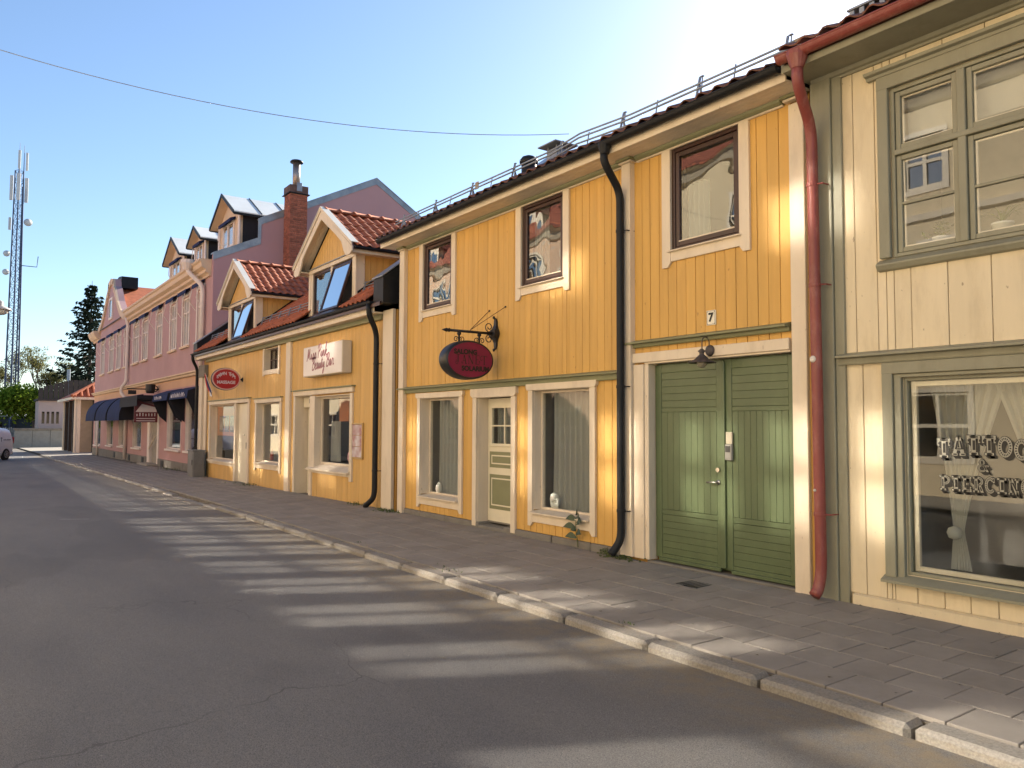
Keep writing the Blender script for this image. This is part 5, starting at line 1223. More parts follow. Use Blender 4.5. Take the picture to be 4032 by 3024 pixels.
# ------------------------------------------------------------------ pink house
PK = thing('pink_house', 'long pink two-storey house with navy awnings and metal-roofed dormers', 'house', (-44, .3, 0))
K = 7.3 / 7.0; PY = .30
def kz(z): return 1.66 + (z - 1.66) * K
PX0, PX1 = -58.3, -29.30
pw = [(-30.01, -28.90), (-32.30, -31.05), (-34.45, -33.15), (-37.25, -35.85), (-40.40, -38.95), (-42.75, -41.15), (-45.30, -43.80), (-47.75, -46.30), (-50.30, -48.70), (-53.60, -52.0)]
pwin = [(a * K + .12, b * K - .12, kz(4.66), kz(6.52)) for a, b in pw]
pshop = [(-35.9, -33.4, kz(.68), kz(2.75)), (-32.6, -30.2, kz(.68), kz(2.75)), (-43.9, -41.7, kz(.55), kz(2.3)), (-48.2, -46.4, kz(.52), kz(2.3)), (-52.4, -50.3, kz(.48), kz(2.3)), (-57.6, -55.0, kz(.4), kz(2.3))]
pdoor = (-40.2, -37.6, -.35, kz(2.5))
mb = MB(); wall_mesh(mb, PX0, PX1, kz(3.55), 7.60, PY, PY + .3, pwin); child(PK, 'upper_wall', mb, M['pink'])
mb = MB(); wall_mesh(mb, PX0, PX1, .15, kz(3.10), PY, PY + .3, pshop + [pdoor]); child(PK, 'lower_wall', mb, pmat('pale_pink_plaster', (.46, .265, .25), .85, var=.08, scale=(1, 1, 1), bump=.1, stain=(.30, .22, .2), stain_amt=.4, stain_scale=(1, 1, 1)))
child(PK, 'peach_band', MB().box(PX0, PX1, PY + .002, PY + .3, kz(3.10) + .001, kz(3.55) - .001), M['peach'])
mb = MB(); wall_mesh(mb, PX0 - .02, PX1 + .02, -.6, .149, PY - .04, PY + .3, [pdoor]); child(PK, 'plinth', mb, M['plinth'])
# gable wall facing the camera with its stepped profile
gp = [(PY, -.6), (PY, 7.62), (PY + .02, 7.82), (1.95, 8.62), (1.95, 9.32), (6.60, 11.68), (10.9, 9.0), (10.9, -.6)]
child(PK, 'gable_wall', MB().prism([(a if i else a, b) for i, (a, b) in enumerate(gp)], 'x', PX1 + .001, PX1 + .25), pmat('mauve_plaster', (.45, .275, .285), .85, var=.05, scale=(.5, .5, .5), bump=.08, bscale=(20, 20, 20), stain=(.40, .24, .255), stain_amt=.3, stain_scale=(.5, .5, .5)))
def strip_prism(p, q, th): return [(p[0], p[1]), (q[0], q[1]), (q[0], q[1] + th), (p[0], p[1] + th)]
for p, q in (((PY - .02, 7.80), (1.97, 8.60)), ((1.93, 9.31), (6.62, 11.69)), ((6.62, 11.69), (10.95, 8.99))):
    child(PK, 'parapet_flashing', MB().prism(strip_prism(p, q, -.24), 'x', PX1 + .252, PX1 + .275), M['zinc']); child(PK, 'parapet_flashing', MB().prism(strip_prism(p, q, .04), 'x', PX1 - .06, PX1 + .29), M['zinc'])
child(PK, 'parapet_flashing', MB().prism([(1.86, 8.56), (1.98, 8.56), (1.98, 9.32), (1.86, 9.32)], 'x', PX1 + .252, PX1 + .277), M['zinc'])
child(PK, 'rear_wall', MB().box(PX0, PX1, 10.8, 10.9, -.6, 9.0), M['pink']); child(PK, 'end_wall', MB().prism([(PY + .3, -.6), (10.8, -.6), (10.8, 9), (6.6, 11.5), (PY + .3, 7.6)], 'x', PX0, PX0 + .2), M['pink'])
# roof
child(PK, 'roof', MB().prism([(PY - .1, 7.64), (6.6, 11.6), (10.9, 8.95), (10.9, 8.85), (6.6, 11.45), (PY - .1, 7.60)], 'x', PX0 + .25, PX1), M['black'])
# cornice
for a, b in ((-45.5, PX1 + .0),):
    child(PK, 'cornice', MB().prism([(PY, 7.02), (PY - .08, 7.02), (PY - .08, 7.10), (PY - .20, 7.16), (PY - .20, 7.26), (PY - .34, 7.34), (PY - .36, 7.50), (PY - .42, 7.54), (PY - .42, 7.62), (PY, 7.63)], 'x', a, b), M['trim_cream'])
child(PK, 'cornice', MB().prism([(PY, 7.02), (PY - .08, 7.02), (PY - .08, 7.10), (PY - .20, 7.16), (PY - .34, 7.34), (PY - .42, 7.54), (PY - .42, 7.62), (PY, 7.63)], 'x', -59.0, -56.4), M['trim_cream'])
child(PK, 'belt_course', MB().prism([(PY, 3.50), (PY - .10, 3.53), (PY - .12, 3.60), (PY - .18, 3.63), (PY - .18, 3.68), (PY, 3.72)], 'x', PX0 - .1, PX1), M['trim_cream'])
# curved gable on the left part
cg = [(-58.3, 7.60), (-56.9, 7.7), (-55.6, 8.1), (-54.6, 8.7), (-53.9, 9.3), (-53.6, 9.55), (-53.2, 9.75), (-53.0, 10.2), (-52.0, 10.35), (-51.0, 10.2), (-50.8, 9.75), (-50.4, 9.55), (-50.1, 9.3), (-49.4, 8.7), (-48.4, 8.1), (-47.1, 7.7), (-45.7, 7.60)]
mb = MB(); mb.prism(cg, 'y', PY - .02, PY + .3); child(PK, 'curved_gable', mb, M['pink'])
rim = MB()
for p, q in zip(cg[:-1], cg[1:]):
    d_ = Vector((q[0] - p[0], q[1] - p[1])).normalized(); nx, nz_ = d_.y, -d_.x
    rim.prism([p, q, (q[0] + nx * .35, q[1] + nz_ * .35), (p[0] + nx * .35, p[1] + nz_ * .35)], 'y', PY - .12, PY - .021)
child(PK, 'gable_rim', rim, M['trim_cream'])
child(PK, 'gable_cap', MB().prism([(-53.1, 9.7), (-53.1, 10.38), (-52.0, 10.5), (-50.9, 10.38), (-50.9, 9.7)], 'y', PY + .31, PY + 1.2), M['black'])
gw = child(PK, 'window', frame_mb(-52.6, -51.4, 7.9, 9.2, PY - .10, PY - .021, .14), M['pinkwhite']); child(gw, 'pane', MB().box(-52.5, -51.5, PY - .06, PY - .05, 8.0, 9.1), M['glass_dark'])
child(PK, 'gable_roof', MB().prism([(-56.5, 7.6), (-52, 10.0), (-47.5, 7.6)], 'y', PY + .3, 6.0), M['tile'])
# upper windows with navy awnings
for i, (a, b, c, e) in enumerate(pwin):
    w = child(PK, 'window', frame_mb(a, b, c, e, PY + .02, PY + .12, .07), M['pinkwhite'])
    child(w, 'pane', MB().box(a + .06, b - .06, PY + .07, PY + .076, c + .06, e - .06), M['glass'])
    nb = MB(); xm = (a + b) / 2; nb.box(xm - .05, xm + .05, PY + .01, PY + .1, c + .06, e - .06, .004); zt = c + (e - c) * .68; nb.box(a + .06, b - .06, PY + .012, PY + .1, zt - .035, zt + .035, .004); child(w, 'glazing_bars', nb, M['pinkwhite'])
    for xx0, xx1 in ((a - .13, a - .003), (b + .003, b + .13)): child(w, 'casing', MB().box(xx0, xx1, PY - .03, PY - .001, c - .02, e + .02, .004), M['pinkwhite'])
    child(w, 'casing', MB().box(a - .15, b + .15, PY - .04, PY - .001, e + .021, e + .16, .004), M['pinkwhite']); child(w, 'sill', MB().box(a - .16, b + .16, PY - .10, PY - .001, c - .11, c - .021, .006), M['trim_cream'])
    room(w, a - .1, b + .1, PY + .31, PY + 1.4, c, e, M['room_grey'])
    curtain_mb = wavy_cloth(a + .05, a + (b - a) * .33, c + .1, e, PY + .26, .02, 4, i, 16, 3)
    child(w, 'net_curtain', curtain_mb, M['curtain'], True)
    aw = child(PK, 'awning', MB().prism([(PY - .02, e + .30), (PY - .20, e + .22), (PY - .22, e + .06), (PY - .19, e + .06), (PY - .17, e + .20), (PY - .02, e + .26)], 'x', a - .14, b + .14), M['navy'])
    for xx in (a - .08, b + .08): child(aw, 'arm', MB().tube([(xx, PY - .20, e + .06), (xx, PY - .30, e - .42), (xx, PY - .06, e - .75)], .016, 5), M['pinkwhite'])
# dormers with sheet roofs
def pdormer(cx, hw, zE, zR, yF=1.45):
    D = child(PK, 'dormer', MB().box(cx - hw + .28, cx + hw - .28, yF + .12, yF + 1.9, 7.9, zE - .02), M['navy_dark'])
    child(D, 'front', MB().prism([(cx - hw + .28, 8.0), (cx + hw - .28, 8.0), (cx + hw - .28, zE), (cx, zR - .12), (cx - hw + .28, zE)], 'y', yF + .02, yF + .119), M['trim_cream'])
    for i_ in range(8): 
        t0, t1 = i_ / 8, (i_ + 1) / 8
    child(D, 'window', frame_mb(cx - .75 * hw / 1.7, cx + .75 * hw / 1.7, 8.55, 9.55, yF - .04, yF + .019, .09), M['pinkwhite'])
    child(D, 'pane', MB().box(cx - .68 * hw / 1.7, cx + .68 * hw / 1.7, yF - .02, yF - .01, 8.62, 9.48), M['glass']); child(D, 'mullion', MB().box(cx - .05, cx + .05, yF - .05, yF - .021, 8.6, 9.5), M['pinkwhite'])
    child(D, 'awning', MB().prism([(yF - .0, 9.66), (yF - .20, 9.58), (yF - .20, 9.46), (yF - .16, 9.46), (yF - .0, 9.58)], 'x', cx - .85 * hw / 1.7, cx + .85 * hw / 1.7), M['navy'])
    child(D, 'awning_arm', MB().tube([(cx - .8 * hw / 1.7, yF - .18, 9.46), (cx - .8 * hw / 1.7, yF - .22, 9.0), (cx - .8 * hw / 1.7, yF - .03, 8.75)], .015, 5), M['pinkwhite'])
    for sx in (-1, 1): child(D, 'corner_board', MB().box(cx + sx * (hw - .30) - .09, cx + sx * (hw - .30) + .09, yF - .03, yF + .018, 8.1, zE, .004), M['pinkwhite'])
    yB = (zR - 7.64) / ((11.6 - 7.64) / 6.7) + PY
    for sx in (-1, 1):
        n = max(2, round((yB - yF) / .95))
        for j in range(n):
            y0 = yF - .30 + (yB + .3 - yF) * j / n; y1 = yF - .30 + (yB + .3 - yF) * (j + 1) / n - .02
            child(D, 'roof_sheet', MB().prism([(cx, zR), (cx + sx * hw, zE - .02), (cx + sx * hw, zE - .07), (cx, zR - .06)], 'y', y0, y1), M['steel_roof'])
            child(D, 'standing_seam', MB().prism([(cx, zR + .035), (cx + sx * hw, zE + .015), (cx + sx * hw, zE - .02), (cx, zR)], 'y', y1, y1 + .02), M['black'])
        child(D, 'verge', MB().prism([(cx, zR + .03), (cx + sx * (hw + .03), zE + .0), (cx + sx * (hw + .03), zE - .14), (cx, zR - .10)], 'y', yF - .34, yF - .301), M['black'])
        child(D, 'eave_edge', MB().box(cx + sx * hw - .03, cx + sx * hw + .03, yF - .30, yF + 1.5, zE - .16, zE - .071), M['black'])
        child(D, 'soffit', MB().prism([(cx, zR - .105), (cx + sx * hw, zE - .12), (cx + sx * hw, zE - .14), (cx, zR - .125)], 'y', yF - .30, yF + .02), M['trim_cream'])
pdormer(-40.4, 1.75, 9.70, 10.72); pdormer(-35.9, 1.18, 9.68, 10.33); pdormer(-31.4, 1.68, 9.68, 10.66)
# shop fronts
for i, (a, b, c, e) in enumerate(pshop):
    w = child(PK, 'shop_window', frame_mb(a, b, c, e, PY + .06, PY + .14, .06), M['pinkwhite'])
    child(w, 'pane', MB().box(a + .05, b - .05, PY + .09, PY + .096, c + .05, e - .05), M['glass']); child(w, 'sill', MB().box(a - .08, b + .08, PY - .10, PY + .059, c - .08, c - .001, .005), M['pinkwhite'])
    child(w, 'reveal', MB().box(a + .001, a + .02, PY - .02, PY + .059, c, e), M['pinkwhite']); child(w, 'reveal', MB().box(b - .02, b - .001, PY - .02, PY + .059, c, e), M['pinkwhite']); room(w, a - .1, b + .1, PY + .31, PY + 2, c - .1, e + .1, M['room_grey'])
dP = child(PK, 'door', MB().box(-39.6, -38.0, PY + .10, PY + .16, -.10, kz(2.35), .01), M['concrete']); child(dP, 'rail', MB().tube([(-39.5, PY - .05, .55), (-38.05, PY - .05, 1.15)], .03, 6), M['white'])
for x0, x1 in ((-40.15, -39.65), (-37.95, -37.65)): child(dP, 'pier', MB().box(x0, x1, PY - .02, PY + .2, -.3, kz(2.5), .01), M['pinkwhite'])
child(dP, 'door_step', MB().box(-40.1, -37.7, PY - .45, PY + .2, -.5, -.10, .02), M['concrete'])
for x in (-36.6, -41.0, -44.6, -49.3): child(PK, 'cellar_vent', MB().box(x - .25, x + .25, PY - .06, PY - .041, -.20, .10, .004), M['black'])
downpipe(PK, [(-45.6, PY - .2, 7.3), (-45.6, PY - .12, 6.9), (-45.6, PY - .12, 3.9), (-45.9, PY - .30, 3.6), (-45.9, PY - .30, 3.3), (-45.6, PY - .10, 3.0), (-45.6, PY - .10, -.15)], .085, M['pinkwhite'])
downpipe(PK, [(-30.7, PY - .5, 7.55), (-30.7, PY - .5, 7.35), (-30.0, PY - .12, 6.75), (-30.0, PY - .12, 3.3)], .085, M['pinkwhite'], bend=.25)
child(PK, 'gutter_hopper', MB().lathe([(.26, .12), (.26, .0), (.12, -.25)], (-30.7, PY - .5, 7.65), 'z', 12), M['pinkwhite'])
downpipe(PK, [(-55.6, PY - .10, 2.4), (-55.6, PY - .10, -.3)], .06, M['pinkwhite'])
# round canvas awning
AW = thing('dome_awning', 'row of navy barrel awning segments over the far shop windows of the pink house', 'awning', (-47, -.2, 2.5))
prof = [(PY - .01, 3.12)] + [(PY - .03 - 1.03 * math.sin(t), 2.02 + 1.08 * math.cos(t)) for t in [i * R(90) / 9 for i in range(1, 10)]] + [(PY - 1.06, 1.84)]
for (a, b) in ((-53.3, -49.7), (-49.2, -45.6), (-45.1, -41.4)):
    v = [(a, y, z) for y, z in prof] + [(b, y, z) for y, z in prof]; n = len(prof)
    cp = child(AW, 'canvas_panel', MB().add(v, [(i, i + 1, n + i + 1, n + i) for i in range(n - 1)]), M['navy'], True)
    for x in (a, b): child(cp, 'end_panel', MB().prism(prof + [(PY - .01, 1.9)], 'x', x - .012, x + .012), M['navy_dark'])
def box_awning(x0, x1, label, txt):
    t = thing('box_awning', label, 'awning', ((x0 + x1) / 2, -.1, 2.9))
    v = [(PY - .01, 3.10), (PY - .55, 2.90), (PY - .60, 2.62), (PY - .57, 2.62), (PY - .53, 2.86), (PY - .01, 3.05)]
    child(t, 'canvas', MB().prism(v, 'x', x0, x1), M['navy'])
    for x in (x0, x1): child(t, 'side_panel', MB().prism([(PY - .01, 3.09), (PY - .55, 2.89), (PY - .58, 2.62), (PY - .30, 2.0), (PY - .01, 1.75)], 'x', x - .012, x + .012), M['navy_dark'])
    lm = MB(); rr = random.Random(len(label)); xx = x0 + (.35 if txt else .55)
    while xx < (x1 - .3 if txt else x1 - .9):
        w_ = rr.uniform(.05, .13); h_ = rr.uniform(.10, .17); lm.box(xx, xx + .035, PY - .612, PY - .606, 2.68, 2.68 + h_)
        if rr.random() < .6: lm.box(xx + .034, xx + w_, PY - .612, PY - .606, 2.68 + rr.choice((0, h_ * .45, h_ - .035)), 2.68 + rr.choice((.04, h_ * .45 + .035, h_)))
        xx += w_ + .06
    child(t, 'lettering', lm, M['pale_blue_text'])
box_awning(-36.1, -33.3, 'navy box awning with white letters over the shop window beside the pink house door', 0); box_awning(-32.8, -30.0, 'navy box awning with white letters over the shop window nearest the low house', 1)
cn = thing('flat_canopy', 'dark flat canopy above the pink house entrance', 'canopy', (-39, 0, 2.9)); child(cn, 'roof_panel', MB().box(-41.3, -36.9, -.75, PY - .01, 2.75, 2.92, .02), M['navy_dark']); child(cn, 'valance', MB().box(-41.3, -36.9, -.76, -.74, 2.45, 2.76, .01), M['navy_dark'])
sg = thing('coffee_cup_sign', 'black hanging sign with a coffee cup shape on a wall bracket', 'sign', (-38, -.2, 3.3)); child(sg, 'arm', MB().tube([(-37.9, PY, 3.22), (-37.9, -1.0, 3.22)], .03, 6), M['iron']); child(sg, 'cup', MB().lathe([(.16, -.2), (.20, -.1), (.21, .2)], (-37.9, -.05, 3.24), 'z', 12), M['iron'])
child(sg, 'cup_handle', MB().tube([(-37.9, .12 + .14 * math.sin(t), 3.25 + .13 * math.cos(t)) for t in [i * math.pi / 8 for i in range(9)]], .025, 6), M['iron']); child(sg, 'pendant', MB().box(-37.93, -37.87, -.95, -.62, 2.98, 3.16, .01), M['iron'])
hs = thing('hanging_shop_sign', 'small red and white sign with a pointed top by the pink house door', 'sign', (-37.5, -.2, 2.2)); child(hs, 'board', MB().prism([(-.75, 1.75), (PY - .1, 1.75), (PY - .1, 2.45), (-.75, 2.75)], 'x', -37.53, -37.47), flat('maroon_board', (.14, .025, .03), .5)); child(hs, 'white_field', MB().prism([(-.70, 2.2), (PY - .15, 2.2), (PY - .15, 2.40), (-.45, 2.55)], 'x', -37.468, -37.462), M['sign_white'])
lm = MB(); _rr = random.Random(1)
for q in range(7): lm.box(-37.467, -37.462, -.66 + q * .12, -.62 + q * .12, 2.02, 2.02 + _rr.uniform(.08, .16))
for z in (1.80, 1.90): lm.box(-37.467, -37.462, -.66, .10, z, z + .03)
child(hs, 'lettering', lm, M['sign_white'])
# ------------------------------------------------------------------ weeds and litter along the houses
def tuft(x, y, n, h, label, seed, spread=.12, name='weed_tuft', cat='weeds'):
    rr = random.Random(seed); mb = MB()
    for i in range(n):
        a = rr.uniform(0, 6.28); bx, by = x + rr.gauss(0, spread), y + rr.gauss(0, spread * .35); L_ = h * rr.uniform(.4, 1.0); w = rr.uniform(.004, .010); pr = None; z0 = gz(x) - .02
        for s in range(4):
            q = s / 3; p = Vector((bx + math.cos(a) * L_ * .7 * q * q, by + math.sin(a) * L_ * .35 * q * q, z0 + L_ * q * (1 - .35 * q))); sd = Vector((-math.sin(a), math.cos(a), 0)) * w * (1 - q * .9)
            if pr: mb.add([pr[0] + pr[1], pr[0] - pr[1], p - sd, p + sd], [(0, 1, 2, 3)])
            pr = (p, sd)
        if i % 2 == 0 and h > .05:
            p = Vector((bx, by, z0 + rr.uniform(.01, .06))); s_ = rr.uniform(.01, .03); mb.add([p + Vector((s_, 0, 0)), p + Vector((0, s_, .01)), p + Vector((-s_, 0, .012)), p + Vector((0, -s_, 0))], [(0, 1, 2, 3)])
    return mb.build(name, M['grass'], label=label, cat=cat)
tuft(-13.95, -.14, 120, .14, 'patch of weeds at the foot of the wall where the two yellow houses meet', 1, .22)
tuft(-7.40, -.13, 110, .10, 'low weeds at the foot of the pilaster beside the gate', 2, .16)
tuft(-7.75, -.05, 30, .22, 'dry grass tuft against the plinth beside the black downpipe', 3, .08)
tuft(-22.9, -.12, 80, .12, 'scrubby weeds along the wall under the middle shop window', 4, .45)
tuft(-15.4, -.10, 60, .14, 'small weeds below the poster case', 5, .25)
tuft(-33.6, .12, 90, .22, 'dark weeds along the plinth under the nearest pink shop window', 6, .8)
tuft(-40.9, .10, 60, .16, 'weeds beside the steps of the pink house', 7, .7)
tuft(-5.0, -2.28, 14, .04, 'few blades of grass in the kerb joint before the gate', 8, .05); tuft(-8.0, -2.28, 26, .04, 'grass growing in the kerb joint before the salon windows', 9, .18)
tuft(-10.55, -2.25, 14, .03, 'tiny weeds in the pavement edge before the salon door', 10, .1)
PL = thing('tall_weed', 'tall leafy weed growing from the plinth under the display window', 'weed', (-8.32, -.07, 0))
_rr = random.Random(5); stem = [(-8.32, -.05, .02), (-8.31, -.07, .14), (-8.33, -.09, .27), (-8.30, -.10, .40), (-8.29, -.10, .47)]
child(PL, 'stem', MB().tube(stem, [.007, .006, .005, .004, .002], 6), M['grass'])
M['weed_leaf'] = pmat('dark_weed_leaf', (.035, .06, .02), .5, var=.3)
for (sx, z, dx, L_) in ((-8.31, .14, -.17, .12), (-8.32, .20, .16, .13), (-8.33, .27, -.19, .15), (-8.31, .33, .12, .14), (-8.30, .38, -.17, .13), (-8.30, .42, .10, .12), (-8.29, .46, .03, .12), (-8.32, .24, -.06, .1), (-8.30, .36, .14, .1)):
    v = []; nn = 5
    for i in range(nn + 1):
        t = i / nn; w = .042 * math.sin(math.pi * min(1, t * .93 + .05)); c = Vector((sx + dx * t, -.09 - .05 * t, z + .05 * math.sin(t * 2.2) - .03 * t * t)); v += [c + Vector((0, .01, w)), c - Vector((0, .01, w))]
    child(PL, 'leaf', MB().add(v, [(2 * i, 2 * i + 2, 2 * i + 3, 2 * i + 1) for i in range(nn)]), M['weed_leaf'], True)
_rr = random.Random(77)
lit = MB()
for i in range(140):
    x = -1.5 - 18 * _rr.random() ** 1.6; y = -.06 + _rr.gauss(0, .05) if _rr.random() < .6 else _rr.uniform(-2.2, -.1); z = slab_z(x, y) + .004; s_ = _rr.uniform(.006, .02); a = _rr.uniform(0, 3)
    lit.add([(x + s_ * math.cos(a), y + s_ * math.sin(a), z), (x - s_ * math.sin(a), y + s_ * math.cos(a), z + .004), (x - s_ * math.cos(a), y - s_ * math.sin(a), z + .002), (x + s_ * math.sin(a), y - s_ * math.cos(a), z + .005)], [(0, 1, 2, 3)])
lit.build('leaf_litter', pmat('dry_litter', (.10, .075, .05), .9, var=.5, scale=(30, 30, 30)), label='scattered crumbs and dry leaf litter on the pavement', cat='litter', kind='stuff')

# ------------------------------------------------------------------ far end of the street
SH = thing('kiosk_house', 'small timber house with a red tiled hip roof beyond the pink house', 'house', (-69, 2, -.4))
M['dark_wood'] = pmat('dark_timber', (.05, .035, .028), .7, var=.3); M['red_wood'] = pmat('faded_red_boards', (.25, .10, .085), .8, var=.25, scale=(8, 8, 1))
b0 = -.45
child(SH, 'wall', MB().box(-73.5, -66.4, .35, 6, b0, 3.45), pmat('beige_wall', (.48, .38, .28), .85, var=.1)); child(SH, 'porch_back', MB().box(-66.35, -64.6, 1.2, 6, b0, 3.4), M['dark_wood'])
for x in (-73.6, -64.6): child(SH, 'post', MB().box(x - .12, x + .12, -.02, .22, b0, 3.45, .01), M['white'])
for x in (-72.6, -69.9, -67.4): child(SH, 'post', MB().box(x - .2, x + .2, .02, .34, b0, 3.45, .01), M['dark_wood'])
for x0, x1 in ((-72.2, -70.3), (-69.5, -67.8)):
    for i in range(6): xx = x0 + (x1 - x0) * i / 6; child(SH, 'board', MB().box(xx + .02, xx + (x1 - x0) / 6 - .02, .28, .34, .35, 2.7), M['red_wood'])
child(SH, 'base_panel', MB().box(-69.5, -67.6, .24, .345, b0, .35), M['white']); child(SH, 'fascia', MB().box(-74.1, -64.1, -.42, -.38, 3.42, 3.60), M['white']); child(SH, 'fascia', MB().box(-64.14, -64.1, -.38, 6.4, 3.42, 3.60), M['white'])
hv = [(-74.1, -.4, 3.6), (-64.1, -.4, 3.6), (-64.1, 6.4, 3.6), (-74.1, 6.4, 3.6), (-70.9, 3.0, 5.7), (-67.3, 3.0, 5.7)]
rfS = child(SH, 'roof', MB().add(hv, [(0, 1, 5, 4), (1, 2, 5), (2, 3, 4, 5), (3, 0, 4), (3, 2, 1, 0)]), M['tile'])
for i in range(16):      # roll tiles on the hip facing the camera
    y = -.2 + i * .42; t = 1 - abs(y - 3.0) / 3.4
    if t > .05: child(rfS, 'tile_roll', MB().tube([(-64.08, y, 3.66), (-64.08 - 3.15 * t, y, 3.66 + 2.1 * t)], .085, 6), M['tile'])
child(rfS, 'hip_tile', MB().tube([(-64.1, -.4, 3.66), (-67.3, 3.0, 5.78)], .13, 8), M['tile'])
child(SH, 'downpipe', MB().tube([(-64.5, -.12, 3.5), (-64.5, -.12, b0)], .08, 8), M['white'])
DG = thing('dark_board_fence', 'dark board fence closing the passage beside the pink house', 'fence', (-61, 4.5, -.4))
for i in range(13): child(DG, 'board', MB().box(-64.2 + i * .45, -63.8 + i * .45, 6.5, 6.56, -.45, 2.1, .01), M['dark_wood'])
# pinkish block with four small windows, dark terrace fence on its roof
PB = thing('terrace_building', 'pale pink flat-roofed building with four small windows and a dark roof fence', 'building', (-92, 2, -.5))
mb = MB(); hole = [(-.15 + i * .42, .10 + i * .42, 1.7, 2.9) for i in range(4)]
for (a, b, c, e) in ((-.45, 9, -.7, 1.7), (-.45, 9, 2.9, 4.0)): mb.box(-96, -92, a, b, c, e)
ys = [-.45] + [v for h in hole for v in h[:2]] + [9]
for a, b in zip(ys[::2], ys[1::2]): mb.box(-96, -92, a, b, 1.7, 2.9)
child(PB, 'wall', mb, pmat('pale_pink_wall', (.55, .40, .34), .85, var=.08, scale=(.5, .5, .5)))
for h in hole: child(PB, 'window', MB().box(-92.25, -92.1, h[0], h[1], 1.7, 2.9), M['glass_dark']); child(PB, 'window_back', MB().box(-92.6, -92.5, h[0], h[1], 1.7, 2.9), M['dark_in'])
child(PB, 'roof_edge', MB().box(-96.2, -91.7, -.6, 9.2, 4.0, 4.2), M['dark_wood'])
for i in range(22): child(PB, 'fence_board', MB().box(-91.95, -91.85, -.5 + i * .44, -.10 + i * .44, 4.2, 5.3 + .04 * (i % 2) + min(i, 6) * .14), M['dark_wood'])
child(PB, 'flue', MB().tube([(-93, 2.2, 4.2), (-93, 2.2, 7.3)], .16, 8), M['galv'])
CW = thing('concrete_wall', 'low pale concrete retaining wall across the end of the street', 'wall', (-89, -1, -.5)); 
for i in range(4): child(CW, 'block', MB().box(-89.2, -88.8, -2.6 + i * 1.5, -1.12 + i * 1.5, -.7, 1.05, .02), M['concrete'])
child(CW, 'coping', MB().box(-89.25, -88.72, -2.65, 3.4, 1.051, 1.25, .02), pmat('mossy_coping', (.25, .2, .15), .9, var=.3))
PF = thing('picket_fence', 'grey picket fence to the left of the concrete wall', 'fence', (-90, -4.5, -.5))
for i in range(34): child(PF, 'picket', MB().box(-90.05, -89.98, -7.8 + i * .155, -7.8 + i * .155 + .10, -.6, 1.25 + .05 * (i % 3)), pmat('grey_wood', (.28, .26, .22), .9, var=.2) if i == 0 else bpy.data.materials['grey_wood'])
child(PF, 'rail', MB().box(-90.12, -90.06, -7.8, -2.6, .9, 1.0), bpy.data.materials['grey_wood'])
DB = thing('dark_shed', 'long dark grey shed behind the picket fence', 'shed', (-110, -6, -.6)); child(DB, 'wall', MB().box(-116, -110, -22, 1.0, -.7, 2.5), pmat('slate_wall', (.06, .065, .075), .8, var=.15)); child(DB, 'roof', MB().prism([(-116.5, 2.5), (-109.5, 2.5), (-109.5, 2.62), (-113, 3.35), (-116.5, 2.62)], 'y', -22.4, 1.4), pmat('light_sheet_roof', (.42, .42, .40), .5))
for i in range(5): child(DB, 'window', MB().box(-109.98, -109.9, -20 + i * 4, -18.8 + i * 4, .9, 1.9), M['glass_dark'])
# post box / bin by the fence
MB().box(-87.6, -87.2, -3.6, -3.1, .5, 1.0, .02).add([(-87.45, -3.4, -.6), (-87.35, -3.4, -.6), (-87.35, -3.3, -.6), (-87.45, -3.3, -.6), (-87.45, -3.4, .5), (-87.35, -3.4, .5), (-87.35, -3.3, .5), (-87.45, -3.3, .5)], [(0, 1, 5, 4), (1, 2, 6, 5), (2, 3, 7, 6), (3, 0, 4, 7)]).build('notice_box', flat('pale_box', (.5, .48, .44), .6), label='pale notice box on a post before the picket fence', cat='box')

# delivery van
VN = thing('delivery_van', 'white delivery van with small dark side lettering at the far end of the road', 'van', (-53.2, -4.75, gz(-53) - .12), rot=(0, 0, math.atan2(-.54, .84)))
def vchild(par, name, mb, mat, smooth=False): return link(name, mb.mesh(name, mat, smooth), par)
M['van_white'] = flat('van_white_paint', (.80, .81, .83), .25, var=.03); M['rubber'] = flat('black_rubber', (.012, .012, .012), .8); M['alloy'] = flat('alloy_rim', (.45, .45, .45), .3, .8)
# local: x forward, origin under the rear left wheel hub region; rear axle x=0, width centre y=-.85
lev = [(.22, -.78, 3.30, .80), (.32, -.86, 3.42, .88), (.60, -.90, 3.46, .90), (.90, -.89, 3.36, .905), (1.05, -.87, 3.0, .90), (1.22, -.85, 2.62, .87), (1.50, -.79, 2.25, .80), (1.68, -.70, 2.02, .73), (1.78, -.52, 1.85, .62), (1.82, -.25, 1.6, .45)]
v = []; f = []; ns = 28
for (z, xr, xf, hw) in lev:
    cx_, hx = (xr + xf) / 2, (xf - xr) / 2
    for k in range(ns):
        a = 2 * math.pi * k / ns; c, s = math.cos(a), math.sin(a); e_ = .22
        v.append((cx_ + hx * math.copysign(abs(c) ** e_, c), -.86 + hw * math.copysign(abs(s) ** e_, s), z))
for i in range(len(lev) - 1):
    for k in range(ns): f.append((i * ns + k, i * ns + (k + 1) % ns, (i + 1) * ns + (k + 1) % ns, (i + 1) * ns + k))
f += [tuple(range(ns)), tuple(range((len(lev) - 1) * ns, len(lev) * ns))]
vb = vchild(VN, 'body', MB().add(v, f), M['van_white'], True)
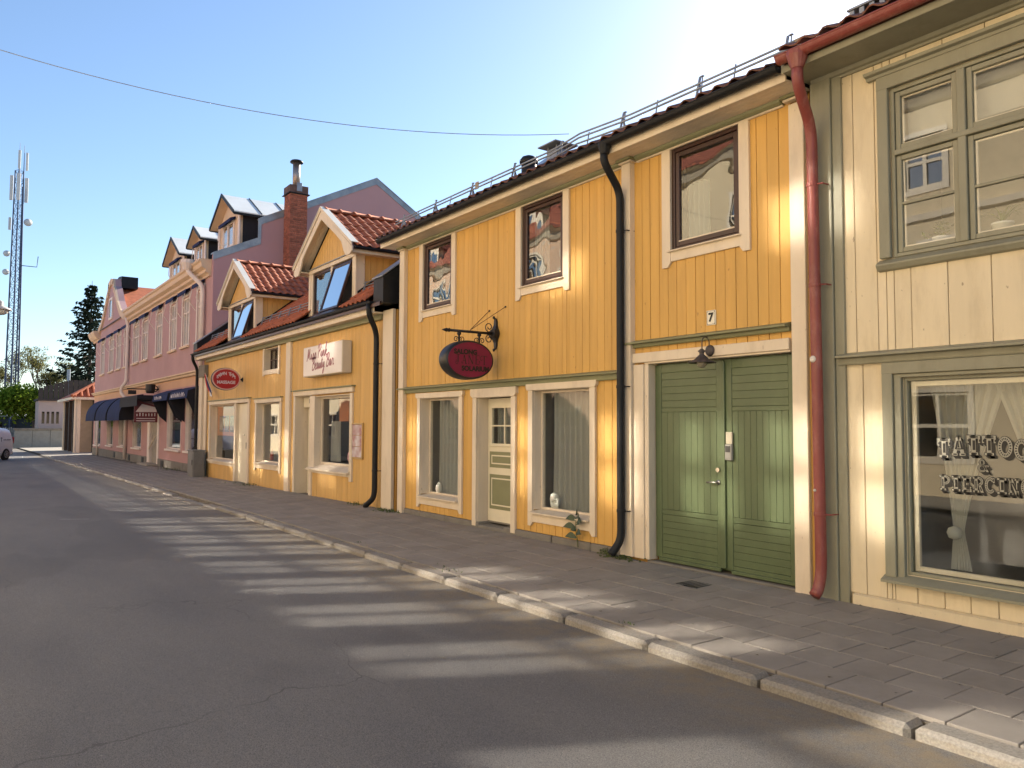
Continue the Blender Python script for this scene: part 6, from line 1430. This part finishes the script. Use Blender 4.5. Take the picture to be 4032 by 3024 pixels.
for (wx, wy, sg) in ((0, .035, 1), (2.68, .035, 1), (0, -1.755, -1), (2.68, -1.755, -1)):
    vchild(vb, 'wheel_arch', MB().lathe([(.37, -.0), (.37, .012 * sg)], (wx, wy - .022 * sg, .33), 'y', 24), M['rubber'])
    w = vchild(VN, 'wheel', MB().lathe([(.20, -.16 * sg), (.315, -.16 * sg), (.33, -.12 * sg), (.33, -.0), (.315, .02 * sg), (.21, .025 * sg)], (wx, wy, .33), 'y', 24), M['rubber'], True)
    rm = MB().lathe([(.20, -.02 * sg), (.205, .022 * sg), (.19, .03 * sg), (.06, .01 * sg), (.05, .03 * sg)], (wx, wy, .33), 'y', 20)
    for q in range(7):
        a = q * 2 * math.pi / 7; rm.tube([(wx + .05 * math.cos(a), wy + .03 * sg, .33 + .05 * math.sin(a)), (wx + .195 * math.cos(a), wy + .028 * sg, .33 + .195 * math.sin(a))], .022, 5)
    vchild(w, 'rim', rm, M['alloy'])
vchild(VN, 'front_window', MB().prism([(1.55, 1.12), (2.55, 1.12), (2.2, 1.5), (1.55, 1.5)], 'y', -.005, .012), M['glass_dark'])
vchild(VN, 'bumper', MB().box(-.93, -.84, -1.6, -.12, .28, .50, .03), M['rubber']); vchild(VN, 'tail_light', MB().box(-.90, -.80, -.16, -.04, .95, 1.3, .02), flat('tail_light_red', (.4, .02, .02), .3)); vchild(VN, 'door_handle', MB().box(1.35, 1.5, .03, .06, .98, 1.02, .01), M['van_white'])
lm = MB(); _rr = random.Random(3)
for i in range(10): lm.box(-.38 + i * .07, -.345 + i * .07, .045, .049, 1.12, 1.12 + _rr.uniform(.05, .09))
lm.box(.46, .50, .042, .049, 1.05, 1.3); lm.box(.40, .56, .042, .049, 1.24, 1.27)
vchild(VN, 'lettering', lm, flat('van_blue_letter', (.06, .08, .14), .5))

# street lamp at the left edge
SLp = thing('street_lamp', 'grey street lamp reaching in at the left edge of the picture', 'street lamp', (-30, -9.9, 0)); child(SLp, 'post', MB().tube([(-30, -9.9, -.1), (-30, -9.9, 5.2), (-30, -9.6, 5.6), (-30, -6.2, 5.62)], [.08, .06, .05, .04], 10), M['galv'], True)
child(SLp, 'head', MB().lathe([(.03, .26), (.09, .2), (.10, .08), (.30, .0), (.32, -.05), (.28, -.06)], (-30, -6.02, 5.36), 'z', 16), flat('lamp_grey', (.45, .44, .42), .4), True); child(SLp, 'globe', MB().lathe([(.24, -.06), (.22, -.14), (.12, -.2), (.01, -.22)], (-30, -6.02, 5.36), 'z', 14), flat('lamp_lens', (.7, .68, .6), .2), True)

# lattice mast
MT = thing('lattice_mast', 'tall blue-grey lattice telecom mast with white antenna panels', 'mast', (-110, -2, -.6))
M['mast'] = flat('mast_steel', (.055, .075, .13), .5, .3, var=.15); M['antenna'] = flat('antenna_white', (.62, .62, .60), .5)
mx, my = -110, -2.0; zT = 32.0; zB = -.7
def leg(i, z):
    s = .50 + .32 * (1 - (z - zB) / (zT - zB)); a = R(90) + i * R(120) + R(25); return Vector((mx + s * math.cos(a), my + s * math.sin(a), z))
for i in range(3): child(MT, 'leg', MB().tube([leg(i, zB), leg(i, zT)], [.11, .07], 8), M['mast'])
nb = 26
for k in range(nb):
    z0 = zB + (zT - zB) * k / nb; z1 = zB + (zT - zB) * (k + 1) / nb
    mb = MB()
    for i in range(3):
        j = (i + 1) % 3; mb.tube([leg(i, z0), leg(j, z1)], .024, 5); mb.tube([leg(j, z0), leg(i, z1)], .024, 5); mb.tube([leg(i, z1), leg(j, z1)], .020, 5)
    child(MT, 'bracing', mb, M['mast'])
child(MT, 'cable_ladder', MB().box(mx + .15, mx + .35, my + .30, my + .45, zB, zT - 2), M['mast'])
for (i, z, h, w) in ((0, 28.3, 3.0, .38), (1, 28.4, 3.0, .36), (2, 28.2, 3.2, .38), (0, 32.2, 2.2, .26), (2, 32.0, 2.2, .28), (1, 24.8, 1.5, .3)):
    p = leg(i, min(z, zT)); o_ = (p - Vector((mx, my, p.z))).normalized() * .35; child(MT, 'antenna_panel', MB().box(p.x + o_.x - .1, p.x + o_.x + .1, p.y + o_.y - w / 2, p.y + o_.y + w / 2, z, z + h, .03), M['antenna'])
for (i, z, r) in ((0, 25.8, .45), (1, 21.8, .36), (1, 19.6, .36)):
    p = leg(i, z); o_ = (p - Vector((mx, my, p.z))).normalized() * .5; child(MT, 'dish', MB().lathe([(.05, -.25), (r * .8, -.2), (r, .0), (r, .12)], (p.x + .35, p.y + (o_.y * 1.2), z), 'x', 16), M['antenna'], True)
child(MT, 'side_arm', MB().tube([leg(0, 20.6), leg(0, 20.6) + Vector((0, 1.6, 0)), leg(0, 20.6) + Vector((0, 1.7, 1.3))], .05, 6), M['mast'])
for i in (0, 2): child(MT, 'lightning_rod', MB().tube([leg(i, zT), leg(i, zT) + Vector((0, 0, 3.2))], [.05, .02], 6), M['mast'])

# ------------------------------------------------------------------ trees
M['bark'] = pmat('bark', (.085, .065, .05), .9, var=.3, scale=(5, 5, 2), bump=.3)
def leafmat(name, c, c2, tr=.5):
    m = bpy.data.materials.new(name); m.use_nodes = True; nt = m.node_tree; N = nt.nodes; L = nt.links; N.remove(N['Principled BSDF'])
    g = N.new('ShaderNodeNewGeometry'); r = N.new('ShaderNodeValToRGB'); r.color_ramp.elements[0].color = (*c, 1); r.color_ramp.elements[1].color = (*c2, 1); L.new(g.outputs['Random Per Island'], r.inputs[0])
    d = N.new('ShaderNodeBsdfDiffuse'); t = N.new('ShaderNodeBsdfTranslucent'); mx_ = N.new('ShaderNodeMixShader'); mx_.inputs[0].default_value = tr
    L.new(r.outputs[0], d.inputs[0]); L.new(r.outputs[0], t.inputs[0]); L.new(d.outputs[0], mx_.inputs[1]); L.new(t.outputs[0], mx_.inputs[2]); L.new(mx_.outputs[0], N['Material Output'].inputs[0]); return m
M['spruce'] = leafmat('spruce_needles', (.012, .022, .018), (.045, .055, .035), .15); M['fresh'] = leafmat('fresh_leaves', (.08, .14, .014), (.26, .34, .045), .55); M['bud'] = leafmat('spring_buds', (.11, .12, .04), (.24, .22, .09), .4)
def leaf_quad(mb, p, s, rr, flatten=1.0):
    d1 = Vector((rr.gauss(0, 1), rr.gauss(0, 1), rr.gauss(0, flatten))).normalized(); d2 = d1.cross(Vector((rr.gauss(0, 1), rr.gauss(0, 1), rr.gauss(0, 1)))).normalized()
    mb.add([p - d1 * s, p + d2 * s * .6, p + d1 * s, p - d2 * s * .6], [(0, 1, 2, 3)])
def spruce(x, y, H, Rb, label, seed):
    rr = random.Random(seed); z0 = gz(x) - .2; t = thing('spruce_tree', label, 'tree', (x, y, z0)); child(t, 'trunk', MB().tube([(x, y, z0), (x + .1, y, z0 + H * .5), (x, y, z0 + H)], [.32, .2, .02], 8), M['bark'])
    br = MB(); nd = MB(); n = 40
    for k in range(n):
        q = k / n; zz = z0 + 2.0 + (H - 2.2) * q; Lr = Rb * (1 - q) ** .85 * rr.uniform(.75, 1.1) + .25
        for b in range(rr.randint(5, 7)):
            a = rr.uniform(0, 6.28); L_ = Lr * rr.choice((.55, .8, 1.0, 1.1)); dr = .30 + .25 * (1 - q); pts = []
            for s in range(6):
                u = s / 5; pts.append(Vector((x + math.cos(a) * L_ * u, y + math.sin(a) * L_ * u, zz + L_ * (-dr * u + .34 * u * u * (1.2 if u > .5 else .8)))))
            br.tube(pts, [.05 * (1 - .8 * s / 5) * (1.2 - q) for s in range(6)], 4, cap=False)
            m_ = int(14 + 46 * L_ / Rb)
            for i in range(m_):
                u = rr.uniform(.15, 1.0); i0 = min(4, int(u * 5)); p = pts[i0].lerp(pts[i0 + 1], u * 5 - i0); w = .42 * (1 - .55 * u) * (.55 + .45 * Lr / Rb)
                sd = Vector((-math.sin(a), math.cos(a), 0)); p = p + sd * rr.gauss(0, w * .7) + Vector((0, 0, -abs(rr.gauss(0, .16))))
                s_ = rr.uniform(.16, .34); d1 = (Vector((math.cos(a), math.sin(a), 0)) * rr.uniform(.2, 1) + sd * rr.uniform(-1, 1) + Vector((0, 0, rr.uniform(-.9, .15)))).normalized() * s_; d2 = d1.cross(Vector((rr.uniform(-1, 1), rr.uniform(-1, 1), rr.uniform(-1, 1)))).normalized() * s_ * .45
                nd.add([p - d1, p + d2, p + d1, p - d2], [(0, 1, 2, 3)])
    c = child(t, 'branches', br, M['bark']); child(t, 'crown', nd, M['spruce'])
def deciduous(name, x, y, H, spread, label, seed, mat, leaf_n, leaf_s, depth=5, trunk=.22, bare=False, low=.25):
    rr = random.Random(seed); z0 = gz(x) - .2; t = thing(name, label, 'tree', (x, y, z0)); wood = MB(); tips = []
    def grow(p, d, L_, r, lv):
        n = 4; pts = [p]; 
        for i in range(n):
            d = (d + Vector((rr.gauss(0, .10), rr.gauss(0, .10), rr.gauss(.03, .06)))).normalized(); pts.append(pts[-1] + d * L_ / n)
            if lv <= 3: tips.append((pts[-1], lv))
        wood.tube(pts, [r * (1 - .35 * i / n) for i in range(n + 1)], 5 if r > .05 else 4, cap=False)
        if lv == 0: return
        for k in range(rr.choice((2, 3, 3))):
            ax = Vector((rr.gauss(0, 1), rr.gauss(0, 1), rr.gauss(0, .4))); nd_ = (d * (1.0 if k else 1.6) + ax.normalized() * spread * rr.uniform(.5, 1.1)).normalized()
            grow(pts[-1] if k < 2 else pts[-2], nd_, L_ * rr.uniform(.62, .82), r * .6, lv - 1)
    grow(Vector((x, y, z0)), Vector((0, 0, 1)), H * low, trunk, depth)
    child(t, 'trunk', wood, M['bark']); lv = MB(); src = [p for p, l in tips if l <= (2 if bare else 3)]
    for i in range(leaf_n):
        p = rr.choice(src); sc = .22 if bare else .65; leaf_quad(lv, p + Vector((rr.gauss(0, sc), rr.gauss(0, sc), rr.gauss(0, sc * .8))), leaf_s * rr.uniform(.6, 1.3), rr)
    child(t, 'crown', lv, mat)
spruce(-104, 5.4, 19.4, 6.6, 'tall dark spruce standing behind the pink house', 3)
spruce(-112, 9.5, 13.0, 3.4, 'shorter dark spruce close behind the tall one', 4)
deciduous('leafy_tree', -100, -.3, 9.5, .75, 'round bright green leafy tree beside the lattice mast', 11, M['fresh'], 15000, .20, 5, .2, low=.24)
deciduous('leafy_tree', -98, -6.6, 5.0, .8, 'low bright green tree at the left edge behind the van', 12, M['fresh'], 5000, .16, 4, .16, low=.26)
deciduous('bare_tree', -128, 1.6, 15.0, .42, 'slender budding tree between the mast and the spruce', 21, M['bud'], 3800, .12, 6, .26, True, .26)
deciduous('bare_tree', -132, -1.8, 14.0, .42, 'thin budding tree just right of the mast', 22, M['bud'], 3800, .12, 6, .24, True, .26)
deciduous('bare_tree', -126, -5.0, 13.0, .45, 'budding tree just left of the mast foot', 23, M['bud'], 4200, .13, 6, .24, True, .25)
deciduous('bare_tree', -134, 5.6, 12.5, .45, 'budding tree half hidden by the tall spruce', 24, M['bud'], 3600, .13, 6, .22, True, .26)
deciduous('bare_tree', -122, -8.0, 11.0, .5, 'budding tree at the left edge of the picture', 25, M['bud'], 5000, .14, 6, .22, True, .24)

# ------------------------------------------------------------------ sunlit houses across the street (seen mirrored in the windows)
def brickmat(name, c1, c2, mo):
    m = bpy.data.materials.new(name); m.use_nodes = True; nt = m.node_tree; N = nt.nodes; L = nt.links; b = N['Principled BSDF']; b.inputs['Roughness'].default_value = .85
    g = N.new('ShaderNodeNewGeometry'); mp = N.new('ShaderNodeMapping'); mp.inputs['Rotation'].default_value = (R(90), 0, 0); L.new(g.outputs['Position'], mp.inputs[0])
    t = N.new('ShaderNodeTexBrick'); t.inputs['Scale'].default_value = 1.0; t.inputs['Brick Width'].default_value = .25; t.inputs['Row Height'].default_value = .075; t.inputs['Mortar Size'].default_value = .008
    t.inputs['Color1'].default_value = (*c1, 1); t.inputs['Color2'].default_value = (*c2, 1); t.inputs['Mortar'].default_value = (*mo, 1); L.new(mp.outputs[0], t.inputs['Vector']); L.new(t.outputs['Color'], b.inputs['Base Color']); return m
M['peach_brick'] = brickmat('peach_brick', (.58, .36, .22), (.66, .43, .28), (.55, .45, .36)); M['cream_brick'] = brickmat('cream_brick', (.66, .54, .34), (.70, .58, .40), (.6, .52, .4)); M['plaster_cream'] = pmat('cream_plaster', (.68, .55, .36), .85, var=.05)
_m = bpy.data.materials.new('mirror_pane'); _m.use_nodes = True; _b = _m.node_tree.nodes['Principled BSDF']; _b.inputs['Metallic'].default_value = 1.0; _b.inputs['Base Color'].default_value = (.46, .46, .46, 1); _b.inputs['Roughness'].default_value = .05; M['pane_coated'] = _m
OY = -12.4
M['far_tile'] = brickmat('far_clay_tile', (.42, .13, .065), (.33, .09, .045), (.16, .045, .03)); M['far_tile'].node_tree.nodes['Brick Texture'].inputs['Row Height'].default_value = .22; M['far_tile'].node_tree.nodes['Brick Texture'].inputs['Brick Width'].default_value = .22; M['far_tile'].node_tree.nodes['Brick Texture'].inputs['Mortar Size'].default_value = .03
def across(name, label, x0, x1, h, mat, rows, roofmat, ridge=3.2, bands=(), chim=(), dorm=()):
    t = thing(name, label, 'house', ((x0 + x1) / 2, OY - 4, 0)); holes = []
    for (zs, ze, wins) in rows: holes += [(a, b, zs, ze) for a, b in wins]
    mb = MB(); wall_mesh(mb, x0, x1, -.6, h, OY - .25, OY, holes); child(t, 'wall', mb, mat); mb = MB(); mb.box(x0, x1, OY - 9, OY - 8.8, -.6, h); mb.box(x0, x0 + .2, OY - 8.79, OY - .26, -.6, h); mb.box(x1 - .2, x1, OY - 8.79, OY - .26, -.6, h); child(t, 'rear_walls', mb, mat)
    child(t, 'roof', MB().prism([(OY + .5, h - .05), (OY - 4.4, h + ridge), (OY - 9.4, h - .05), (OY - 9.4, h - .2), (OY - 4.4, h + ridge - .2), (OY + .5, h - .2)], 'x', x0 - .2, x1 + .2), roofmat); child(t, 'eave_band', MB().prism([(OY, h - .55), (OY + .12, h - .5), (OY + .3, h - .28), (OY + .48, h - .21), (OY, h - .21)], 'x', x0, x1), M['white'])
    for (a, b, c, e) in holes:
        w = child(t, 'window', frame_mb(a, b, c, e, OY - .12, OY - .03, .07), M['white']); xm = (a + b) / 2; zt = c + (e - c) * .5
        nbm = MB(); nbm.box(xm - .045, xm + .045, OY - .11, OY - .03, c + .07, e - .07); nbm.box(a + .07, b - .07, OY - .108, OY - .032, zt - .045, zt + .045); child(w, 'glazing_bars', nbm, M['white'])
        for (pa, pb) in ((a + .07, xm - .045), (xm + .045, b - .07)):
            for (pc, pe) in ((c + .07, zt - .045), (zt + .045, e - .07)): child(w, 'pane', MB().box(pa, pb, OY - .085, OY - .075, pc, pe), M['pane_coated'])
        child(w, 'casing', frame_mb(a - .12, b + .12, c - .12, e + .12, OY + .001, OY + .03, .12), M['white'])
    for zb in bands: child(t, 'string_course', MB().prism([(OY + .001, zb), (OY + .10, zb + .05), (OY + .12, zb + .20), (OY + .001, zb + .24)], 'x', x0, x1), M['white'])
    for cx in chim: child(t, 'chimney', MB().box(cx - .45, cx + .45, OY - 3.4, OY - 2.5, h + .8, h + ridge + 1.2), M['white'])
    for cx in dorm:
        zr = h + 1.9; dm = child(t, 'dormer', MB().prism([(cx - .9, h + .2), (cx + .9, h + .2), (cx + .9, zr - .6), (cx, zr), (cx - .9, zr - .6)], 'y', OY - 3.0, OY - .5), M['white']); child(dm, 'dormer_roof', MB().prism([(cx - 1.15, zr - .75), (cx, zr + .05), (cx + 1.15, zr - .75), (cx + 1.15, zr - .62), (cx, zr + .18), (cx - 1.15, zr - .62)], 'y', OY - 3.0, OY - .3), roofmat); child(dm, 'pane', MB().box(cx - .5, cx + .5, OY - .499, OY - .47, h + .45, h + 1.2), M['pane_coated'])
    return t
def wins(xs, w): return [(x, x + w) for x in xs]
across('brick_house', 'sunlit peach brick house across the street, mirrored in the salon windows', -38.0, -21.2, 9.6, M['peach_brick'],
       [(.9, 2.3, wins([-36.5, -33.8, -31.1, -27.5, -24.8], 1.3)), (4.35, 5.65, wins([-37.6, -36.1, -34.7, -33.2, -31.8, -30.3, -28.9, -27.4, -26.0, -24.5, -23.1], 1.12)), (7.25, 8.6, wins([-36.6, -34.2, -31.5, -29.2, -26.8, -24.0], 1.1))], M['far_tile'], 3.6, (3.3, 6.55), (-34, -25), (-36, -31.2, -27.5, -23))
across('plaster_house', 'sunlit three-storey cream house across the street, mirrored in the upper windows', -20.8, 6.0, 10.2, M['plaster_cream'],
       [(.9, 2.5, wins([-19.5, -16.8, -13.9, -10.5, -6.5, -3.5, 0.5], 1.5)), (4.35, 5.65, wins([-20.5, -19.1, -17.6, -16.2, -14.7], 1.12)), (4.35, 6.2, wins([-13.3, -11.7, -10.0], 1.12)), (4.2, 6.1, wins([-7.6], 2.2)), (7.6, 8.95, wins([-19.6, -16.0, -14.1, -12.75, -11.55, -10.4, -4.0], .98))], M['far_tile'], 3.4, (3.4, 6.75), (-18, -9, -1), (-15, -11, -5))
across('yellow_brick_house', 'sunlit cream brick house across the street, mirrored in the low shop windows', -66.0, -38.4, 6.4, M['cream_brick'],
       [(.9, 2.4, wins([-64, -60.5, -57, -53, -49, -45, -41.5], 1.6)), (4.3, 5.6, wins([-65, -62, -59.5, -56.5, -54, -50.5, -48.8, -47.1, -45.4, -43.7, -42.0, -40.3], 1.1))], M['far_tile'], 4.0, (3.3,), (-60, -45), (-55, -48, -42))
